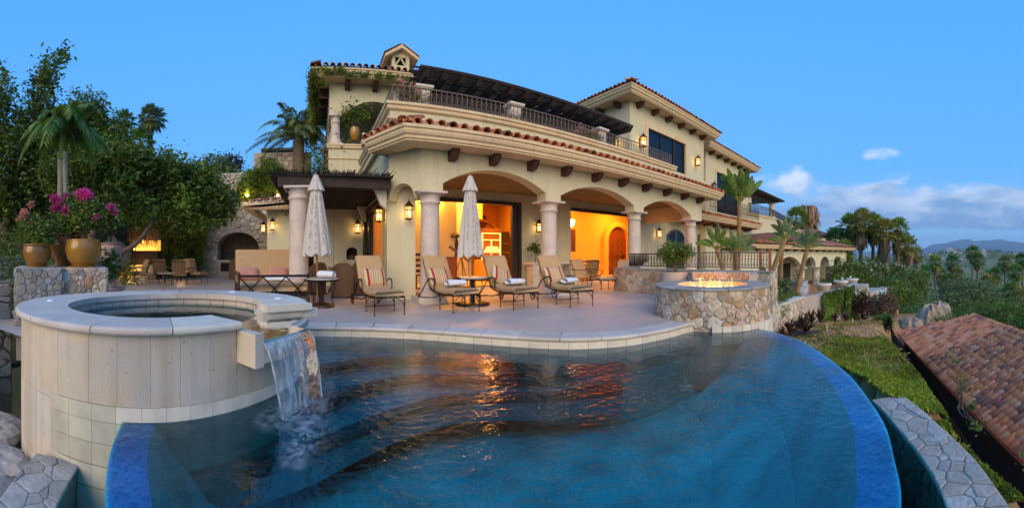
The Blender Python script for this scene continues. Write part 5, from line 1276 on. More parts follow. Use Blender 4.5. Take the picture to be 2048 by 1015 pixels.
# rows of tiles on that roof: one stuff mesh
tv = []; tf = []; rt = random.Random(9)
def half_tube(p, d, up, L_, r, n=4):
    s = d.cross(up).normalized(); u = s.cross(d).normalized(); k = len(tv)
    for q in (p, p+d*L_):
        for i in range(n+1): t = pi*i/n; tv.append(tuple(q + s*(r*cos(t)) + u*(r*sin(t)+rt.uniform(0, .01))))
    for i in range(n): tf.append((k+i, k+i+1, k+n+2+i, k+n+1+i))
for iu in range(80):
    u = -.9+iu*.265
    rowmax = 18 if u < 16 else int(18*(20.4-u)/4.6)
    for j in range(min(18, max(2, int((2.6+u*.28)/.33) if u < 9 else rowmax))):
        v0 = -.92+j*.36; z = 2.09+ (v0+.92)*.232
        if z > 3.7: break
        p = Vector((*wpt(u, v0), z)); q = Vector((*wpt(u, v0+.36), z+.36*.232)); half_tube(p, (q-p).normalized(), Vector((0, 0, 1)), .40, .11)
npobj('roof_tiles', tv, tf, 'clay_tile_island', villa, kind='stuff')
for i in range(14): inst('corbel', CORBM, villa, (*wpt(.6+1.4*i, .0), 1.70), (0, 0, atan2(WD.y, WD.x)), (.8, 1, .6))
# little niche on the arcade wall, a flat plate coloured like its shade
for u in (4.05,):
    mb = MB(); wall_poly(mb, [(u-.28, -.75), (u+.28, -.75)] + list(reversed(seg_arch(u-.28, u+.28, -.15, .22))), (WP.x-.0, WP.y), WD, -.02); mb.build('wall_niche', 'mortar_dark', villa)
# columns and pergola beyond, on the upper terrace
column(villa, 29.2, 12.3, 4.55, 6.45, .95, 'cantera_pale', 'terrace_column', n=16); column(villa, 34.3, 12.0, 4.75, 6.25, 1.0, 'cantera_pale', 'terrace_column', n=16)
mb = MB(); mb.box(28.4, 14.5, 4.5, 34, 15, 6.2); mb.build('terrace_back_wall', 'stucco_pale', villa)

# ================================================================== lanterns
def lantern(loc, face, label, lit=True, s=1.0, e=9, group='wall lanterns of the villa'):
    """wall lantern; face = direction it hangs towards (radians, 0 = -Y)"""
    t = thing('wall_lantern', label, 'lantern', loc, face, group)
    mb = MB(); W_, H_, y0 = .105*s, .17*s, -.17*s
    for i in range(6):
        a0 = pi*i/3; x, y = W_*cos(a0), y0+W_*sin(a0); mb.tube([(x, y, -H_), (x, y, H_)], .009*s, 4)
    for z in (-H_, H_, H_*.35): 
        mb.lathe([(W_*1.06, z-.012*s), (W_*1.10, z), (W_*1.06, z+.012*s)], 6, (0, y0, 0))
    mb.box(-.05*s, -.03*s, -.16*s, .05*s, -.003, .16*s); mb.beam((0, -.02*s, .02*s), (0, y0+W_, .02*s), .03*s, .03*s); mb.build('frame', 'bronze', t)
    mb = MB(); mb.lathe([(W_*1.3, H_), (W_*1.15, H_+.03*s), (W_*.8, H_+.06*s), (W_*.55, H_+.10*s), (W_*.3, H_+.13*s), (.012*s, H_+.16*s), (.02*s, H_+.18*s), (0, H_+.20*s)], 12, (0, y0, 0)); mb.build('cap', 'bronze', t)
    mb = MB(); mb.lathe([(0, -H_-.05*s), (W_*.4, -H_-.03*s), (W_*1.12, -H_)], 12, (0, y0, 0)); mb.build('base', 'bronze', t)
    mb = MB(); mb.lathe([(W_*.93, -H_+.01), (W_*.93, H_-.01)], 6, (0, y0, 0), smooth=False); mb.build('glass', 'lit_glass' if lit else 'lamp_glass_off', t)
    mb = MB(); mb.tube([(0, y0, -H_), (0, y0, -H_+.10*s)], .022*s, 8); mb.build('candle', 'towel', t)
    if lit:
        mb = MB(); mb.lathe([(0, -.075*s), (.030*s, -.045*s), (.036*s, -.015*s), (.02*s, .035*s), (0, .075*s)], 10, (0, y0, 0)); mb.build('bulb', 'bulb', t)
        plight('lantern_light', (0, y0-.0, .0), e, (1, .55, .17), .05*s, t)
    return t
lantern((2.56, 10.05, 2.42), 0, 'lit wall lantern on the corner pier between the side door and the first porch column')
lantern((1.98, 10.40, 2.38), -pi/2, 'lit wall lantern on the left side face of the corner pier, seen edge on')
lantern((1.72, 14.98, 2.31), 0, 'lit wall lantern beside the outdoor fireplace under the reed pergola', s=1.05, e=14)
lantern((-1.72, 14.98, 2.42), 0, 'lit wall lantern on the front of the small tiled side building', s=.95, e=12)
lantern((-2.02, 15.5, 2.36), -pi/2, 'lit wall lantern on the left corner of the small tiled side building', s=.95, e=8)
lantern((8.55, 12.5, 2.35), 0, 'lit wall lantern half hidden behind the second porch column', e=14)
lantern((16.55, 12.5, 2.40), 0, 'lit wall lantern on the porch wall left of the arched blue window', e=14, s=1.1)
lantern((20.2, 12.48, 2.45), 0, 'lit wall lantern to the right of the last porch column, behind the palm plants', e=14, s=1.15)
lantern((12.55, 11.75, 6.35), -pi/2, 'lit wall lantern on the upper tower beside the balcony door', s=1.25, e=12)
lantern((13.25, 11.0, 6.45), 0, 'lit wall lantern on the upper tower just left of the big window', s=1.25, e=12)
lantern((18.2, 11.0, 6.55), 0, 'lit wall lantern on the upper tower right of the big window', s=1.2, e=12)
lantern((22.0, 12.0, 5.75), 0, 'unlit grey wall lantern on the second tower, left of its window', lit=False, s=1.3)

# ================================================================== railings
SPEAR = MB(); SPEAR.tube([(0, 0, 0), (0, 0, .02), (0, 0, .09), (0, 0, .10)], [.012, .03, .02, .002], 6); 
def railing(label, pts, z, h, pitch, m='iron', ornament=True, name='railing', group=None, bar_r=.011, top_r=.018, scroll=False, post_ends=True):
    """iron railing along a path; every bar is its own part"""
    t = thing(name, label, 'railing', (0, 0, 0), 0, group)
    P = [Vector((p[0], p[1])) for p in pts]; mb = MB(); mb2 = MB()
    for a, b in zip(P, P[1:]):
        mb.tube([(a.x, a.y, z+h), (b.x, b.y, z+h)], top_r, 6); mb2.tube([(a.x, a.y, z+.08), (b.x, b.y, z+.08)], top_r*.8, 6)
        if h > .6: mb2.tube([(a.x, a.y, z+h*.82), (b.x, b.y, z+h*.82)], top_r*.6, 6)
    mb.build('top_rail', m, t); mb2.build('bottom_rail', m, t)
    bm = MB(); bm.tube([(0, 0, .08), (0, 0, h)], bar_r, 5); bm.tube([(0, 0, h*.50), (0, 0, h*.53), (0, 0, h*.56)], [.008, .024, .008], 6); bmesh_ = bm.mesh('bar', m)
    sm = MB()
    if ornament:
        pts_ = [(.045*cos(a_), 0, h*.72+.045*sin(a_)) for a_ in [pi*k/6 for k in range(13)]]; sm.tube(pts_+[(0, 0, h*.3)], .006, 4)
        pts_ = [(.03*cos(a_)*(1 if k % 2 else 1), 0, h*.30+.05*sin(a_)) for k, a_ in enumerate([pi*k/6 for k in range(13)])]; sm.tube(pts_, .006, 4)
    smesh = sm.mesh('scroll', m) if ornament else None
    for a, b in zip(P, P[1:]):
        d = b-a; L_ = d.length; n = max(1, round(L_/pitch)); ang = atan2(d.y, d.x)
        for i in range(n+1):
            q = a+d*i/n
            inst('bar', bmesh_, t, (q.x, q.y, z), (0, 0, ang))
            if ornament and i < n: q = a+d*(i+.5)/n; inst('scroll', smesh, t, (q.x, q.y, z), (0, 0, ang))
    return t
railing('long wrought iron balcony railing on the villa parapet, above the porch', [(1.95, 14.5), (1.95, 9.12), (13.1, 9.12)], 5.03, .50, .145, 'iron_pale')
railing('short iron balcony railing below the big window of the upper tower', [(13.15, 9.95), (18.7, 9.95)], 4.40, .62, .16, 'iron')
railing('iron balcony railing in front of the second tower window', [(19.9, 11.2), (19.9, 11.0), (28.3, 11.0)], 3.95, 1.0, .17, 'iron')
railing('iron railing along the upper terrace of the far right wing', [(28.5, 12.1), (33.45, 11.65), (52, 13.75)], 4.78, .80, .26, 'iron', bar_r=.018, top_r=.03)
railing('low scrolled iron railing on the planter wall, behind the potted green shrub', [(11.3, 9.0), (9.55, 8.4), (9.72, 6.6)], .80, .48, .11, 'iron')
g_r = railing('iron railing lit orange by the fire, ending in two posts right of the fire pit', [(9.74, 6.5), (9.80, 4.7), (9.72, 3.45)], .80, .52, .10, 'iron_pale')  # paler iron puts the fire's light into the railing colour
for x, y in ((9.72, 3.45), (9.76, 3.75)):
    mb = MB(); mb.beam((x, y, .78), (x, y, 1.40), .07, .07, (0, 1, 0)); mb.build('post', 'teak', g_r)  # teak tone stands for firelight on the posts
railing('low iron railing on the porch edge below the banana plants', [(18.0, 7.2), (24.5, 8.2)], -1.2, .6, .22, 'iron', ornament=False)

# ================================================================== pergolas
pg = thing('reed_pergola', 'dark timber pergola with a ragged reed roof over the dining corner', 'pergola', (0, 0, 0))
mb = MB(); mb.beam((-.95, 9.42, 3.12), (1.98, 9.62, 3.12), .22, .26); mb.build('front_beam', 'dark_timber', pg)
mb = MB(); mb.beam((-.62, 9.3, 2.99), (-.62, 15.2, 2.99), .2, .22); mb.build('side_beam', 'dark_timber', pg)
JO = MB(); JO.beam((-.95, 0, 0), (2.02, .06, 0), .12, .16); JO = JO.mesh('joist', 'dark_timber')
for i in range(13): inst('joist', JO, pg, (0, 9.95+.44*i, 3.16))
mb = MB(); rr = random.Random(2)
for i in range(420):
    x = rr.uniform(-1.2, 2.0); y = rr.uniform(9.15, 15.4); mb.add([(x-.012, y, 3.29), (x+.012, y, 3.29), (x+.01, y-rr.uniform(.4, .9), 3.31), (x-.01, y-rr.uniform(.4, .9), 3.30)], [(0, 1, 2, 3)])
for i in range(900):
    x = rr.uniform(-1.15, 2.0); z = 3.27+rr.uniform(0, .04); dx = rr.uniform(-.05, .07); hh = rr.uniform(.02, .115); y = 9.22+rr.uniform(0, .5)+.06*x
    mb.add([(x-.010, y, z), (x+.010, y, z), (x+dx+.003, y-.04, z+hh), (x+dx-.003, y-.04, z+hh)], [(0, 1, 2, 3)])
mb.box(-1.15, 9.30, 3.245, 2.0, 15.4, 3.275)
for i in range(110):
    y = rr.uniform(9.3, 15.2); z = rr.uniform(2.75, 3.25); mb.add([(-1.1, y, z), (-1.1, y+.1, z), (-1.08, y+.1, z-.12), (-1.08, y, z-.12)], [(0, 1, 2, 3)])
mb.build('reed_roof', 'reed', pg, kind='stuff')
column(pg, -.42, 9.5, 0, 2.98, .98, name='column'); column(pg, -.62, 14.9, 0, 2.9, .9, name='column')
for x, y in ((1.93, 9.95), (1.93, 13.9)):
    mb = MB(); mb.add([(x, y-.09, 3.06), (x, y+.09, 3.06), (x-.34, y-.09, 3.06), (x-.34, y+.09, 3.06), (x, y-.09, 2.5), (x, y+.09, 2.5), (x-.16, y-.09, 2.62), (x-.16, y+.09, 2.62)], [(0, 2, 6, 4), (1, 5, 7, 3), (2, 3, 7, 6), (6, 7, 5, 4), (0, 1, 3, 2), (0, 4, 5, 1)]); mb.build('stone_bracket', 'coping_light', pg)
ug = thing('balcony_pergola', 'dark timber pergola with loose slats along the upper balcony', 'pergola', (0, 0, 0))
mb = MB(); mb.beam((2.6, 11.1, 6.12), (11.6, 11.1, 6.12), .26, .50); mb.beam((2.6, 15.2, 6.2), (11.6, 15.2, 6.2), .26, .42); mb.build('beam', 'dark_timber', ug)
RF = MB(); RF.beam((0, -.95, .0), (0, 4.2, .06), .14, .20); RF.add([(-.07, -.95, -.10), (.07, -.95, -.10), (.07, -1.12, .10), (-.07, -1.12, .10)], [(0, 1, 2, 3)]); RF = RF.mesh('rafter', 'dark_timber')
for i in range(16): inst('rafter', RF, ug, (3.15+.56*i, 11.1, 6.46))
for j in range(38):
    y = 10.02+j*.105 + (0 if j < 12 else (j-12)*.05); r = random.Random(j); mb = MB()
    mb.beam((2.85+r.uniform(-.15, .12), y, 6.585+r.uniform(-.012, .012)), (11.6, y+r.uniform(-.05, .05), 6.585+r.uniform(-.012, .012)), .055, .04); mb.build('slat', 'dark_timber', ug)
for x in (2.85, 7.0, 11.3): mb = MB(); mb.beam((x, 11.1, 4.42), (x, 11.1, 5.86), .3, .3, (0, 1, 0)); mb.build('post', 'dark_timber', ug)
# short stone posts with flat caps on the balcony edge
for i, (x, lb) in enumerate(((2.85, 'stone balcony pillar with a flat cap near the left corner, pink flowers beside it'), (5.68, 'stone balcony pillar with a flat cap in the middle of the long railing'), (9.25, 'stone balcony pillar with a flat cap at the right, beside the salmon flowers'))):
    t = thing('balcony_pillar', lb, 'pillar', (x, 9.55, 4.42), 0, 'stone pillars along the balcony')
    mb = MB(); mb.box(-.16, -.16, 0, .16, .16, 1.22); mb.build('shaft', 'cantera_pale', t); mb = MB(); sweep(mb, [(-.2, .2), (-.2, -.2), (.2, -.2), (.2, .2), (-.2, .2)], [(-.2, 0), (0, 0), (.05, .05), (.05, .10), (-.2, .10)], 1.22); mb.box(-.2, -.2, 1.23, .2, .2, 1.31); mb.build('cap', 'coping_light', t)
fg = thing('far_pergola', 'small dark flat-roofed pergola on the upper terrace of the right wing', 'pergola', (0, 0, 0))
mb = MB(); mb.box(28.4, 11.6, 6.42, 35.3, 15.5, 6.62); mb.beam((28.6, 12.0, 6.35), (34.9, 12.0, 6.35), .3, .3); mb.box(28.2, 11.2, 6.62, 35.9, 15.9, 6.72); mb.build('roof_frame', 'dark_timber', fg)
for i in range(14):
    mb = MB(); mb.beam((28.8+.5*i, 11.0, 6.55), (28.8+.5*i, 15.6, 6.6), .1, .16); mb.build('rafter', 'dark_timber', fg)

# ================================================================== outdoor fireplace and the side building
fp = thing('outdoor_fireplace', 'tall plastered outdoor fireplace with a small arched firebox under the pergola', 'fireplace', (0, 0, 0))
mb = MB(); wall_poly(mb, [(0, 0), (.52, 0), (.52, 1.05)] + seg_arch(.52, .98, 1.42, .13, 8) + [(.98, 1.05), (.98, 0), (1.9, 0), (1.9, 2.4), (1.45, 3.1), (0, 3.1)], (.78-.02, 15.0), (1, 0), .7)
mb.box(1.24, 14.99, 0, 1.8, 15.0, 1.04) if False else None
mb.build('chimney_breast', 'stucco_pale', fp)
mb = MB(); mb.box(1.28, 15.01, 0.0, 1.74, 15.2, 1.05); mb.build('hearth_front', 'stucco_pale', fp)
mb = MB(); mb.box(1.2, 15.35, .9, 1.85, 15.4, 1.7); mb.build('firebox', 'soot_and_shade', fp)
mb = MB(); mb.tube([(1.35, 15.25, 1.12), (1.68, 15.22, 1.14)], .05, 8); mb.tube([(1.4, 15.2, 1.20), (1.62, 15.3, 1.22)], .045, 8); mb.build('logs', 'wood_trunk', fp)
mb = MB(); wall_poly(mb, [(0, 0), (.06, .0), (.06, .0)], (0, 0), (1, 0), .01) if False else None
sb = thing('side_building', 'small pale side building with a clay tile roof behind the pergola column', 'house', (0, 0, 0))
mb = MB(); hole_wall(mb, (-1.95, 14.98), (1, 0), .3, 2.7, -.1, 3.1, [(.95, .2, 1.9, 2.75)]); mb.box(-1.95, 15.281, -.1, -1.65, 19.5, 3.1); mb.build('wall', 'stucco_pale', sb)
mb = MB(); mb.box(-1.0, 15.1, .2, -.92, 15.2, 2.75); mb.box(-.55, 15.1, .2, -.47, 15.2, 2.75); mb.box(-1.0, 15.1, 2.65, -.05, 15.2, 2.75); mb.box(-.92, 15.1, 1.9, -.1, 15.18, 1.98); w_ = mb.build('window_frame', 'frame_blue', sb); mb = MB(); mb.box(-.92, 15.14, .2, -.1, 15.15, 2.65); mb.build('pane', 'window_glass', w_); mb = MB(); mb.box(-1.0, 15.5, .0, .6, 15.55, 3); mb.build('dark_inside', 'soot_and_shade', w_)  # black sheet behind the pane paints the room's shade
mb = MB(); roof_slab(mb, [(-2.75, 14.0, 3.12), (-.3, 14.0, 3.30), (-.3, 19.5, 3.95), (-1.9, 19.5, 3.95)], .10); mb.build('roof', 'teak', sb)
mb = MB(); sweep(mb, [(-2.7, 19.3), (-2.72, 14.05), (-.9, 14.05)], [(-.25, 0), (0, 0), (.05, .08), (.05, .22), (-.25, .22)], 3.0); mb.build('cornice', 'trim', sb)
for i in range(7): inst('roof_tile', TILE, sb, (-2.55+.27*i, 13.98, 3.25+.018*i), (.2, 0, 0), (1.1, 1.6, .9))
mb = MB(); mb.box(.76, 15.02, 2.0, 2.0, 17, 3.1) if False else None
# back of the dining corner: planting and pale doorway strip
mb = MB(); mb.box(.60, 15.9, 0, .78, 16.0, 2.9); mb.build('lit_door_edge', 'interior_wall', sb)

# ================================================================== furniture
def rounded_slab(mb, pts, th, w, seg=2):
    """upholstered slab following a side profile (y, z) list, width w, thickness th, softened edges"""
    P = [Vector((0, p[0], p[1])) for p in pts]; n = len(P); ring = []
    prof = [(-.5, .25), (-.46, .45), (-.40, .5), (.40, .5), (.46, .45), (.5, .25), (.5, -.3), (.46, -.5), (-.46, -.5), (-.5, -.3)]; k = len(prof)
    for i in range(n):
        d = (P[min(i+1, n-1)]-P[max(i-1, 0)]).normalized(); nn = Vector((0, -d.z, d.y))
        e = 1.0 if 0 < i < n-1 else .72
        for a_, b_ in prof: q = P[i] + nn*(b_*th*e); ring.append((a_*w*(.985 if e < 1 else 1), q.y, q.z))
    f = [(i*k+j, i*k+(j+1) % k, (i+1)*k+(j+1) % k, (i+1)*k+j) for i in range(n-1) for j in range(k)] + [tuple(range(k)), tuple(reversed(range((n-1)*k, n*k)))]
    return mb.add(ring, f, True)
def pillow_mesh(w, h, t, n=10, name='pillow', m='stripes'):
    v = []; f = []
    for s in (1, -1):
        for j in range(n+1):
            for i in range(n+1):
                a_, b_ = i/n*2-1, j/n*2-1; e = ((1-a_**4)*(1-b_**4))**.5
                pin = 1-.06*(abs(a_)*abs(b_))**2
                v.append((a_*w/2*(1-.05*(1-abs(b_))*0+.0)*pin, s*t/2*e*(1+.06*sin(a_*5+b_*3)), b_*h/2*pin))
    for s in range(2):
        o_ = s*(n+1)*(n+1)
        for j in range(n):
            for i in range(n):
                q = (o_+j*(n+1)+i, o_+j*(n+1)+i+1, o_+(j+1)*(n+1)+i+1, o_+(j+1)*(n+1)+i); f.append(q if s else tuple(reversed(q)))
    mb = MB(); mb.add(v, f, True); return mb.mesh(name, m)
PILLOW = pillow_mesh(.53, .47, .17)
PINK = pillow_mesh(.56, .36, .16, m='pink_cloth')
WHEEL = MB(); WHEEL.tube([(0, .13*cos(a_), .13*sin(a_)) for a_ in [2*pi*k/20 for k in range(21)]], .013, 5); WHEEL.tube([(-.02, 0, 0), (.02, 0, 0)], .025, 8)
for k in range(3): WHEEL.tube([(0, .12*cos(pi*k/3), .12*sin(pi*k/3)), (0, -.12*cos(pi*k/3), -.12*sin(pi*k/3))], .007, 4)
WHEEL = WHEEL.mesh('wheel', 'iron')
def chaise():
    """foot end at the origin pointing to -Y, head at +Y, 2.0 m long"""
    t = thing('chaise_longue', 'x', 'lounge chair', (0, 0, 0), 0, 'chaise longues on the terrace')
    W_ = .66; sp_ = [(0, .40), (.15, .41), (.45, .385), (.75, .385), (1.0, .42), (1.22, .47)]
    mb = MB(); rounded_slab(mb, [(v.y, v.z+.045) for v in catmull([(0, a_, b_) for a_, b_ in sp_], 3)], .12, W_-.02); mb.build('seat_cushion', 'cushion', t)
    mb = MB(); rounded_slab(mb, [(v.y, v.z) for v in catmull([(0, 1.16, .50), (0, 1.30, .62), (0, 1.48, .88), (0, 1.60, 1.10), (0, 1.70, 1.20)], 4)], .14, W_+.0); mb.build('back_cushion', 'cushion', t)
    mb = MB()
    for s in (-1, 1):
        x = s*W_/2; mb.tube([(v.x, v.y, v.z) for v in catmull([(x, a_, b_-.03) for a_, b_ in sp_], 3)], .017, 6)
        mb.tube([(x, 1.2, .44), (x, 1.45, .80), (x, 1.64, 1.12)], .013, 6)
        mb.tube([(v.x, v.y, v.z) for v in catmull([(x, .62, .36), (x, 1.0, .24), (x, 1.5, .20), (x, 1.92, .14)], 4)], .013, 6)
    for y, z in ((0, .37), (.45, .355), (.8, .36), (1.2, .44)): mb.tube([(-W_/2, y, z), (W_/2, y, z)], .012, 5)
    for q in range(7): mb.tube([(-W_/2+W_*q/6, .02, .36), (-W_/2+W_*q/6, .8, .355), (-W_/2+W_*q/6, 1.18, .44)], .006, 4)
    mb.tube([(-W_/2, .60, .13), (W_/2, .60, .13)], .010, 5)
    mb.tube([(-W_/2, 1.92, .135), (W_/2, 1.92, .135)], .010, 5); mb.build('frame', 'iron', t)
    for s in (-1, 1):
        for y, yy in ((.02, 0), (.66, .0)):
            mb = MB(); x = s*W_/2; mb.tube([(x, y, .37), (x, y, .20), (x, y-.005*0, .015)], [.013, .011, .010], 6); mb.tube([(x, y, .015), (x, y, 0)], [.020, .022], 8); mb.tube([(x, y, .22), (x, y, .235), (x, y, .25)], [.010, .022, .010], 6)
            mb.tube([(v.x, v.y, v.z) for v in catmull([(x, y+(.0), .17), (x-s*.06, y, .28), (x-s*.2, y, .365)], 4)], .008, 5)
            mb.build('leg', 'iron', t)
        mb = MB(); x = s*(W_/2+.03); mb.tube([(v.x, v.y, v.z) for v in catmull([(x, .92, .40), (x, .90, .60), (x, .98, .69), (x, 1.16, .68), (x, 1.38, .56), (x, 1.62, .34), (x, 1.86, .16)], 5)], [.014]*31, 6)
        mb.beam((x, .92, .685), (x, 1.2, .685), .045, .012); mb.build('armrest', 'iron', t)
        inst('wheel', WHEEL, t, (s*(W_/2+.02), 1.92, .14))
    return t
CH0 = chaise()
spots = [((1.54, 7.50), .13, 'tan cushioned chaise longue furthest left of the four, striped pillow and no towel', 'striped pillow leaning on the leftmost chaise longue, red stripe at its left edge', None, (0.02, .10)),
         ((3.22, 7.40), .12, 'tan cushioned chaise longue behind the thin umbrella pole, striped pillow and folded towel', 'striped pillow on the chaise longue left of the umbrella pole, red stripe in its middle', 'white towel folded on the chaise longue left of the umbrella pole', (-.12, .25)),
         ((4.60, 7.15), -.02, 'tan cushioned chaise longue just right of the umbrella table, striped pillow and folded towel', 'tilted striped pillow on the chaise longue right of the umbrella table', 'white towel rolled on the chaise longue right of the umbrella table', (-.08, .45)),
         ((5.90, 6.70), -.11, 'tan cushioned chaise longue furthest right of the four, nearest the fire pit', 'striped pillow on the chaise longue nearest the fire pit, thin red stripe', 'white towel heaped on the chaise longue nearest the fire pit', (-.12, .30))]
def towel_mesh(seed, L_=.48, w=.27, h=.15):
    r = random.Random(seed); mb = MB(); n = 14; rings = []
    for i in range(11):
        t = i/10; y = -L_/2+L_*t; e = (1-abs(2*t-1)**6)**.5*.12+.88
        rings.append([( (w/2*cos(2*pi*j/n)*e*(1.0+.06*r.uniform(-1, 1)), y+.012*r.uniform(-1, 1), max(.005, h/2+h/2*sin(2*pi*j/n)*e*(1+.08*sin(t*6+j))))) for j in range(n)])
    v = [p for q in rings for p in q]; f = [(i*n+j, i*n+(j+1) % n, (i+1)*n+(j+1) % n, (i+1)*n+j) for i in range(10) for j in range(n)] + [tuple(range(n)), tuple(reversed(range(10*n, 11*n)))]
    mb.add(v, f, True)
    # loose flap
    m = 8; v = []
    for i in range(m+1):
        for j in range(m+1): a_, b_ = i/m, j/m; v.append((w*.3+a_*w*.8, -L_*.45+b_*L_*.9, max(.01, h*.42*(1-a_)**1.5+.012*sin(b_*9)+.015)))
    mb.add(v, [(i*(m+1)+j, i*(m+1)+j+1, (i+1)*(m+1)+j+1, (i+1)*(m+1)+j) for i in range(m) for j in range(m)], True); return mb.mesh('towel', 'towel')
for i, ((x, y), rz, lb, pl, tl, (px, prz)) in enumerate(spots):
    o = CH0 if i == 0 else copy_tree(CH0)
    o.location = (x, y, 0); o.rotation_euler = (0, 0, rz); o['label'] = lb
    M = Matrix.Translation((x, y, 0)) @ Matrix.Rotation(rz, 4, 'Z')
    p = M @ Vector((px, 1.13, .73)); inst('striped_pillow', PILLOW, None, p, (-.42, prz*(.8 if i == 2 else -.15), rz+prz*.3), label=pl, category='pillow', group='striped pillows on the chaise longues')
    if tl:
        p = M @ Vector((.14, .78, .515)); inst('towel', towel_mesh(i), None, p, (0, 0, rz+1.35+.2*i), (1, 1, 1), label=tl, category='towel', group='white towels on the furniture')
# back cushions must match the pan: the frames stand on z = 0
# --- daybed with the X-pattern iron rail
db = thing('daybed', 'wide double daybed with a high tan backrest and crossed iron end rail, behind the spa', 'daybed', (-.95, 8.62, 0), .26)
mb = MB(); rounded_slab(mb, [(.08, .46), (.5, .47), (1.2, .47), (1.75, .48)], .20, 1.62); mb.build('seat_cushion', 'cushion', db)
mb = MB(); rounded_slab(mb, [(v.y, v.z) for v in catmull([(0, 1.60, .50), (0, 1.72, .8), (0, 1.86, 1.15), (0, 1.94, 1.38)], 4)], .20, 1.66); mb.build('back_cushion', 'cushion', db)
mb = MB(); mb.box(-.82, .05, .28, .82, 1.8, .36); mb.build('frame', 'iron', db)
for s in (-1, 1):
    for y in (0, 1.75):
        mb = MB(); mb.tube([(s*.83, y, 0), (s*.83, y, .05), (s*.83, y, .78), (s*.83, y, .80), (s*.83, y, .86)], [.035, .024, .024, .04, .015], 8); mb.build('post', 'bronze', db)
    mb = MB(); mb.beam((s*.83, .9, .76), (s*.83, 1.75, .80), .05, .03); mb.tube([(s*.83, .9, .36), (s*.83, .88, .76)], .016, 6); mb.build('armrest', 'bronze', db)
mb = MB(); mb.beam((-.83, 0, .76), (.83, 0, .76), .05, .055); mb.beam((-.83, 0, .16), (.83, 0, .16), .035, .035)
for k in range(3):
    x0 = -.83+1.66*k/3; x1 = -.83+1.66*(k+1)/3
    mb.tube([(x0, 0, .74), (x1, .0, .18)], .017, 5); mb.tube([(x0, .012, .18), (x1, .012, .74)], .017, 5); mb.tube([((x0+x1)/2, -.02, .46), ((x0+x1)/2, .02, .46)], .03, 8)
mb.build('crossed_rail', 'iron', db)
M = Matrix.Translation((-.95, 8.62, 0)) @ Matrix.Rotation(.26, 4, 'Z')
for x, lb in ((-.50, 'plain pink pillow at the left of the double daybed'), (.33, 'plain pink pillow at the right of the double daybed, by the pergola column')):
    inst('pink_pillow', PINK, None, M @ Vector((x, 1.50, .74)), (-.25, 0, .26), label=lb, category='pillow', group='pink pillows on the daybed')
inst('towel', towel_mesh(9, .62, .28, .13), None, M @ Vector((.22, .85, .57)), (0, 0, 1.45), label='long white towel laid across the double daybed', category='towel', group='white towels on the furniture')
# --- side tables
def side_table(label, loc, s=1.0, base_r=.30):
    t = thing('side_table', label, 'table', loc, 0, 'round stone topped tables')
    mb = MB(); mb.lathe([(0, .70), (.42*s, .70), (.44*s, .685), (.43*s, .665), (0, .665)], 32); mb.build('table_top', 'table_stone', t)
    mb = MB(); mb.tube([(0, 0, .66), (0, 0, .1)], .055, 10); mb.lathe([(.45*s, .66), (.45*s, .63), (.40*s, .63)], 32); mb.build('pedestal', 'iron', t)
    mb = MB(); mb.lathe([(0, .12), (.10, .11), (base_r*.8, .07), (base_r, .05), (base_r, 0)], 28); mb.build('umbrella_base', 'bronze', t)
    for k in range(3):
        a_ = 2*pi*k/3+.3; c, s_ = cos(a_), sin(a_); mb = MB(); mb.tube([(v.x, v.y, v.z) for v in catmull([(.34*c*s, .34*s_*s, .64), (.36*c*s, .36*s_*s, .45), (.26*c, .26*s_, .22), (.34*c*s, .34*s_*s, .0)], 4)], .012, 5); mb.build('leg', 'iron', t)
    return t
t1 = side_table('round side table with a thick dark pedestal and a towel on it, beside the daybed', (.16, 8.95, 0), .95)
inst('towel', towel_mesh(12, .40, .26, .17), None, (.27, 8.85, .705), (0, 0, 1.2), label='white towel rolled on the round side table beside the daybed', category='towel', group='white towels on the furniture')
t2 = side_table('round side table at the foot of the tall umbrella, between the chaise longues', (3.85, 8.50, 0), .92, .44)
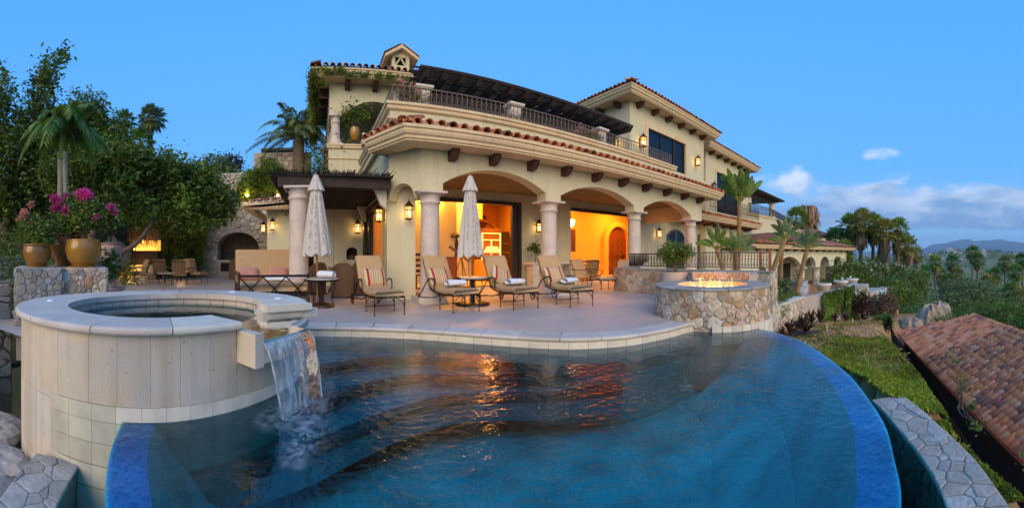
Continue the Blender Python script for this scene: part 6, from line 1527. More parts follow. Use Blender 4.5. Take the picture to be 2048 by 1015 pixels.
# --- folded umbrellas
def umbrella(label, loc, ptop, zc0, zc1, spread, pole_m, seed, lean=0):
    t = thing('patio_umbrella', label, 'umbrella', loc, 0, 'folded patio umbrellas'); mb = MB(); mb.tube([(0, 0, 0), (lean, 0, zc1)], .024, 10); mb.build('pole', pole_m, t)
    mb = MB(); mb.tube([(lean, 0, zc1), (lean, 0, zc1+.03), (lean, 0, zc1+.06), (lean, 0, zc1+.10)], [.03, .05, .028, .006], 8); mb.build('finial', 'teak', t)
    r = random.Random(seed); n = 72; rows = 26; v = []
    for j in range(rows+1):
        tt = j/rows; z = zc1-(zc1-zc0)*tt
        R = spread*(.16+.84*tt**.8)
        for i in range(n):
            a_ = 2*pi*i/n; fold = .70+.30*abs(cos(a_*4+.5*sin(tt*2+seed)))**.7 if tt > .12 else .95
            fold = 1-(1-fold)*min(1, tt*2.4); zz = z-(.09*abs(sin(a_*4+.3)) if j == rows else 0)
            v.append((lean*(z/zc1)+R*fold*cos(a_), R*fold*sin(a_)*.8, zz))
    mb = MB(); mb.add(v, [(j*n+i, j*n+(i+1) % n, (j+1)*n+(i+1) % n, (j+1)*n+i) for j in range(rows) for i in range(n)], True); can = mb.build('canopy', 'canvas', t)
    v = []
    for j in range(9):
        tt = j/8; z = zc1-.0-.36*tt
        for i in range(n):
            a_ = 2*pi*i/n; R = spread*(.17+.36*tt)*(1+.13*tt*cos(a_*8)); v.append((lean*(z/zc1)+R*cos(a_)+.0, R*sin(a_)*.9, z+.015-(.03*abs(cos(a_*4)) if j == 8 else 0)))
    mb = MB(); mb.add(v, [(j*n+i, j*n+(i+1) % n, (j+1)*n+(i+1) % n, (j+1)*n+i) for j in range(8) for i in range(n)], True); mb.build('top_flap', 'canvas', can)
    # painted scroll border following the folds
    mb = MB()
    for a0 in (-2.15, -1.62, -1.0):
        for k in range(13):
            if r.random() < .22: continue
            tt = .28+.054*k+r.uniform(-.012, .012); z = zc1-(zc1-zc0)*tt; R = spread*(.16+.84*tt**.8)*1.012; pts = []
            for q in range(8):
                b_ = q/7*2*pi*.8; aa = a0+.07*cos(b_)+.02*sin(k); zz = z+(.03+.03*(k % 2))*sin(b_); f_ = .70+.30*abs(cos(aa*4+.5*sin(tt*2+seed)))**.7; f_ = 1-(1-f_)*min(1, tt*2.4)
                pts.append((lean*(zz/zc1)+R*f_*cos(aa), R*f_*sin(aa)*.8, zz))
            mb.tube(pts, .0045, 3, False)
    mb.build('scroll_print', 'teak', can)
    return t
umbrella('folded white umbrella with brown scroll print, in front of the pergola column', (.06, 9.02, 0), 3.2, 1.30, 3.18, .36, 'teak', 1, lean=-.04)
umbrella('folded white umbrella with a pale pole standing through the table between the chaise longues', (3.80, 8.52, 0), 3.3, 1.28, 3.22, .36, 'cushion_pale', 2)

# --- lounge chairs with slatted iron backs (seating group at the back left)
def club_chair():
    t = thing('lounge_chair', 'x', 'armchair', (0, 0, 0), 0, 'iron lounge chairs at the back left')
    mb = MB(); rounded_slab(mb, [(-.30, .44), (0, .45), (.26, .43)], .14, .56); mb.build('seat_cushion', 'cushion', t)
    mb = MB(); rounded_slab(mb, [(.24, .46), (.30, .66), (.37, .92), (.42, 1.02)], .13, .56); mb.build('back_cushion', 'cushion', t)
    mb = MB()
    for k in range(9): x = -.24+.06*k; mb.tube([(x, .34, .42), (x*1.05, .41, .75), (x*1.05, .48, .98-.25*x*x)], .010, 4)
    mb.tube([(-.27, .49, .95), (-.15, .49, 1.0), (.15, .49, 1.0), (.27, .49, .95)], .014, 5); mb.build('back_frame', 'iron', t)
    mb = MB(); mb.tube([(-.29, -.28, .36), (.29, -.28, .36), (.29, .32, .36), (-.29, .32, .36), (-.29, -.28, .36)], .014, 5); mb.build('seat_frame', 'iron', t)
    for s in (-1, 1):
        mb = MB(); mb.tube([(v.x, v.y, v.z) for v in catmull([(s*.31, .40, .70), (s*.33, .15, .68), (s*.33, -.2, .66), (s*.33, -.33, .60), (s*.31, -.28, .52), (s*.30, -.25, .36)], 4)], .013, 5); mb.build('armrest', 'iron', t)
        for y, yy in ((-.27, -.30), (.32, .44)): mb = MB(); mb.tube([(s*.28, y, .36), (s*.29, (y+yy)/2, .2), (s*.30, yy, 0)], .012, 5); mb.build('leg', 'iron', t)
    return t
CC = club_chair()
for i, (x, y, rz, lb) in enumerate([(-7.55, 14.6, 2.3+pi, 'lounge chair with slatted iron back at the left end of the rear seating group'), (-6.75, 15.3, .15+pi, 'second cushioned lounge chair from the left in the rear seating group, seen from behind'),
                                    (-5.55, 14.5, pi+.25, 'lounge chair with slatted iron back turned to the camera, in front of the stone wall'), (-4.95, 15.2, 1.4, 'lounge chair at the right end of the rear seating group, side on'),
                                    (-6.2, 17.2, 0, 'lounge chair facing the camera behind the low lantern table')]):
    o = CC if i == 0 else copy_tree(CC)
    o.location = (x, y, 0); o.rotation_euler = (0, 0, rz); o['label'] = lb
lt = thing('coffee_table', 'low stone topped coffee table between the rear lounge chairs', 'table', (-6.25, 14.9, 0))
mb = MB(); mb.box(-.35, -.35, .42, .35, .35, .47); mb.build('table_top', 'table_stone', lt)
for x in (-.3, .3):
    for y in (-.3, .3): mb = MB(); mb.tube([(x, y, 0), (x, y, .42)], .02, 6); mb.build('leg', 'iron', lt)
cl = thing('candle_lamp', 'glowing candle lamp behind the low table of the rear seating group', 'lamp', (-6.15, 16.2, .55)); mb = MB(); mb.tube([(0, 0, -.55), (0, 0, 0)], .03, 8); mb.build('stand', 'iron', cl)
for i in range(5): flame(cl, -.12+.06*i, .03*i % .05, 0, .16+.05*(i % 3), .07, i)
plight('lamp_light', (0, 0, .15), 12, parent=cl)
# --- the single armless chaise seat at the porch right (seen from the side)
pc = copy_tree(CC); pc['label'] = 'pale cushioned lounge chair inside the second porch arch, beside the low stone wall'; pc.location = (9.0, 9.9, 0); pc.rotation_euler = (0, 0, .3); pc.scale = (1.2, 1.2, 1.05); pc['group'] = 'porch lounge chairs'
ot = thing('ottoman', 'iron framed ottoman with a pale cushion in front of the porch lounge chair', 'ottoman', (9.45, 9.15, 0), .3)
mb = MB(); rounded_slab(mb, [(-.3, .42), (0, .44), (.3, .42)], .12, .6); mb.build('cushion', 'cushion_pale', ot)
for x in (-.27, .27):
    for y in (-.26, .26): mb = MB(); mb.tube([(x, y, .36), (x*1.05, y*1.05, 0)], .012, 5); mb.build('leg', 'iron', ot)
mb = MB(); mb.tube([(-.28, -.28, .36), (.28, -.28, .36), (.28, .28, .36), (-.28, .28, .36), (-.28, -.28, .36)], .014, 5); mb.build('frame', 'iron', ot)
# --- dining corner: wicker chairs and a stone table
def wicker_chair(label, loc, rz):
    t = thing('wicker_chair', label, 'chair', loc, rz, 'wicker dining chairs under the pergola')
    mb = MB(); n = 14
    for z0, z1, r0_, r1_ in ((0.04, 1.02, .33, .36),):
        v = []
        for j, (z, r_) in enumerate(((z0, r0_), (.45, r0_+.02), (z1, r1_))):
            for i in range(n+1): a_ = pi*.0+pi*i/n; v.append((r_*cos(a_), r_*.8*sin(a_)+.02, z-(0.0 if j < 2 else .25*(abs(cos(a_))**3))))
        mb.add(v, [(j*(n+1)+i, j*(n+1)+i+1, (j+1)*(n+1)+i+1, (j+1)*(n+1)+i) for j in range(2) for i in range(n)], True)
    mb.box(-.33, -.28, .04, .33, .10, .40); mb.build('shell', 'wicker', t)
    mb = MB(); rounded_slab(mb, [(-.26, .44), (0, .45), (.2, .44)], .09, .54); mb.build('seat_cushion', 'pink_cloth', t)
    for x in (-.28, .28):
        for y in (-.25, .2): mb = MB(); mb.tube([(x, y, .05), (x, y, 0)], .025, 6); mb.build('foot', 'iron', t)
    return t
wicker_chair('dark brown wicker dining chair seen from behind, right of the first umbrella', (.80, 10.9, 0), pi)
wicker_chair('dark brown wicker dining chair half hidden by the leftmost chaise longue', (1.50, 11.5, 0), pi-.5)
wicker_chair('dark brown wicker dining chair behind the wooden umbrella pole', (.02, 11.8, 0), pi+.5)
dt = thing('dining_table', 'stone topped dining table under the reed pergola', 'table', (.75, 12.3, 0))
mb = MB(); mb.box(-.8, -.5, .72, .9, .5, .77); mb.build('table_top', 'table_stone', dt)
mb = MB(); mb.tube([(-.3, 0, 0), (-.15, 0, .35), (-.4, 0, .72)], .035, 6); mb.tube([(.4, 0, 0), (.25, 0, .35), (.5, 0, .72)], .035, 6); mb.beam((-.15, 0, .35), (.25, 0, .35), .05, .05); mb.build('trestle', 'iron', dt)
bk = thing('bread_basket', 'small orange dish on the dining table under the pergola', 'bowl', (.55, 12.1, .77)); mb = MB(); mb.lathe([(0, .02), (.10, .02), (.16, .09), (.15, .09), (.09, .03)], 16); mb.build('bowl', 'terracotta', bk)
hl = thing('hurricane_lamp', 'clear glass hurricane lamp on the dining table', 'lamp', (1.0, 12.25, .77)); mb = MB(); mb.lathe([(.05, 0), (.07, .12), (.045, .28), (.05, .32)], 14); mb.build('glass', 'smoke_glass', hl); mb = MB(); mb.tube([(0, 0, 0), (0, 0, .12)], .025, 8); mb.build('candle', 'towel', hl)
# --- porch console with bird sculpture and plant
cs = thing('porch_console', 'pale stone console table against the porch wall behind the third chaise longue', 'table', (8.85, 11.9, 0))
mb = MB(); mb.box(-1.15, -.28, .88, 1.25, .28, .96); mb.build('table_top', 'cantera_pale', cs)
for x in (-.9, .95):
    for k in range(4): mb = MB(); mb.box(x-.13-.02*(k % 2), -.22, .22*k, x+.13+.02*(k % 2), .22, .22*k+.215); mb.build('stone_block', 'cantera_pale', cs)
bs = thing('potted_bonsai', 'dark bonsai like plant on the stone console, left of the second porch column', 'potted plant', (7.95, 11.75, .96))
mb = MB(); mb.tube([(0, 0, 0), (.03, 0, .2), (-.04, 0, .4), (.02, 0, .55)], [.025, .02, .016, .01], 6); mb.build('stem', 'wood_trunk', bs)
foliage('foliage', [(-.08, 0, .55, .28, .2, .12), (.1, 0, .45, .2, .18, .1), (0, 0, .68, .16, .14, .1)], 260, .12, 'leaf_dark', bs, 3, cr=.06)
rs = thing('rust_sculpture', 'small rust coloured hanging ornament right of the second porch column', 'ornament', (8.95, 11.75, .96)); mb = MB()
for k in range(7): mb.lathe([(0, .0), (.05, .03), (.06, .06), (0, .09)], 8, (.02*sin(k*2), 0, .02+.08*k))
mb.build('beads', 'terracotta', rs)

# ================================================================== pots, pedestals and the bougainvillea
def pedestal(label, c, rx, z1, seed, m='fieldstone'):
    t = thing('stone_pedestal', label, 'pedestal', (c[0], c[1], 0), 0, 'stone pedestals behind the spa')
    mb = MB(); mb.box(-rx+.01, -rx+.01, -.6, rx-.01, rx+.5, z1); mb.build('core', 'mortar', t)
    a_ = atan2(c[0], c[1]); fn, L_ = path_fn([(-rx, -rx), (rx, -rx)]) ; stonework(t, L_, z1+.2, lambda u, v, d: fn(u, v, d, -.2), .22, m, seed, .011, .018, .9)
    fn2, L2 = path_fn([(rx, -rx), (rx, rx)]); stonework(t, L2, z1+.2, lambda u, v, d: fn2(u, v, d, -.2), .19, m, seed+1, .014, .03, .9)
    fn3, L3 = path_fn([(-rx, rx), (-rx, -rx)]); stonework(t, L3, z1+.2, lambda u, v, d: fn3(u, v, d, -.2), .19, m, seed+2, .014, .03, .9)
    t.rotation_euler = (0, 0, -a_)
    return t
pedestal('warm fieldstone pedestal carrying the biggest glazed pot, right of the other one', (-4.13, 5.72), .42, 1.03, 51)
pedestal('grey green fieldstone pedestal under the smallest glazed pot, at the far left', (-4.70, 5.08), .41, 1.03, 61, 'greystone')
POTP = [(.0, 0), (.20, 0), (.22, .01), (.31, .14), (.355, .28), (.355, .36), (.335, .44), (.325, .47), (.335, .49), (.32, .50), (.30, .47), (.30, .42), (0, .42)]
def pot(label, loc, s, hs, m, name='glazed_pot', group='glazed pots on the pedestals', rim=None):
    t = thing(name, label, 'plant pot', loc, 0, group); mb = MB(); mb.lathe([(r_*s, z*hs) for r_, z in POTP[:-1]], 40); mb.build('body', m, t)
    mb = MB(); mb.lathe([(.30*s, .43*hs), (0, .45*hs)], 24); mb.build('soil', 'dark_soil', t)
    mb = MB(); mb.lathe([(0, .0), (.27*s, .0), (.30*s, .012), (.30*s, .02), (0, .02)], 30, (0, 0, -.02)); mb.build('saucer', 'glaze_amber', t)
    if rim: mb = MB(); mb.lathe([(.33*s, .47*hs), (.365*s, .485*hs), (.37*s, .50*hs), (.35*s, .515*hs), (.31*s, .50*hs)], 40); mb.build('rim', rim, t)
    return t
pot('amber yellow glazed round pot, the frontmost and widest of the three on the pedestals', (-4.10, 5.66, 1.05), .97, 1.0, 'glaze_amber')
pot('tall brown glazed pot with a thick rim, between and behind the other two', (-4.69, 5.98, 1.05), 1.12, 1.28, 'glaze_brown', rim='glaze_amber')
pot('small brown glazed round pot, leftmost of the three on the pedestals', (-4.78, 5.12, 1.05), .76, .80, 'glaze_brown', rim='glaze_brown')
def bougain(label, loc, lobes, pinks, seed, n=1500, petal='petal_pink'):
    t = thing('bougainvillea', label, 'flowering shrub', loc, 0, 'bougainvillea bushes in the pots'); mb = MB(); r = random.Random(seed)
    mb.tube([(0, 0, -.08), (.01, 0, .08), (-.01, .02, .2)], [.045, .035, .03], 8)
    for lb in lobes: limb(mb, (0, 0, .15), lb[:3], .028, .006, .25, rnd=r)
    for _ in range(26): lb = r.choice(lobes); limb(mb, lb[:3], (lb[0]+r.uniform(-1, 1)*lb[3], lb[1]+r.uniform(-1, 1)*lb[4], lb[2]+r.uniform(-1, 1)*lb[5]), .007, .003, .2, 3, 4, r)
    mb.build('stem', 'wood_trunk', t)
    foliage('foliage', lobes, n, .062, 'leaf_mid', t, seed, clump=5, cr=.05, shell=.2, aspect=.6); foliage('young_leaves', lobes, n//4, .06, 'leaf_yellowish', t, seed+9, clump=4, cr=.05, shell=.6, aspect=.5)
    for k, pk in enumerate(pinks): foliage('flower_cluster', [pk], int(900*pk[3]*8), .036, petal, t, seed+k, clump=5, cr=.022, shell=.1, aspect=.8)
    return t
bougain('bougainvillea bush growing from the amber pot, with bright magenta clusters', (-4.10, 5.66, 1.52), [(0, 0, .42, .42, .4, .26), (.35, .2, .42, .34, .3, .26), (-.3, 0, .36, .3, .3, .22), (.1, 0, .66, .3, .3, .18)],
        [(.08, -.1, .90, .08, .06, .05), (.20, -.12, .82, .07, .06, .06), (.14, -.12, .78, .05, .05, .04), (-.22, -.25, .56, .07, .06, .05), (.54, .1, .60, .05, .05, .05), (.62, .14, .51, .035, .04, .04), (.33, -.05, .42, .045, .04, .04), (-.05, -.1, .86, .04, .04, .04)], 5, 4200)
bougain('bougainvillea bush rising behind, from the tall brown pot, with pink and magenta clusters', (-4.69, 5.98, 1.66), [(0, 0, .40, .36, .3, .30), (-.22, -.1, .2, .34, .3, .22), (.1, 0, .66, .26, .26, .2)],
        [(-.17, -.25, .74, .09, .08, .08), (-.02, -.25, .64, .10, .08, .07), (.07, -.2, .74, .06, .06, .07), (-.14, -.28, .54, .06, .05, .05), (.12, -.2, .56, .04, .04, .04)], 8, 3400)
bougain('bougainvillea bush at the far left, from the small pot, with salmon pink flowers', (-4.78, 5.12, 1.46), [(0, 0, .28, .34, .3, .24), (-.25, 0, .38, .22, .2, .16), (.15, 0, .1, .24, .2, .16)],
        [(-.26, -.1, .62, .06, .05, .05), (-.17, -.12, .56, .06, .05, .04), (-.08, -.1, .74, .035, .04, .03), (-.42, -.05, .50, .04, .04, .035), (-.33, -.05, .55, .03, .03, .03)], 15, 2000, 'petal_salmon')
# small salmon blossoms on the top of the middle bush
# creeper between the pedestals, fern by the urn
def bush(label, loc, lobes, n, size, m, seed, cat='shrub', name='shrub', group=None, **k):
    t = thing(name, label, cat, loc, 0, group); mb = MB(); r = random.Random(seed)
    for _ in range(9):
        lb = r.choice(lobes); limb(mb, (r.uniform(-.05, .05), r.uniform(-.05, .05), 0), lb[:3], .012+.004*lb[3], .004, .2, 3, 5, r)
    mb.build('stem', 'wood_trunk', t); foliage('foliage', lobes, n, size, m, t, seed, **k); return t
bush('green creeper hanging in the gap between the two pedestals', (-4.33, 5.18, 0), [(0, 0, .85, .12, .1, .16), (.0, -.02, .6, .13, .1, .2), (-.02, 0, .35, .15, .1, .2), (.05, -.05, .1, .14, .1, .2)], 700, .075, 'leaf_mid', 4, shell=.1, cr=.04)
bush('bushy green plant behind the amber pot, before the tall urn', (-4.2, 6.6, .75), [(.12, 0, .35, .2, .2, .26), (.1, 0, .08, .16, .2, .2)], 600, .09, 'leaf_mid', 6, shell=.1, cr=.05)
ur = thing('clay_urn', 'tall fluted clay urn narrowing to its foot, behind the pedestals', 'urn', (-5.45, 8.86, 0))
mb = MB(); n = 44; prof = [(.14, .30), (.15, .34), (.16, .7), (.20, 1.0), (.28, 1.30), (.31, 1.42), (.29, 1.50), (.24, 1.53), (.27, 1.56), (.31, 1.58), (.27, 1.59), (.2, 1.5)]
v = [(r_*(1+(.05*cos(11*2*pi*i/n) if z < 1.4 else 0))*cos(2*pi*i/n), r_*(1+(.05*cos(11*2*pi*i/n) if z < 1.4 else 0))*sin(2*pi*i/n), z) for r_, z in prof for i in range(n)]
mb.add(v, [(j*n+i, j*n+(i+1) % n, (j+1)*n+(i+1) % n, (j+1)*n+i) for j in range(len(prof)-1) for i in range(n)], True); mb.build('body', 'urn_clay', ur)
mb = MB(); mb.lathe([(.0, 0), (.16, 0), (.15, .08), (.2, .12), (.40, .30), (.42, .34), (.38, .34), (.2, .2), (0, .2)], 30); mb.build('bowl_stand', 'urn_clay', ur)
pot('orange glazed pot holding a leafy tree on the upper left balcony', (1.72, 15.95, 6.22), .62, 1.05, 'glaze_amber', group='pots on the balconies')
bush('small leafy tree in the orange pot on the upper left balcony', (1.72, 15.98, 6.66), [(-.05, 0, .55, .42, .3, .30), (.2, 0, .75, .3, .3, .2), (-.3, 0, .7, .25, .3, .2)], 700, .13, 'leaf_dark', 14, cat='potted tree', name='potted_tree')
pot('small white pot beside the orange pot on the upper left balcony', (2.12, 15.95, 6.22), .22, .6, 'white_pot', group='pots on the balconies', rim='white_pot')
bush('blue grey leafy plant behind the left balcony parapet', (1.25, 16.3, 5.8), [(0, 0, .35, .22, .2, .25)], 220, .14, 'leaf_blue', 19)
def flowers_bush(label, loc, lobes, m, petal, seed, n=700):
    t = thing('flowering_plant', label, 'flowering plant', loc, 0, 'flowering plants on the balcony'); foliage('foliage', lobes, n, .10, m, t, seed, shell=.2, cr=.07)
    foliage('blossom', [(l[0], l[1], l[2]+l[5]*.5, l[3]*1.05, l[4], l[5]*.8) for l in lobes], n//2, .07, petal, t, seed+4, clump=4, cr=.04, shell=.5, aspect=.9); return t
flowers_bush('green plant with pink blossoms at the left corner of the balcony', (2.45, 9.45, 4.9), [(0, 0, .38, .34, .25, .3), (-.1, 0, .75, .2, .2, .2), (.35, 0, .4, .25, .2, .3)], 'leaf_dark', 'petal_salmon', 3)
flowers_bush('low pale pink flowers at the foot of the middle balcony pillar', (5.45, 9.45, 4.9), [(0, 0, .28, .3, .2, .18), (.45, 0, .28, .2, .2, .14)], 'leaf_dark', 'petal_salmon', 5, 300)
flowers_bush('yellow green plant with salmon flowers at the right of the balcony', (8.45, 9.45, 4.85), [(-.2, 0, .35, .4, .25, .28), (.3, 0, .42, .4, .25, .28)], 'leaf_mid', 'petal_salmon', 7, 900)
flowers_bush('pink flowering vine spilling over the side of the left balcony', (.45, 16.2, 4.7), [(0, 0, .3, .25, .3, .4), (.05, 0, .95, .2, .3, .4), (-.1, 0, -.3, .25, .3, .4)], 'leaf_mid', 'petal_salmon', 9, 900)
# shrub in the dish on the low wall by the fire
bush('round green leafy shrub in a flat dish between the railing and the fire pit', (8.25, 5.60, .80), [(0, 0, .55, .50, .45, .26), (-.25, .1, .45, .3, .3, .2), (.28, -.1, .5, .3, .3, .24), (0, 0, .28, .3, .3, .14)], 2200, .075, 'leaf_mid', 24, cr=.06, shell=.3)
ds = thing('plant_dish', 'flat terracotta dish under the leafy shrub by the fire pit', 'plant pot', (8.25, 5.60, .80)); mb = MB(); mb.lathe([(0, -.06), (.30, -.06), (.36, -.02), (.37, 0), (.33, 0), (.28, -.03), (0, -.03)], 28); mb.build('dish', 'terracotta', ds)
mb = MB(); mb.lathe([(.42, .0), (.45, -.9)], 20); o = mb.build('dish_stand', 'mortar', ds)

# ================================================================== interior furnishings seen through the openings
def add_simple(name, label, cat, build, m, loc=(0, 0, 0), rot=0, part='body', group=None):
    t = thing(name, label, cat, loc, rot, group); mb = MB(); build(mb); mb.build(part, m, t); return t
fan = thing('ceiling_fan', 'wooden ceiling fan seen through the first porch arch', 'ceiling fan', (5.35, 14.3, 3.62))
mb = MB(); mb.tube([(0, 0, .45), (0, 0, .1)], .02, 6); mb.lathe([(0, .12), (.1, .08), (.1, -.02), (0, -.06)], 14); mb.build('motor', 'interior_wood', fan)
for k in range(5): a_ = 2*pi*k/5+.2; mb = MB(); mb.beam((.1*cos(a_), .1*sin(a_), .02), (.75*cos(a_), .75*sin(a_), .02), .14, .012); mb.build('blade', 'interior_wood', fan)
mir = thing('wall_plate', 'round dark decorative plate on the lit interior wall, above the cabinet', 'wall ornament', (9.1, 18.9, 3.15)); mb = MB(); mb.tube([(.34*cos(a_), 0, .34*sin(a_)) for a_ in [2*pi*k/20 for k in range(21)]], .05, 6); mb.build('ring', 'interior_wood', mir); mb = MB()
for k in range(5): a_ = 2*pi*k/5; mb.tube([(.18*cos(a_)+.1*cos(b_), 0, .18*sin(a_)+.1*sin(b_)) for b_ in [2*pi*q/8 for q in range(9)]], .025, 5)
mb.build('pattern', 'interior_wood', mir)
cab = thing('display_cabinet', 'open wooden display cabinet with dark shelves inside the living room', 'cabinet', (.62, -.6, 0))
mb = MB(); mb.box(7.55, 17.6, .05, 8.75, 18.0, 2.6); mb.build('left_section', 'teak', cab); mb = MB(); mb.box(8.80, 17.55, .05, 9.2, 18.0, 2.45) ; mb.build('right_section', 'frame_dark', cab)
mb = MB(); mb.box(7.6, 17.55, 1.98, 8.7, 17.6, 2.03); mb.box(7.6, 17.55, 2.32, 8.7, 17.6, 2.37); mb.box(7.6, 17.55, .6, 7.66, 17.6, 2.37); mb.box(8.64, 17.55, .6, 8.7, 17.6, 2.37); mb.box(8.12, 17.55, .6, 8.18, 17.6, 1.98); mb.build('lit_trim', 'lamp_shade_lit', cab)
for z in (.9, 1.35, 1.8): mb = MB(); mb.box(8.8, 17.5, z, 9.2, 17.55, z+.04); mb.build('shelf', 'teak', cab)
tl = thing('table_lamp', 'lit table lamp with a square shade in front of the display cabinet', 'lamp', (8.35, 16.1, 1.0)); mb = MB(); mb.add([(-.32, -.32, .35), (.32, -.32, .35), (.32, .32, .35), (-.32, .32, .35), (-.2, -.2, .65), (.2, -.2, .65), (.2, .2, .65), (-.2, .2, .65)], [(0, 1, 5, 4), (1, 2, 6, 5), (2, 3, 7, 6), (3, 0, 4, 7)]); mb.build('shade', 'lamp_shade_lit', tl); mb = MB(); mb.lathe([(.02, 0), (.1, .05), (.06, .2), (.02, .35)], 12); mb.build('stem', 'interior_wood', tl); plight('lamp_light', (0, 0, .45), 15, parent=tl)
add_simple('dining_cloth_table', 'table under a bright yellow lit cloth inside the living room', 'table', lambda mb: mb.poly_prism([(.55+.75*cos(2*pi*i/20), .6*sin(2*pi*i/20)) for i in range(20)], 0, .95), 'interior_wall', (7.3, 15.4, .05))
dl = thing('dark_table_lamp', 'tall dark lamp with a domed shade standing inside, left of the tall umbrella', 'lamp', (6.0, 14.9, 1.15)); mb = MB(); mb.tube([(0, 0, 0), (0, 0, .35), (0, 0, .5), (0, 0, .85)], [.10, .07, .10, .03], 10); mb.build('stem', 'frame_dark', dl); mb = MB(); mb.lathe([(.28, .85), (.30, .9), (.18, 1.02), (.0, 1.05)], 16); mb.build('shade', 'frame_dark', dl)
add_simple('side_cabinet', 'dark wooden cabinet inside the living room, under the dark lamp', 'cabinet', lambda mb: (mb.box(-.75, -.25, .0, .55, .25, 1.10)), 'interior_wood', (5.45, 15.1, .05))
ws = thing('wall_sconce', 'tall iron candle sconce on the yellow wall inside the living room', 'sconce', (5.87, 16.3, 1.5)); mb = MB(); mb.tube([(0, 0, 0), (0, 0, 1.4)], .02, 6); mb.lathe([(.0, .45), (.09, .5), (.1, .75), (.05, .82)], 10); mb.tube([(-.1, 0, 1.35), (.1, 0, 1.35)], .015, 5); mb.build('rod', 'interior_wood', ws); flame(ws, 0, 0, 1.42, .2, .08, 1, 'flame', 'bulb')
lc = thing('slatted_chair', 'wooden ladder back chair just inside the left edge of the first opening', 'chair', (3.75, 12.9, .05), .2)
for z in (.55, .75, .95, 1.15): mb = MB(); mb.box(-.25, .2, z, .25, .24, z+.11); mb.build('slat', 'interior_wood', lc)
for x in (-.25, .22):
    for y, h in ((.2, 1.35), (-.2, .48)): mb = MB(); mb.box(x, y, 0, x+.04, y+.04, h); mb.build('leg', 'interior_wood', lc)
mb = MB(); mb.box(-.25, -.2, .44, .26, .24, .48); mb.build('seat', 'interior_wood', lc)
tp = thing('telescope', 'brass and wood telescope on a tripod, between the chairs and the lit room', 'telescope', (5.05, 12.1, 0))
mb = MB(); mb.tube([(-.42, .1, 1.55), (.35, -.1, .95)], [.055, .035], 10); mb.build('barrel', 'teak', tp)
for k in range(3): a_ = 2*pi*k/3+.4; mb = MB(); mb.tube([(0, 0, 1.2), (.38*cos(a_), .38*sin(a_), 0)], .018, 6); mb.build('leg', 'interior_wood', tp)
add_simple('lit_wall_lamp', 'bright wall lamp inside the right hand room, at the edge of the opening', 'lamp', lambda mb: mb.lathe([(0, -.22), (.1, -.12), (.16, .1), (.12, .16)], 12), 'bulb', (11.9, 14.3, 2.85))
add_simple('wall_painting', 'dark framed picture inside the right hand room, below the wall lamp', 'picture', lambda mb: (mb.box(-.30, -.03, -.6, .30, .03, .55)), 'interior_wood', (12.0, 14.5, 2.0))
oc = thing('orange_chair', 'orange lit wooden chair standing inside the right hand room', 'chair', (12.4, 13.6, .05), .4)
for z in (.45, .62, .80): mb = MB(); mb.box(-.35, .2, z, .35, .24, z+.10); mb.build('slat', 'teak', oc)
for x in (-.35, .31):
    for y, h in ((.2, .95), (-.3, .42)): mb = MB(); mb.box(x, y, 0, x+.05, y+.05, h); mb.build('leg', 'teak', oc)
mb = MB(); mb.box(-.35, -.3, .40, .36, .24, .44); mb.build('seat', 'teak', oc)
dcx = copy_tree(CC); dcx['label'] = 'pale upholstered dining chair just inside the right hand opening'; dcx['group'] = 'porch lounge chairs'; dcx.location = (11.0, 12.0, 0); dcx.rotation_euler = (0, 0, pi*.9)
dcy = copy_tree(CC); dcy['label'] = 'yellowish lounge chair half hidden behind the third porch column'; dcy['group'] = 'porch lounge chairs'; dcy.location = (12.4, 11.4, .0); dcy.rotation_euler = (0, 0, -1.2)

# ================================================================== rear left: rubble walls, oven, steps, hedge, hillside
rw = thing('rubble_retaining_wall', 'high rubble stone retaining wall with an arched grill niche, behind the terrace', 'stone wall', (0, 0, 0))
oy = 19.6
mb = MB(); wall_poly(mb, [(0, -.1), (1.4, -.1)] + [(1.4, 0.0)] + seg_arch(1.4, 3.7, 1.75, .75) + [(3.7, -.1), (5.6, -.1), (5.6, 4.2), (3.6, 4.25), (2.4, 4.0), (1.2, 3.6), (0, 3.3)], (-6.7, oy), (1, 0.0), .8); mb.build('core', 'mortar', rw)
def rw_mask(u, v): return not (1.35 < u < 3.75 and v < 1.75) and not (((u-2.55)/1.22)**2+((v-1.75)/.85)**2 < 1) and v < 3.2+.25*u
fn_rw = lambda u, v, d: (-6.7+u, oy-d, v)
stonework(rw, 5.6, 4.4, fn_rw, .30, 'palestone', 71, .03, .06, 1.1, rw_mask)
for i in range(13):     # voussoirs of the niche
    t = pi*(i+.5)/13; c = Vector((-6.7+2.55-1.27*cos(t), oy-.04, 1.72+.80*sin(t)*1.02)); mb = MB(); mb.obox(c, (-cos(t), 0, sin(t)*.7), (0, 1, 0), Vector((sin(t), 0, cos(t))), .13, .05, .135); mb.build('arch_stone', 'palestone', rw)
mb = MB(); mb.box(-5.3, oy+.85, 0, -3.0, oy+.9, 2.6); mb.build('niche_back', 'oven_wall', rw)
gr = thing('built_in_grill', 'built in steel grill with a dark hood under the arched stone niche', 'grill', (-4.3, 19.5, 0))
mb = MB(); mb.box(-.95, -.1, 0, .2, .8, .88); mb.build('counter_base', 'palestone', gr); mb = MB(); mb.box(-1.0, -.15, .88, 1.1, .8, .95); mb.build('counter_top', 'cantera_pale', gr)
mb = MB(); mb.box(-.75, -.12, .35, -.25, -.1, .80); mb.box(-.05, -.12, .35, .15, -.1, .80); mb.build('cabinet_door', 'soot_and_shade', gr); mb = MB(); mb.box(-.5, 0, .95, .5, .5, 1.2); mb.tube([(-.5, .2, 1.2), (.5, .2, 1.2)], .16, 10); mb.build('hood', 'iron', gr)
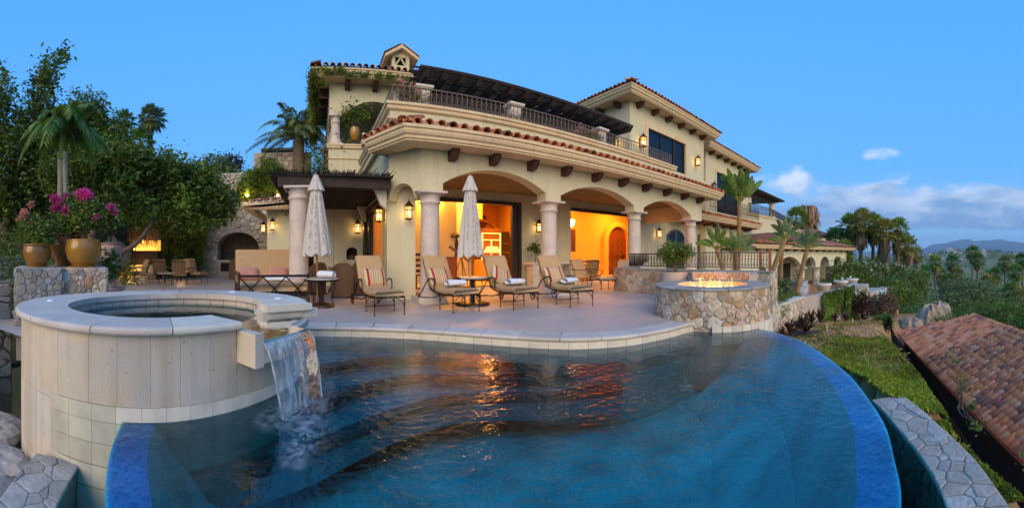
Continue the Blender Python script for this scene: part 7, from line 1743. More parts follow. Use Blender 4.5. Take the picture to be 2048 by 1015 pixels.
add_simple('blue_bag', 'small blue and white bag standing on the grill counter', 'bag', lambda mb: mb.add([(-.15, -.1, 0), (.15, -.1, 0), (.15, .1, 0), (-.15, .1, 0), (-.12, -.05, .35), (.17, -.05, .32), (.17, .05, .32), (-.12, .05, .35)], [(0, 1, 5, 4), (1, 2, 6, 5), (2, 3, 7, 6), (3, 0, 4, 7), (4, 5, 6, 7)]), 'blue_pot', (-3.75, 19.45, .95))
for i, (x, lb) in enumerate(((-4.95, 'light wooden stool at the left below the grill counter'), (-3.9, 'tan chair in front of the grill counter, near the daybed'))):
    wicker_chair(lb, (x+.9, 18.6, 0), pi+.2*i)
fern = bush('leafy green fern in front of the grill niche, right side', (-3.3, 18.9, .9), [(0, 0, .25, .8, .3, .22)], 600, .16, 'leaf_mid', 33, shell=.1, cr=.1)
# steps with small lights and a boulder
st = thing('garden_steps', 'lit stone garden steps climbing behind the rear seating group', 'stairs', (0, 0, 0))
for i in range(6):
    mb = MB(); mb.box(-9.4, 15.9+.35*i, -.05, -7.9+.02*i, 16.3+.35*i, .18*(i+1)); mb.build('step', 'palestone', st)
    if i < 5: mb = MB(); mb.box(-9.35, 15.88+.35*i, .18*i+.10, -8.5, 15.899+.35*i, .18*i+.13); mb.build('step_light', 'lit_display', st); plight('step_light_glow', (-8.7, 15.75+.35*i, .18*i+.2), 3)
def boulder(label, loc, s, seed, m='rock', name='boulder', group=None, cat='rock'):
    r = random.Random(seed); mb = MB(); n, k = 18, 11; v = []; ph = [r.uniform(0, 6) for _ in range(6)]
    for j in range(k+1):
        t = pi*j/k
        for i in range(n):
            a_ = 2*pi*i/n; q = 1+.16*sin(2*a_+ph[0])*sin(t)+.12*sin(3*t+ph[1])+.10*sin(4*a_+3*t+ph[2])+.05*sin(9*a_+ph[3]+5*t); v.append((s[0]*q*sin(t)*cos(a_), s[1]*q*sin(t)*sin(a_), s[2]*q*cos(t)))
    mb.add(v, [(j*n+i, j*n+(i+1) % n, (j+1)*n+(i+1) % n, (j+1)*n+i) for j in range(k) for i in range(n)], False)
    o = mb.build(name, m); o.location = loc; return setp(o, label, cat, group)
boulder('rounded grey boulder behind the clay urn, beside the lit steps', (-9.3, 15.2, 1.1), (.7, .6, 1.0), 3, 'greystone')
ni = thing('candle_display', 'shelf of glowing candles behind a thatched fringe, above the steps', 'candles', (-8.6, 17.3, 0))
mb = MB(); mb.box(-.75, -.2, -.1, .85, .4, 1.45); mb.build('shelf', 'dark_timber', ni)
mb = MB(); mb.box(-.65, .38, 1.45, .75, .40, 2.0); mb.build('back_panel', 'lit_display', ni)  # panel glows by itself, standing for candlelight falling on it
for i in range(9): flame(ni, -.6+.15*i, .0, 1.47, .2+.15*(i % 3 == 0), .10, i)
plight('candle_light', (0, -.1, 1.9), 16, parent=ni)
mb = MB(); rr = random.Random(6)
for i in range(260): x = rr.uniform(-.85, .95); z = rr.uniform(2.1, 2.75); y = rr.uniform(-.35, -.1); mb.add([(x, y, z), (x+.03, y, z), (x+.02+rr.uniform(-.05, .05), y-.05, z-rr.uniform(.2, .5)), (x, y-.05, z-rr.uniform(.2, .45))], [(0, 1, 2, 3)])
mb.build('thatch_fringe', 'leaf_brown', ni)
# upper rubble wall and far house glimpsed above the hedge
uw = thing('upper_rubble_wall', 'pale rubble wall high on the slope, between the palm and the hedge', 'stone wall', (0, 0, 0))
mb = MB(); mb.box(-3.6, 21.5, 3.6, -.2, 22.3, 7.2); mb.build('core', 'mortar', uw); stonework(uw, 3.4, 3.4, lambda u, v, d: (-3.6+u, 21.5-d, 3.8+v), .42, 'palestone', 75, .03, .05, 1)
uw2 = thing('slope_rubble_wall', 'rubble wall on the slope above the grill niche, half hidden by leaves', 'stone wall', (0, 0, 0))
mb = MB(); mb.box(-7.4, 20.6, 2.6, -3.7, 21.4, 5.9); mb.build('core', 'mortar', uw2); stonework(uw2, 3.7, 3.2, lambda u, v, d: (-7.4+u, 20.6-d, 2.7+v), .32, 'palestone', 76, .03, .05, 1)
nh = thing('hill_house', 'partly hidden pale house with a dark roof above the hedge', 'house', (0, 0, 0))
mb = MB(); hole_wall(mb, (-4.8, 30), (1, 0), .3, 2.6, 8.0, 9.6, [(.9, 8.0, 1.7, 9.3)]); mb.build('wall', 'stucco_pale', nh); mb = MB(); roof_slab(mb, [(-4.3, 29.2, 9.7), (-1.4, 29.2, 9.7), (-1.4, 34, 10.3), (-4.3, 34, 10.3)], .18); mb.build('roof', 'dark_timber', nh); mb = MB(); mb.box(-4.8, 31, 8, -2.2, 31.1, 9.6); mb.build('dark_inside', 'soot_and_shade', nh)  # black sheet behind the opening paints the interior's shade
# vine hedge with two lamps below it
hg = bush('dense arched green creeper hedge hanging over the retaining wall, lamps below', (-2.9, 20.1, 4.2), [(-.75, 0, .75, .72, .5, .65), (.0, 0, 1.05, .85, .5, .75), (.8, 0, 1.15, .8, .5, .75), (1.3, 0, .8, .5, .5, .7), (-1.15, -.1, -.1, .32, .4, .9), (-.3, .1, 1.5, .6, .4, .3)], 26000, .095, 'leaf_bright', 44, cat='hedge', name='hedge', shell=.6, cr=.07)
bush('rounded light green shrub on top of the creeper hedge', (-3.0, 21, 5.9), [(.3, 0, .5, .5, .5, .42)], 1500, .1, 'leaf_bright', 45, cr=.06)
for i, (x, lb) in enumerate(((-3.65, 'glowing lamp nestled under the left side of the creeper hedge'), (-2.0, 'small glowing lamp at the right end of the creeper hedge, by the pergola'))):
    t = thing('garden_lamp', lb, 'lamp', (x, 19.7, 4.45 if i == 0 else 4.4), 0, 'lamps under the hedge'); mb = MB(); mb.lathe([(0, -.08), (.09, 0), (0, .1)], 10); mb.build('bulb', 'bulb', t); mb = MB(); mb.tube([(0, 0, -.2), (0, 0, -.08)], .04, 8); mb.build('base', 'bronze', t); plight('lamp_light', (0, -.15, .05), 22 if i == 0 else 8, (1, .6, .1), .08, t)
# hillside
def zl(x, y):
    d = hypot(x+2, y-8)
    z = -.25 + max(0, (y-17.5))*.42 + max(0, (-x-9.8))*.36
    if x > 1.5 and y > 14: z = min(z, 3)
    if y < 9 and x < -5.2: z = -1.0 + max(0, (-x-9.5))*.35
    if x > -9.4 and y < 19.8 and y >= 9: z = -.25
    return min(z, 8.2) + .15*nz(x, y)
grid_mesh('terrain', 'hill_ground', arange(-46, 4, .7), arange(9.2, 48, .7), zl, label='dark overgrown hillside rising behind the terrace', kind='structure')
grid_mesh('ground', 'hill_ground', arange(-46, -5.3, .7), arange(-6, 9.3, .7), zl, label='dark overgrown bank left of the spa', kind='structure')
# low garden walls at the far left
gw = thing('garden_wall', 'old low stone garden wall behind the glazed pots, under the dark trees', 'stone wall', (0, 0, 0))
mb = MB(); arc_wall(mb, [(-12.5, 7.5), (-10.2, 10.6), (-9.0, 13.5)], -.6, 1.25, .5); mb.build('core', 'mortar_dark', gw); fn, L_ = path_fn([(-12.5, 7.5), (-10.2, 10.6), (-9.0, 13.5)]); stonework(gw, L_, 1.8, lambda u, v, d: fn(u, v, d, -.6), .30, 'greystone', 81, .03, .05, 1.1)
gw2 = thing('upper_garden_wall', 'upper mossy stone wall among the dark trees at the far left', 'stone wall', (0, 0, 0))
mb = MB(); arc_wall(mb, [(-16.5, 9.5), (-13.6, 13.5), (-11.6, 17.2)], .6, 3.6, .5); mb.build('core', 'mortar_dark', gw2); fn2, L2 = path_fn([(-16.5, 9.5), (-13.6, 13.5), (-11.6, 17.2)]); stonework(gw2, L2, 2.9, lambda u, v, d: fn2(u, v, d, .7), .42, 'greystone', 82, .035, .06, 1.2)
gw3 = thing('rock_pile_wall', 'grey rock wall at the left edge, beside the spa', 'stone wall', (0, 0, 0))
mb = MB(); arc_wall(mb, [(-6.3, 3.2), (-5.6, 4.6), (-5.35, 5.0)], -2, .72, .5); mb.build('core', 'mortar_dark', gw3); fn3, L3 = path_fn([(-6.3, 3.2), (-5.6, 4.6), (-5.35, 5.0)]); stonework(gw3, L3, 2.2, lambda u, v, d: fn3(u, v, d, -1.5), .42, 'greystone', 83, .03, .06, 1.1)
for i, (x, y, z, s, lb) in enumerate([(-2.55, 2.05, -.95, (.40, .32, .16), 'flat greyish stone at the foot of the spa in the lower left corner'), (-3.0, 2.55, -1.0, (.36, .34, .22), 'reddish rock at the left foot of the spa'), (-2.05, 1.75, -.98, (.35, .3, .15), 'rough rock under the spa tiles at the bottom edge'), (-3.5, 3.0, -1.05, (.4, .35, .25), 'rock beside the spa wall at the left edge'), (-2.75, 1.7, -1.15, (.5, .4, .2), 'mossy rock in the bottom left corner')]):
    boulder(lb, (x, y, z), s, 20+i, 'greystone', 'rock', 'rocks at the foot of the spa')
grid_mesh('rocky_ground', 'mortar', arange(-7, -1.2, .3), arange(-1, 4, .3), lambda x, y: -1.15+.08*nz(x*5, y*5), label='rocky ground at the foot of the spa', kind='structure')
bush('dark green hedge at the left edge beside the spa', (-5.2, 3.0, -1.2), [(-.6, 0, .9, .8, .7, .9), (-.2, .4, .5, .6, .6, .7), (-1.0, -.4, .4, .8, .7, .7)], 3500, .07, 'leaf_mid', 48, cr=.07)
bush('dark leafy hedge behind the leftmost pedestal', (-7.6, 6.8, -.2), [(0, 0, .8, 1.2, .8, .9), (-1.2, -1.2, .8, 1, .8, .9), (1.0, 1.2, .7, 1, .8, .7)], 6000, .10, 'leaf_dark', 49, cat='hedge', name='hedge', cr=.09)
bush('low green undergrowth below the upper garden wall', (-11.3, 10.6, 1.1), [(0, 0, .5, 1.4, 1, .7), (-1.3, -1.6, .5, 1.3, 1, .7), (1.1, 1.8, .5, 1.3, 1, .7)], 6000, .12, 'leaf_dark', 50, cr=.1)
bush('green shrub in front of the lit garden steps', (-7.6, 13.4, 0), [(0, 0, .5, .35, .3, .5), (.3, .1, .35, .3, .3, .35)], 900, .10, 'leaf_mid', 51)
bush('dark climbing shrub left of the grill niche', (-6.35, 18.9, 0), [(0, 0, 1.4, .55, .4, 1.3), (-.6, -.2, .9, .5, .4, .9), (-1.1, -.3, 1.9, .7, .4, .8), (.25, 0, 2.4, .5, .4, .7)], 7000, .12, 'leaf_mid', 52, cr=.1)
bush('dark shrubs behind the rear chairs', (-7.4, 18.3, 0), [(0, 0, .9, .9, .5, .9), (-.9, .2, 1.4, .7, .5, .8)], 4000, .12, 'leaf_dark', 53, cr=.1)

# ---------------------------------------------------------------- trees on the left
tree('broadleaf_tree', 'dark tree with two tall leafy spires at the far left', 'tree', (-13.4, 12.0, 1.0), [([(0, 0, 0), (.2, .1, 2.4), (.6, .5, 5.0)], .32, .12), ([(0, 0, 1.5), (-.6, .0, 4), (-.8, -.4, 6)], .2, .08)],
     [(1.1, 1.0, 6.4, 1.2, 1.2, 1.2), (1.3, 1.3, 8.0, .62, .62, 1.2), (1.6, 1.5, 9.1, .45, .45, .8), (1.95, 1.9, 9.8, .25, .25, .35), (2.2, 2.1, 10.2, .16, .16, .2), (-.5, -.5, 6.6, 1.2, 1.2, 1.2), (.1, -.1, 8.0, .5, .5, .8), (.0, -.1, 9.0, .25, .25, .5), (.9, .3, 5.2, 1.8, 1.6, 1.1), (-1.2, -1.2, 5.4, 1.4, 1.4, 1.4), (1.6, 1.4, 4.0, 1.5, 1.5, 1.2), (0, 0, 3.4, 1.6, 1.5, 1.1)], 22000, .21, 'leaf_dark', seed=101, cr=.2)
tree('broadleaf_tree', 'broad dark tree behind the bottle palm, second from the left', 'tree', (-10.6, 14.2, 1.0), [([(0, 0, 0), (.1, 0, 2), (.3, 0, 4)], .26, .1), ([(0, 0, 1.2), (-1, .3, 3.2)], .15, .06)],
     [(0, 0, 5.4, 1.6, 1.5, 1.2), (1.3, .8, 4.8, 1.3, 1.3, 1.2), (-1.4, -1, 4.6, 1.4, 1.5, 1.3), (.3, .3, 6.9, .9, .9, .6), (1.1, .9, 6.1, .7, .7, .5), (2.0, 1.4, 3.2, 1.2, 1.2, 1.1), (-2.2, -1.6, 2.6, 1.3, 1.3, 1.2), (0, -.4, 3.0, 1.7, 1.4, 1.2)], 19000, .22, 'leaf_dark', seed=102, cr=.2)
tree('broadleaf_tree', 'light green feathery tree top above the bottle palm', 'tree', (-9.7, 13.4, 1.3), [([(0, 0, 0), (.1, 0, 3), (.2, 0, 5.4)], .16, .06)],
     [(.2, 0, 6.3, 1.0, .9, .7), (-.7, -.5, 5.7, .9, .9, .7), (1.0, .6, 5.4, .9, .9, .8), (.3, 0, 4.6, 1.3, 1.1, .8)], 5000, .20, 'leaf_mid', seed=103, cr=.16, aspect=.35)
SPT = tree('spreading_tree', 'spreading tree with long bare curving limbs and hanging foliage over the rear seating group', 'tree', (-7.9, 11.2, 0),
     [([(0, 0, 0), (.05, 0, .9), (-.05, .1, 1.5)], .22, .17), ([(0, 0, .95), (.6, .4, 1.15), (1.4, 1.0, 1.6), (1.9, 1.4, 2.4), (2.2, 1.6, 3.2)], .14, .05), ([(-.05, .1, 1.4), (.3, .3, 2.6), (1.2, .9, 3.3), (2.4, 2.0, 4.0)], .15, .05), ([(-.05, .1, 1.4), (-.5, -.2, 2.6), (-.8, -.3, 4.0)], .13, .05), ([(.3, .3, 2.6), (.2, .5, 3.8), (.6, .7, 4.8)], .09, .04)],
     [(1.7, 2.4, 4.4, 1.3, 1.3, .8), (2.8, 3.6, 4.1, 1.2, 1.3, .9), (3.6, 4.2, 3.4, .85, 1.0, .8), (2.4, 3.4, 3.1, 1.2, 1.0, .7), (.8, 1.0, 4.9, 1.1, 1.1, .6), (-.6, -.2, 4.3, 1.2, 1.0, .7), (2.2, 2.6, 3.3, 1.1, .8, .6)], 24000, .17, 'leaf_dark', tm='wood_trunk', seed=104, cr=.18)
foliage('drooping_leaves', [(.9, .3, 3.9, .9, .5, .5), (2.3, 1.9, 3.3, 1.2, .5, .7), (3.3, 2.9, 3.0, .8, .5, .8), (1.5, 1.0, 2.9, .7, .4, .4)], 3000, .24, 'leaf_bright', SPT, 8, cr=.2, clump=10, aspect=.3, droop=.5)
foliage('light_leaves', [(1.8, 2.0, 4.3, 1.3, 1.2, .8), (3.0, 3.2, 3.9, 1.1, 1.2, .9), (3.7, 4.0, 3.4, .8, 1.0, .7), (1.3, .8, 3.3, .8, .6, .5)], 4200, .20, 'leaf_mid', SPT, 7, cr=.2, clump=8)
tree('broadleaf_tree', 'dark leafy tree against the stone wall, right of the spreading tree', 'tree', (-7.2, 18.3, 0), [([(0, 0, 0), (-.1, .1, 2), (.1, 0, 3.2)], .16, .07)],
     [(0, 0, 4.6, 1.2, 1.0, 1.0), (.9, .5, 3.9, .9, .9, .8), (-1.3, -.3, 3.4, 1.2, 1.0, 1.0), (.3, 0, 2.8, .9, .8, .6), (1.4, .6, 3.5, .5, .6, .5), (-1.9, -.4, 4.9, 1.1, 1.0, .9)], 12000, .16, 'leaf_dark', seed=105, cr=.17)
tree('bare_tree', 'leafless grey branched bush hanging in front of the dark trees', 'tree', (-9.6, 13.0, 0), [([(0, 0, 0), (.2, 0, 1.6), (-.1, .2, 3.0)], .10, .05), ([(0, 0, 1.2), (-1.2, .1, 2.6), (-2.0, 0, 3.6)], .07, .02), ([(.2, 0, 1.6), (1.2, .2, 3.0), (1.8, .4, 4.2)], .06, .02), ([(-.1, .2, 3.0), (.4, .3, 4.0), (1.2, .5, 4.3)], .05, .015)],
     [(-1.5, 0, 3.6, .8, .5, .6), (1.4, .4, 4.0, .9, .5, .6), (.3, .3, 4.1, .8, .5, .5), (-2.6, -.4, 2.8, .8, .5, .7)], 500, .10, 'leaf_brown', tm='branch_grey', seed=106)
foliage_far = bush('dark wooded slope filling the gap between the left trees', (-15, 19, 2.5), [(0, 0, 2.5, 4, 2, 2.4), (4.5, 2.5, 2.6, 4, 2, 2.2), (-5, -4.5, 2.8, 4, 2.5, 2.8), (8.5, 5, 2.6, 3, 2, 1.9), (-8, -9, 3, 3.5, 3.5, 3)], 26000, .24, 'leaf_dark', 54, cat='trees', name='thicket', cr=.3)
bush('dark thicket on the hill crest left of the hill house', (-9.5, 26, 5.5), [(0, 0, 1.2, 2.6, 1.5, 1.4), (3, .6, .9, 2.0, 1.5, 1.2), (-3.5, -1, 1.6, 2.5, 1.5, 1.5)], 9000, .22, 'leaf_dark', 55, cat='trees', name='thicket', cr=.25)
bush('reddish dark bush on the crest beside the hill house', (-6.3, 27.5, 7.0), [(0, 0, 1.1, .9, .8, .7)], 1500, .18, 'leaf_red', 56, cr=.15)
bush('small pale green bush against the sky, right of the big left trees', (-7.2, 25.5, 6.8), [(0, 0, .9, .9, .8, .7), (.8, 0, .8, .5, .5, .5)], 1200, .2, 'leaf_blue', 57, cr=.15)
# bottle palm with twin trunk
bp = thing('bottle_palm', 'feathery green palm with two pale slender trunks behind the pots', 'palm tree', (-6.95, 8.55, .2))
for dx, r0_ in ((-.07, .10), (.12, .085)):
    mb = MB(); mb.tube([(dx*2.2, 0, 0), (dx*1.6, 0, 1.5), (dx, 0, 3.2), (dx*.8, 0, 4.1)], [r0_*1.25, r0_, r0_*.95, r0_*1.1], 12)
    mb.build('trunk', 'pale_trunk', bp)
mb = MB(); mb.tube([(0, 0, 3.9), (.02, 0, 4.4), (0, 0, 4.8)], [.14, .11, .05], 12); mb.build('crown_shaft', 'leaf_mid', bp)
feather_crown('frond', (0, 0, 4.9), 13, 1.9, 'leaf_mid', bp, 5, leaf=.50, droop=(.75, 1.15), elev=(.35, 1.05), wid=.03, nl=46, vdrop=.55)
feather_crown('frond', (0, 0, 4.9), 6, 1.5, 'leaf_mid', bp, 8, leaf=.46, droop=(.4, .7), elev=(.9, 1.3), wid=.03, nl=46, vdrop=.45)
fan_palm('fan palm with a full round crown against the sky, right of the left trees', (-11.2, 23.5, 4.5), 6.3, .68, 5, 'leaf_blue', .8, n=44)
fan_palm('smaller fan palm top left of the round crowned one', (-12.9, 22.9, 4.5), 6.2, .55, 6, 'leaf_mid', .5, n=30)
fan_palm('bushy yellow green fan palm below the round crowned fan palm', (-11.8, 23.0, 4.0), 5.0, .75, 7, 'leaf_bright', 0, n=34)
# date palm behind the pergola
dp = thing('date_palm', 'big arching date palm rising behind the reed pergola', 'palm tree', (-.9, 20.5, 5.0)); mb = MB(); mb.tube([(0, 0, 0), (0, 0, 2.6)], [.34, .30], 12); mb.build('trunk', 'palm_trunk', dp)
feather_crown('frond', (0, 0, 2.7), 40, 3.7, 'leaf_blue', dp, 12, leaf=.42, droop=(.45, 1.05), elev=(.2, 1.35), wid=.035, nl=44, vdrop=.35)
yc = thing('spiky_yucca', 'spiky yucca clump in front of the left balcony', 'plant', (-.35, 18.5, 4.2)); mb = MB(); rr = random.Random(3)
for i in range(110): a_ = rr.uniform(0, 6.28); e = rr.uniform(.5, 1.5); L_ = rr.uniform(.6, 1.3); d = Vector((cos(a_)*cos(e), sin(a_)*cos(e), sin(e))); s = Vector((-sin(a_), cos(a_), 0))*.025; mb.add([Vector((0, 0, 0))-s, Vector((0, 0, 0))+s, d*L_*.6+s*.8, d*L_, d*L_*.6-s*.8], [(0, 1, 2, 3, 4)])
mb.build('blade', 'leaf_yellowish', yc)
bush('green climbing bush between the yucca and the vine covered eave', (.1, 18.8, 4.2), [(0, 0, 1.0, .45, .4, .8), (.1, 0, 2.0, .4, .4, .7), (-.2, 0, .2, .5, .4, .6)], 2500, .12, 'leaf_mid', 58)
# vine on the eave of the upper left wing
vn = thing('creeper', 'yellow green creeper hanging along the eave and corner of the upper left wing', 'climbing plant', (0, 0, 0))
L1 = [(-.1, 15.6+.6*i, 8.75-.12*i*(1 if i < 3 else 1.1), .20, .35, .30+.03*i) for i in range(9)]; L2 = [(.15+.45*i, 15.25, 8.85-.05*(i % 2), .30, .10, .13) for i in range(3)] + [(1.5+.55*i, 15.25, 8.72, .32, .10, .12) for i in range(5)] + [(.2, 15.5, 8.45, .2, .12, .2)]
foliage('foliage', L1, 5200, .11, 'leaf_bright', vn, 61, shell=.3, cr=.07); foliage('foliage', L2, 1500, .09, 'leaf_bright', vn, 62, shell=.2, cr=.05); foliage('yellow_leaves', L1+L2, 1800, .11, 'leaf_yellowish', vn, 63, shell=.5, cr=.07); foliage('dry_leaves', L1, 700, .10, 'leaf_brown', vn, 64, shell=.5, cr=.07)

# ================================================================== right side: walls, hedge, banana plants
lw = thing('hedge_wall', 'low pale stone wall with a flat cap in front of the clipped hedge, right of the fire pit', 'stone wall', (0, 0, 0))
LWP = [(13.9, 3.55), (11.6, 3.75), (9.0, 3.25)]
fn, L_ = path_fn(LWP)
# outward = side facing the camera (-Y); travel right to left puts it on the left, so reverse
LWP = list(reversed(LWP)); fn, L_ = path_fn(LWP)
mb = MB(); arc_wall(mb, LWP, -2.4, -.42, .35); mb.build('core', 'mortar', lw); stonework(lw, L_, 1.7, lambda u, v, d: fn(u, v, d, -2.1), .27, 'palestone', 91, .02, .04, .8)
for pc in seq_pieces(LWP, .6, .01): piece_prism(offset(pc, -.36), offset(pc, .03), -.42, -.37, .015).build('cap_stone', 'cantera_pale', lw)
hd = bush('clipped dark green hedge behind the low pale wall, right of the fire pit', (12.6, 4.15, -.95), [(-1.1, -.1, .32, .9, .42, .38), (0, 0, .36, .9, .42, .40), (1.0, .05, .38, .9, .42, .38), (1.8, .05, .36, .5, .4, .34)], 13000, .06, 'leaf_dark', 65, cat='hedge', name='hedge', shell=.75, cr=.04)
rt2 = thing('terrace_retaining_wall', 'tall battered fieldstone wall carrying the arcade terrace of the right wing', 'stone wall', (0, 0, 0))
RTP = [(14.9, 6.4), (15.6, 4.5), (16.6, 3.45), (20.5, 2.6), (26.5, 2.4)]
fn, L_ = path_fn(RTP); mb = MB(); arc_wall(mb, RTP[:4], -5, -.62, .5); arc_wall(mb, [(20.51, 2.6), RTP[4]], -5, -1.3, .5); mb.build('core', 'mortar', rt2)
stonework(rt2, L_, 3.3, lambda u, v, d: fn(u, v, d, -3.9, -.06), .46, 'palestone', 92, .03, .06, .85, mask=lambda u, v: u < 9.2 or v < 2.6)
mb = MB(); mb.poly_prism([(15.2, 6.4), (15.9, 4.8), (16.8, 3.9), (20.6, 3.1), (22, 3.0), (22, 12.4), (12, 12.4), (13.8, 8)], -4.5, -.95); mb.poly_prism([(22.001, 3.0), (26.5, 2.9), (44, 3.5), (46, 16), (22.001, 16)], -4.5, -1.75); o = mb.build('ground', 'soil'); setp(o, 'raised garden bed in front of the right wing', None, None, 'structure')
mb = MB(); mb.poly_prism([(9.9, 3.7), (14.5, 4.0), (12.9, 6.4), (11.8, 8), (11.5, 9.2), (9.9, 8.6)], -2.5, -.75); o = mb.build('ground', 'soil'); setp(o, 'lower garden bed behind the fire pit', None, None, 'structure')
rt3 = thing('far_retaining_wall', 'stepped fieldstone wall below the round plunge pool, furthest along the terrace', 'stone wall', (0, 0, 0))
RP3 = [(26.5, 2.4), (30.5, 1.6), (36, -.2)]; fn3, L3 = path_fn(RP3); mb = MB(); arc_wall(mb, RP3, -6, -1.7, .8); mb.box(26.3, 2.2, -5, 28.6, 3.6, -1.0); stonework(rt3, 1.4, 3.0, lambda u, v, d: (26.3-d, 3.6-u, -4.1+v), .5, 'palestone', 97, .04, .07, .8); mb.build('core', 'mortar', rt3)
stonework(rt3, L3, 3.0, lambda u, v, d: fn3(u, v, d, -4.7, -.06), .75, 'palestone', 93, .04, .07, .8); stonework(rt3, 2.3, 3.1, lambda u, v, d: (26.3+u, 2.2-d, -4.1+v), .42, 'palestone', 94, .04, .07, .8)
pp = thing('plunge_pool', 'round pale green tiled plunge pool on the far stone wall', 'pool', (31.6, 2.2, -2.6)); mb = MB(); mb.lathe([(1.25, .0), (1.3, .9), (1.15, .92), (1.15, .7), (0, .7)], 28); mb.build('tub', 'green_tile_pool', pp); mb = MB(); mb.lathe([(1.15, .82), (0, .82)], 28); mb.build('water', 'weir_mosaic', pp)
# clay and white pots along the arcade
def wpot(label, loc, s, m='white_pot', cyl=False):
    t = thing('planter_pot', label, 'plant pot', loc, 0, 'pots along the far arcade'); mb = MB()
    mb.lathe([(.0, 0), (.28*s, 0), (.40*s, .62*s), (.47*s, .66*s), (.48*s, .78*s), (.40*s, .80*s), (.36*s, .7*s), (0, .7*s)] if not cyl else [(0, 0), (.36*s, 0), (.44*s, .4*s), (.40*s, .85*s), (.45*s, .9*s), (.38*s, .85*s), (0, .8*s)], 20); mb.build('body', m, t)
    foliage('foliage', [(0, 0, .85*s, .34*s, .34*s, .16*s)], 160, .13, 'leaf_mid', t, int(loc[0]*10)); return t
wpot('blue and white ceramic pot with a sago plant near the banana trunks', (18.9, 5.0, -1.0), .95, 'blue_pot', True)
wpot('white square rimmed pot beside the first arcade column', (25.6, 5.1, -1.75), 1.25)
wpot('white pot between the second and third arcade columns', (28.5, 4.3, -1.75), 1.25)
wpot('white pot in front of the last arcade column', (31.5, 3.8, -1.75), 1.2)
add_simple('terracotta_trough', 'brown terracotta trough beside the blue and white pot', 'plant pot', lambda mb: mb.box(-.45, -.3, 0, .45, .3, .55), 'terracotta', (20.6, 5.3, -1.0))
add_simple('stone_block', 'pale flat stone step in the garden left of the tall retaining wall', 'stone', lambda mb: mb.box(-.9, -.5, 0, .9, .5, .16), 'cantera_pale', (12.6, 5.7, -.55))
def banana(label, loc, h, lean, n, R, seed, group='banana like palms by the right wing'):
    SPR, DRP = (.72, .08) if n > 9 else (1.2, .36); t = thing('traveller_palm', label, 'palm tree', loc, -atan2(loc[0], loc[1]), group); r = random.Random(seed); mb = MB()
    pts = [(lean*h*(i/6)**1.4, 0, h*i/6) for i in range(7)]; mb.tube(pts, [.17, .13, .12, .12, .12, .13, .10], 10); mb.build('trunk', 'banana_trunk', t)
    v = []; f = []; v2 = []; f2 = []
    for k in range(n):
        a_ = SPR*(2*(k+.5)/n-1) + r.uniform(-.06, .06); e = a_; az = r.uniform(-.5, .5)+r.choice((0, pi))*0
        dr = Vector((sin(e), .35*r.uniform(-1, 1), cos(e)))
        base = Vector(pts[-1]); R0 = R; R = R*r.uniform(.7, 1.15); side = dr.cross(Vector((0, 1, 0))).normalized(); N_ = 16; P_ = []
        for i in range(N_+1):
            q = i/N_; P_.append(base + dr*(R*(.35+q)) + Vector((0, 0, -R*DRP*q*q*(.15+abs(sin(e))))))
        kk = len(v2); w = .025; v2 += [base-side*w*1.3, base+side*w*1.3, P_[0]+side*w, P_[0]-side*w]; f2.append((kk, kk+1, kk+2, kk+3))
        for i in range(N_):
            q = i/N_; wd = R*(.13 if n > 9 else .14)*(sin(pi*min(1, q*.9+.10))**.6)
            q2 = (i+1)/N_; wd2 = R*(.13 if n > 9 else .14)*(sin(pi*min(1, q2*.9+.10))**.6)
            for s in (-1, 1):
                tear = r.uniform(.0, .25) if r.random() < .3 else 0; tg = (P_[i+1]-P_[i]); up_ = Vector((0, .18*wd, .12*wd)); kk = len(v)
                v += [P_[i], P_[i]+side*s*wd+tg*(.5+tear)+up_, P_[i+1]+side*s*wd2+tg*.5+up_, P_[i+1]]; f.append((kk, kk+1, kk+2, kk+3))
        R = R0
    npobj('leaf_blade', [tuple(p) for p in v], f, 'leaf_mid' if seed % 2 else 'leaf_blue', t); npobj('leaf_stalk', [tuple(p) for p in v2], f2, 'leaf_yellowish', t); return t
banana('tallest fan shaped traveller palm with an orange trunk, in front of the second tower', (18.2, 8.3, -1.0), 5.0, .02, 15, 1.25, 3)
banana('bushy traveller palm at the foot of the tallest one, behind the iron railing', (17.6, 8.0, -1.0), 2.3, -.05, 9, 1.0, 4)
banana('low traveller palm left of the tallest, against the lit wall', (16.9, 8.2, -1.0), 2.5, -.25, 7, .95, 9)
banana('leaning banana plant with a bent trunk, first right of the railing', (16.2, 6.0, -1.0), 3.0, .32, 7, .85, 6)
banana('slim banana plant with an upright yellow trunk, between two leaning ones', (19.9, 6.5, -1.0), 2.8, .06, 5, .8, 7)
banana('banana plant with a spreading pale crown, rightmost before the arcade', (18.1, 5.0, -1.0), 2.5, .22, 9, .9, 8)
for i, (x, y, lb) in enumerate([(20.2, 6.6, 'purple green undergrowth at the foot of the slim banana plant'), (17.3, 6.2, 'low dark undergrowth between the fire pit railing and the blue pot')]):
    bush(lb, (x, y, -1.0), [(0, 0, .3, .8, .6, .35)], 900, .13, 'leaf_blue', 66+i)
bush('small blue green agave like bush beside the terracotta trough', (19.7, 6.0, -1), [(0, 0, .5, .3, .3, .5)], 400, .14, 'leaf_blue', 69)
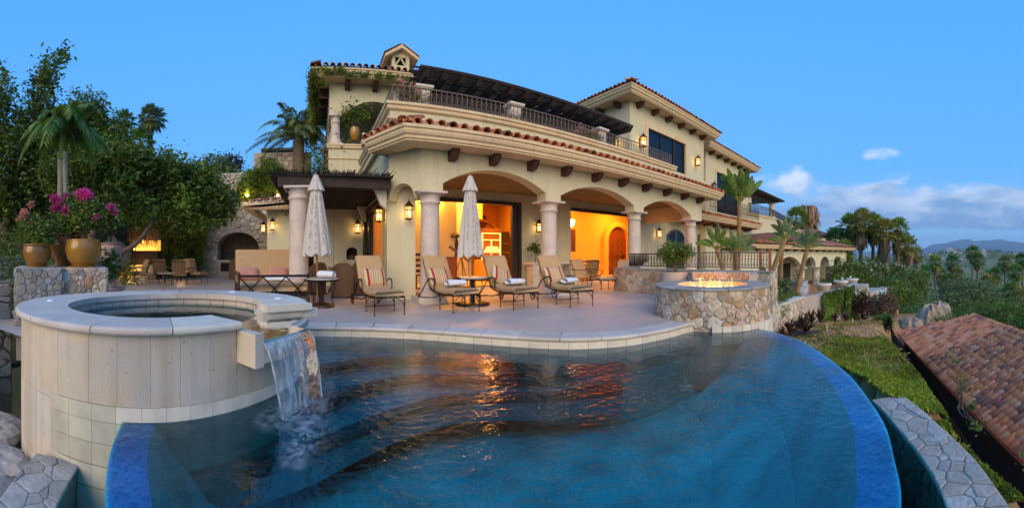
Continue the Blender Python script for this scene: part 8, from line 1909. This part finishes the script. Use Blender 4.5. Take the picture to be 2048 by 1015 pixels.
# hanging creepers on the tall retaining wall
cv = thing('hanging_creeper', 'curtain of bright green creeper hanging over the tall retaining wall', 'climbing plant', (0, 0, 0))
def hang(a, b, z0, depth, n, m, seed, name='foliage', thick=.12):
    r = np.random.default_rng(seed); t = r.random(n); a = np.array(a); b = np.array(b); lim = depth*(.55+.45*np.sin(t*9+seed)**2); q = r.random(n)**.9
    P = np.zeros((n, 3)); P[:, :2] = a[None]+(b-a)[None]*t[:, None]; P[:, 2] = z0-q*lim; nn = np.array([(b-a)[1], -(b-a)[0]]); nn = nn/np.linalg.norm(nn); P[:, :2] += nn[None]*(r.random(n)[:, None]*thick+.03)*(1.2-q[:, None]*.4)
    V, F = leaves(P, .11, flat=.5, droop=1.2, aspect=.5, rng=r); return npobj(name, V, F, m, cv)
hang((16.5, 3.40), (18.0, 3.08), -.5, 2.6, 4200, 'leaf_bright', 1); hang((17.8, 3.10), (19.9, 2.68), -.5, 1.3, 2600, 'leaf_mid', 2); hang((19.0, 2.70), (21.0, 2.50), -.5, 2.6, 3600, 'leaf_mid', 3); hang((21.0, 2.5), (25.0, 2.35), -1.15, 1.8, 3500, 'leaf_yellowish', 4, thick=.3); hang((28.3, 1.9), (29.4, 1.7), -1.9, 2.0, 900, 'leaf_mid', 5)
# dark red cordylines in the bare soil by the wall, stakes, potted shrub
def cordyline(label, x, y, h, seed):
    t = thing('cordyline', label, 'plant', (x, y, zr(x, y)), 0, 'red leaved plants along the low wall'); r = random.Random(seed); mb = MB()
    for i in range(22):
        a_ = r.uniform(0, 6.28); e = r.uniform(.5, 1.45); L_ = h*r.uniform(.5, .95); d = Vector((cos(a_)*cos(e), sin(a_)*cos(e), sin(e))); s = Vector((-sin(a_), cos(a_), 0))*.04*h*2; b_ = Vector((0, 0, h*r.uniform(.05, .3)))
        mb.add([b_-s*.3, b_+s*.3, b_+d*L_*.5+s, b_+d*L_+Vector((0, 0, -.1*L_)), b_+d*L_*.5-s], [(0, 1, 2, 3, 4)])
    mb.build('leaf', 'leaf_red', t); mb = MB(); mb.tube([(0, 0, -.05), (0, 0, h*.4)], .015, 5); mb.build('stem', 'wood_trunk', t)
for i, (x, y, h, lb) in enumerate([(8.9, 2.9, .42, 'small red leaved plant nearest the fire pit corner'), (9.6, 3.05, .45, 'red leaved plant second from the fire pit corner'), (10.4, 3.1, .62, 'tall bronze leaved plant third from the fire pit corner'), (10.9, 2.75, .75, 'tallest dark red plant in the mulch ring'), (12.1, 3.2, .6, 'red leaved plant before the middle of the low wall'), (13.2, 3.1, .7, 'red leaved plant at the right end of the low wall'), (13.9, 2.9, .75, 'bronze leaved plant at the foot of the creeper wall'), (15.6, 2.6, .6, 'low red leaved plant under the hanging creeper'), (16.8, 2.3, .6, 'dark red plant right of the hanging creeper')]): cordyline(lb, x, y, h, i)
mb = MB(); mb.lathe([(0, .06), (.5, .05), (.62, 0)], 18); o = mb.build('mulch_ring', 'dark_soil'); o.location = (10.9, 2.7, zr(10.9, 2.7)+.01); setp(o, 'dark mulch ring round the tallest red plant', 'mulch')
pb = bush('dark reddish potted bush standing on the bare soil by the wall corner', (20.6, 1.9, zr(20.6, 1.9)+.25), [(0, 0, .5, .6, .5, .45), (0, 0, .95, .3, .3, .3)], 1100, .15, 'leaf_red', 70, cat='potted shrub', name='potted_shrub'); 
for i, x in enumerate((20.2, 20.6, 21.0)): add_simple('nursery_pot', ('black nursery pot left under the reddish bush', 'black nursery pot in the middle under the reddish bush', 'black nursery pot right under the reddish bush')[i], 'plant pot', lambda mb: mb.lathe([(0, 0), (.15, 0), (.2, .3), (.18, .3), (0, .25)], 12), 'black_iron', (x, 1.75, zr(x, 1.8)), group='black nursery pots')
for i, (x, y, lb) in enumerate([(8.35, 2.1, 'white stake just beyond the blue pool rim'), (11.6, 2.2, 'white stake in the grass before the red plants'), (16.0, 1.9, 'white stake in the bare soil'), (22, .2, 'white stake at the edge of the soil slope')]): add_simple('garden_stake', lb, 'stake', lambda mb: mb.tube([(0, 0, -.1), (0, 0, .22)], .018, 6), 'white_pot', (x, y, zr(x, y)), group='white irrigation stakes')
bush('green grass tuft on the soil slope near the roof corner', (17.5, .6, zr(17.5, .6)), [(0, 0, .3, .8, .5, .35)], 1500, .12, 'leaf_mid', 71, cr=.08)
bush('brown dry shrub on the slope below the plunge pool', (27, .8, zr(27, .8)), [(0, 0, .7, 1.3, .8, .8), (2.2, 0, .7, 1.2, .8, .8), (-1.6, 0, .5, .9, .6, .6)], 4000, .18, 'shrub_brown', 72)
bush('green shrub spilling down the slope right of the plunge pool', (35, 0.5, -3.4), [(0, 0, 1.2, 2.4, 1.5, 1.4), (2, -1.5, .6, 2, 1.5, 1)], 5000, .25, 'leaf_mid', 73, cr=.2)
for i, (x, y, s, lb) in enumerate([(27.5, -2.6, (2.2, 1.5, 1.3), 'large pale boulder at the edge of the slope'), (24.5, -1.0, (1.5, 1.0, .9), 'tan boulder on the slope above the neighbour roof'), (30.5, -3.6, (1.8, 1.2, 1.2), 'rock step below the large pale boulder'), (21.5, -.9, (.8, .6, .45), 'small pale rock near the roof corner'), (19.0, .0, (.9, .7, .6), 'rounded tan rock by the upper roof corner')]): boulder(lb, (x, y, zr(min(x, 44), max(y, -6.9))-.1 if y > -1.2 else -4.0), s, 30+i, 'rock', 'boulder', 'boulders on the slope')
for i, (x, y, z, r_, lb) in enumerate([(24.2, -3.0, -3.6, .75, 'round green clump nearest the ridge of the clay roof'), (25.6, -3.9, -4.0, .6, 'small round clump second from the clay roof'), (24.8, -4.6, -3.7, .5, 'smallest round clump beside the clay roof')]): bush(lb, (x, y, z), [(0, 0, .4, r_, r_, r_*.8)], 1200, .12, 'leaf_mid', 74+i, shell=.7, group='round clumps')
bush('leggy green weed growing from the dark wall in front of the clay roof', (6.6, -1.15, -1.5), [(0, 0, .55, .12, .1, .12), (.15, -.05, .3, .1, .1, .1), (-.35, -.15, .15, .12, .1, .12), (-.6, -.2, -.1, .14, .1, .1), (.3, 0, .75, .08, .08, .1)], 130, .09, 'leaf_mid', 78, shell=.1, cr=.05)
bush('green weeds at the lower right corner beside the wall', (3.6, -2.2, -2.0), [(0, 0, .5, .9, .6, .35), (1.2, -.2, .3, .8, .6, .3)], 3200, .07, 'leaf_bright', 79, cr=.06)

# ================================================================== neighbour's clay roof
nr = thing('neighbour_roof', 'large clay tiled roof below the slope at the right edge', 'roof', (0, 0, 0))
E0 = Vector((22.0, .0, -3.40)); E1 = Vector((4.0, -3.51, -3.40)); ed = (E1-E0).normalized(); el = (E1-E0).length; eo = Vector((ed.y, -ed.x, 0)); 
if eo.y > 0: eo = -eo
SL = .43; up = Vector((eo.x, eo.y, SL)); ul = up.length; RP = 3.35
mb = MB(); PK = E0+ed*3.9+up*RP; P2 = E1+up*RP
mb.add([E0-Vector((0, 0, .05)), E1-Vector((0, 0, .05)), P2-Vector((0, 0, .05)), PK-Vector((0, 0, .05))], [(0, 1, 2, 3)]); bk_ = eo*6.7; bz = Vector((0, 0, -.05))
mb.add([PK+bz, P2+bz, E1+bk_+bz, E0+bk_+bz], [(0, 1, 2, 3)]); mb.add([E0+bz, PK+bz, E0+bk_+bz], [(0, 1, 2)]); mb.build('roof_deck', 'roof_tile', nr)
mb = MB(); q0 = E0+ed*.2+eo*.45; q1 = E1+eo*.45; mb.add([q0+Vector((0, 0, .05)), q1+Vector((0, 0, .05)), q1-Vector((0, 0, 4)), q0-Vector((0, 0, 4))], [(0, 1, 2, 3)]); mb.add([E0+ed*.2+Vector((0, 0, -.06)), E1+Vector((0, 0, -.06)), q1+Vector((0, 0, -.1)), q0+Vector((0, 0, -.1))], [(0, 1, 2, 3)]); mb.build('side_wall', 'waterproofing', nr)
T2 = tile_mesh('roof_tile_piece', .36, .125, .11, .02, 5, 'roof_tile')
cand = []; pitch, rowp = .255, .285; nrow = int(RP*ul/rowp)+1; ncol = int(el/pitch)
for j in range(nrow):
    for i in range(ncol):
        s = (i+.5)*pitch; hgt = j*rowp/ul
        if hgt > RP or s < 3.9*hgt/RP: continue
        p = E0+ed*s+up*hgt; cand.append((hypot(p.x, p.y), p))
# hip face towards the slope
cand.sort(key=lambda c: c[0]); rzz = atan2(eo.y, eo.x)-pi/2; rr = random.Random(8); slope_a = math.atan(SL)
vis = [c for c in cand if atan2(c[1].x, c[1].y) < 1.95]; hid = [c for c in cand if atan2(c[1].x, c[1].y) >= 1.95]
for d_, p in vis[:300]:
    inst('roof_tile', T2, nr, (p.x, p.y, p.z+.01+rr.uniform(0, .012)), (slope_a+.035, rr.uniform(-.03, .03), rzz+rr.uniform(-.03, .03)), (rr.uniform(.96, 1.05), rr.uniform(.97, 1.05), 1))
tv = []; tf = []; rt = random.Random(10)
upn = up.normalized()
for d_, p in vis[300:]+hid: half_tube(p+Vector((0, 0, .01)), upn+Vector((0, 0, .03)), Vector((0, 0, 1)), .34, .118, 5)
npobj('roof_tiles', tv, tf, 'roof_tile_island', nr, kind='stuff')
for i in range(14):
    p = PK.lerp(P2, i/36); inst('ridge_tile', T2, nr, (p.x, p.y, p.z+.02), (0, 0, atan2(ed.y, ed.x)-pi/2), (1.1, 1.15, .8)) 
for i in range(12): p = E0.lerp(PK, i/12); inst('hip_tile', T2, nr, (p.x, p.y, p.z+.02), (.25, 0, atan2((PK-E0).y, (PK-E0).x)-pi/2), (1.05, 1.3, .7))

# ================================================================== far palms, houses, valley woods, mountain
t = thing('far_tiled_house', 'distant cream house with a low clay roof behind the palm cluster', 'house', (0, 0, 0)); mb = MB(); mb.box(52, 9.5, -2, 62, 16, 4.0); mb.build('wall', 'stucco_pale', t); mb = MB(); mb.add([(51, 8.7, 4.0), (63, 8.7, 4.0), (63, 17, 4.0), (51, 17, 4.0), (54, 12.8, 5.2), (60, 12.8, 5.2)], [(0, 1, 5, 4), (1, 2, 5), (2, 3, 4, 5), (3, 0, 4)]); mb.build('roof', 'roof_tile', t)
CL = [(50, 6.2, 7.0, 2.2, 3.0, 1, 'tall fan palm at the left of the palm cluster beyond the arcade'), (48, 4.6, 7.4, 2.1, 3.2, 3, 'tall fan palm in the middle of the palm cluster'), (51, 3.2, 7.2, 2.2, 2.6, 5, 'fan palm right of the middle of the palm cluster'), (47, 1.6, 6.2, 2.1, 3.6, 7, 'fan palm with the widest skirt of dry fronds in the cluster'), (49, -.2, 6.4, 2.0, 3.0, 9, 'fan palm at the right of the palm cluster'), (45, -1.4, 4.2, 1.7, 2.0, 11, 'lowest rightmost fan palm of the palm cluster'), (46, 6.6, 3.6, 1.9, 2.6, 13, 'short fan palm at the foot of the palm cluster, left')]
for x, y, zt, R, sk, sd_, lb in CL: fan_palm(lb, (x, y, -4), zt+2.0, R*.58, sd_, 'leaf_bright' if sd_ % 4 == 1 else 'leaf_yellowish', sk*1.2, 'fan palm cluster beyond the arcade', n=34, seg=12, r0=.3)
fan_palm('small fan palm just above the upper terrace railing', (56, 15.5, 0), 6.9, 1.3, 21, 'leaf_bright', 0, 'palms above the upper terrace', n=34)
fan_palm('green fan palm low behind the end of the upper terrace', (52, 8.6, -2), 5.2, 1.3, 23, 'leaf_mid', 0, 'palms above the upper terrace', n=36)
dd = thing('dead_palm', 'dead palm with drooping straw coloured fronds above the upper terrace', 'palm tree', (57.5, 14.6, 2)); mb = MB(); mb.tube([(0, 0, 0), (.3, 0, 3.5), (.2, 0, 6.2)], [.6, .75, .5], 10); mb.build('trunk', 'palm_trunk', dd); skirt((.9, -.9, 7.2), 4.2, 1.7, 'leaf_brown', dd, 3, 420); skirt((.2, 0, 7.2), 2.4, 1.1, 'leaf_brown', dd, 4, 120)
bush('dark rounded shrubs with white blossoms below the palm cluster', (41, 3.2, -4), [(0, 0, 2.4, 3.2, 2, 2.2), (2, -3, 2.2, 2.6, 2, 2.0), (-3, 2, 2.6, 2.4, 2, 2.0), (3, -5.4, 1.6, 2.2, 1.8, 1.8)], 12000, .3, 'leaf_dark', 85, cr=.25)
bl = thing('white_blossoms', 'scattered white blossoms on the dark shrubs below the palms', 'flowers', (39.5, 2.6, -4)); foliage('blossom', [(0, .5, 3.2, 2.2, 1.2, 1.4), (2, -2.6, 3.0, 1.8, 1.5, 1.4)], 260, .22, 'petal_white', bl, 4, shell=.95, clump=3, cr=.1)
# a few furniture pieces on the far terrace
for i, (x, y, lb) in enumerate([(33.2, 4.6, 'white far sunbed on the terrace of the right wing, beside the arcade end'), (34.5, 4.0, 'white far chair on the terrace of the right wing')]): add_simple('terrace_chair', lb, 'chair', lambda mb: (mb.box(-.5, -.3, .3, .5, .3, .42), mb.box(-.5, .25, .4, .5, .32, .95), mb.box(-.48, -.28, 0, -.42, -.22, .3), mb.box(.42, -.28, 0, .48, -.22, .3)), 'towel', (x, y, -1.75))
# valley palms (individual) and woods
PAL0 = None; rv = random.Random(17)
pal_px = [(1760, 520, 120, 5), (1800, 512, 130, 4), (1832, 505, 120, 5.5), (1870, 520, 90, 5), (1895, 560, 70, 6.5), (1915, 545, 85, 6), (1945, 500, 110, 7), (1955, 515, 95, 6), (1975, 560, 75, 7), (1990, 545, 80, 6.5), (1932, 590, 62, 5.5), (2010, 520, 85, 8), (2030, 540, 70, 8), (2045, 515, 80, 8), (1960, 590, 60, 6), (1985, 600, 58, 5.5), (2020, 580, 64, 7), (2040, 590, 60, 7), (1785, 545, 85, 4), (1905, 520, 140, 6), (1880, 545, 100, 5), (1850, 540, 110, 5)]
protos = []
for k in range(3):
    p = fan_palm('x', (0, 0, 0), 7.0, 1.35, 40+k, ('leaf_bright', 'leaf_mid', 'leaf_yellowish')[k], 3.0, 'palms in the valley', n=34, seg=9, r0=.28); protos.append(p)
ORD = 'first second third fourth fifth sixth seventh eighth ninth tenth eleventh twelfth thirteenth fourteenth fifteenth sixteenth'.split()
for i, (px, py, d_, hh) in enumerate(pal_px):
    az = (px-630)/740; x, y = d_*sin(az), d_*cos(az); ztop = CAMZ+(508-py)*d_/740; src = protos[i % 3]
    o = src if i < 3 else copy_tree(src)
    s_ = d_/85*.95 if d_ > 85 else .95
    o.location = (x, y, ztop-7.6*s_); o.scale = (s_, s_, s_); o.rotation_euler = (0, 0, i*1.3)
    row = sorted(q[0] for q in pal_px if (q[1] > 550) == (py > 550)); o['label'] = f"skirted fan palm in the valley, {ORD[row.index(px)]} from the left in the {'lower' if py > 550 else 'upper'} row"
vw = thing('valley_shrubs', 'x', 'trees'); bpy.data.objects.remove(vw)
L_ = []
for i in range(150):
    px = rv.uniform(1770, 2120); d_ = rv.choice((45, 55, 70, 85, 100, 130, 170)); az = (px-630)/740+rv.uniform(-.01, .01); r_ = d_*rv.uniform(.025, .045)
    L_.append((d_*sin(az), d_*cos(az), zv(d_*sin(az), d_*cos(az))+r_*.4, r_*1.2, r_*1.2, r_*.8))
foliage('valley_woods', [l for l in L_ if hypot(l[0], l[1]) < 75], 26000, .42, 'leaf_bright', None, 91, cr=.4, label='green scrub woods filling the valley below the slope', kind='stuff')
foliage('far_valley_woods', [l for l in L_ if hypot(l[0], l[1]) >= 75], 17000, .9, 'leaf_mid', None, 92, cr=.9, label='darker woods further down the valley', kind='stuff')
bush('large grey green tree crown below the valley palms', (50, -9.5, -9), [(0, 0, 4.5, 4.2, 4, 2.4), (4, -3, 4, 3.5, 3, 2.2), (-3, 2, 3.5, 3, 3, 2)], 16000, .30, 'leaf_blue', 93, cat='tree', cr=.3)
bush('dark green trees directly behind the ridge of the clay roof', (30, -9.2, -8), [(0, 0, 3.6, 3.2, 2.6, 1.9), (-4, -2.2, 3.4, 3, 2.6, 1.8), (3.5, 2.2, 3.2, 3, 2.4, 1.6), (-8, -4.5, 3.6, 3, 2.6, 2)], 22000, .22, 'leaf_mid', 94, cat='trees', cr=.2)
L_ = []
for i in range(520):
    az = rv.uniform(1.35, 2.2); d_ = rv.uniform(220, 1500)**1.0; r_ = rv.uniform(3, 6)*(1+d_/1200); x, y = d_*sin(az), d_*cos(az); L_.append((x, y, zv(x, y)+r_*.25, r_*1.6, r_*1.6, r_*.55))
foliage('distant_woods', L_, 38000, 3.2, 'leaf_mid', None, 95, cr=3, label='woods and scrub covering the flat valley as far as the hills', kind='stuff')
mb = MB(); mb.add([(x, y, -27.0) for x, y in [(330*sin(a_), 330*cos(a_)) for a_ in (1.73, 1.76, 1.80, 1.85, 1.92)] + [(190*sin(a_), 190*cos(a_)) for a_ in (1.92, 1.83, 1.755)]], [tuple(range(8))]); o = mb.build('water', 'leaf_blue'); setp(o, 'pale green lagoon water in the valley', None, None, 'structure')
mb = MB(); mb.add([(x, y, z) for x, y, z in [(100*sin(a_), 100*cos(a_), -17.4) for a_ in (1.76, 1.80, 1.84)] + [(150*sin(a_), 150*cos(a_), -21.0) for a_ in (1.86, 1.80, 1.75)]], [tuple(range(6))]); o = mb.build('sandy_path', 'rock'); setp(o, 'pale sandy track through the valley palms', None, None, 'structure')
# houses on the ridge
ra = random.Random(23)
for i in range(34):
    az = ra.choice((ra.uniform(1.66, 1.80), ra.uniform(1.80, 1.95), ra.uniform(1.60, 1.96))); d_ = ra.uniform(1150, 1500); x, y = d_*sin(az), d_*cos(az); z = zv(x, y)-1
    if i == 0: az = 1.715; d_ = 1200; x, y = d_*sin(az), d_*cos(az); z = zv(x, y)
    if i == 1: az = 1.765; d_ = 1220; x, y = d_*sin(az), d_*cos(az); z = zv(x, y)
    s_ = 2.0 if i == 0 else 1.4 if i == 1 else ra.uniform(.6, 1.1)
    t = thing('ridge_house', 'largest pale house with a red roof on the crest of the distant ridge' if i == 0 else 'second largest pale house, flat roofed, on the distant ridge' if i == 1 else 'tiny pale house scattered among others on the distant ridge', 'house', (x, y, z), -az+ra.uniform(-.4, .4), 'tiny houses on the distant ridge')
    mb = MB(); mb.box(-9*s_, -6, -3, 9*s_, 6, 6*s_); mb.box(-4*s_, -4, 6*s_, 5*s_, 4, 9*s_); mb.build('wall', 'cantera_pale', t); mb = MB(); mb.box(-7*s_, -6.2, 1.5, -4*s_, -6.05, 4.5*s_); mb.box(2*s_, -6.2, 1.5, 6*s_, -6.05, 4.5*s_); mb.build('window', 'frame_dark', t)
    if i == 0: mb = MB(); mb.add([(-5*s_, -5, 9*s_), (6*s_, -5, 9*s_), (6*s_, 5, 9*s_), (-5*s_, 5, 9*s_), (0, 0, 11.5*s_)], [(0, 1, 4), (1, 2, 4), (2, 3, 4), (3, 0, 4)]); mb.build('roof', 'roof_tile', t)
L_ = []
for i in range(70): az = ra.uniform(1.58, 1.98); d_ = ra.uniform(1050, 1500); x, y = d_*sin(az), d_*cos(az); L_.append((x, y, zv(x, y)+1, 14, 14, 4))
foliage('far_trees', L_, 6000, 4, 'leaf_dark', None, 96, cr=6, label='dark tree clumps among the houses on the ridge', kind='stuff')
V = [(d_*sin(a_), d_*cos(a_), zv(d_*sin(a_), d_*cos(a_))+.8) for d_ in (960, 1040, 1120, 1200, 1280) for a_ in [1.655+.17*i/14 for i in range(15)]]
npobj('ground', V, [(j*15+i, j*15+i+1, (j+1)*15+i+1, (j+1)*15+i) for j in range(4) for i in range(14) if (i*7+j*3) % 11 > 1 and not (j in (0, 3) and i in (0, 1, 13))], 'rock', smooth=True, label='bare tan hillside below the houses on the ridge', kind='structure')
# mountain range
prof = [(1.28, 60), (1.40, 110), (1.50, 120), (1.58, 60), (1.607, 70), (1.64, 190), (1.672, 330), (1.70, 360), (1.725, 400), (1.745, 450), (1.765, 470), (1.79, 430), (1.82, 440), (1.85, 455), (1.88, 420), (1.92, 370), (1.96, 330), (2.0, 300), (2.1, 220), (2.3, 150), (2.6, 60)]
V = []; na = 260; nr_ = 26
def ph(a_):
    for (a0, h0), (a1, h1) in zip(prof, prof[1:]):
        if a0 <= a_ <= a1: q = (a_-a0)/(a1-a0); q = q*q*(3-2*q); return h0+(h1-h0)*q
    return 40
for j in range(nr_+1):
    q = j/nr_; d_ = 8200+5200*q
    for i in range(na+1):
        a_ = 1.25+1.4*i/na; rid = sin(pi*min(1, q*1.0))**.8; h = ph(a_)*rid*(1+.05*sin(a_*60+q*9)*q+.04*sin(a_*140-q*15)*(1-q)+.015*sin(a_*260+q*31))-40
        V.append((d_*sin(a_), d_*cos(a_), h))
F = [(j*(na+1)+i, j*(na+1)+i+1, (j+1)*(na+1)+i+1, (j+1)*(na+1)+i) for j in range(nr_) for i in range(na)]
mat('mountain_green', (.10, .13, .08), .95, var=.3, scale=.004, coords='Object'); npobj('mountain', V, F, 'mountain_green', smooth=True, label='blue mountain range on the horizon', kind='structure')
# evening air
hm = bpy.data.materials.new('haze_air'); hm.use_nodes = True; nt = hm.node_tree; nt.nodes.clear(); pv = nt.nodes.new('ShaderNodeVolumePrincipled'); pv.inputs['Color'].default_value = (.42, .68, 1.0, 1); pv.inputs['Density'].default_value = HAZE; pv.inputs['Anisotropy'].default_value = 0; ou = nt.nodes.new('ShaderNodeOutputMaterial'); nt.links.new(pv.outputs[0], ou.inputs['Volume'])
MATS['haze_air'] = hm
if HAZE > 0:
    mb = MB(); mb.box(-2600, -7500, -60, 14500, 9000, 620); o = mb.build('haze', 'haze_air'); setp(o, 'thin blue evening haze over the valley', None, None, 'stuff')
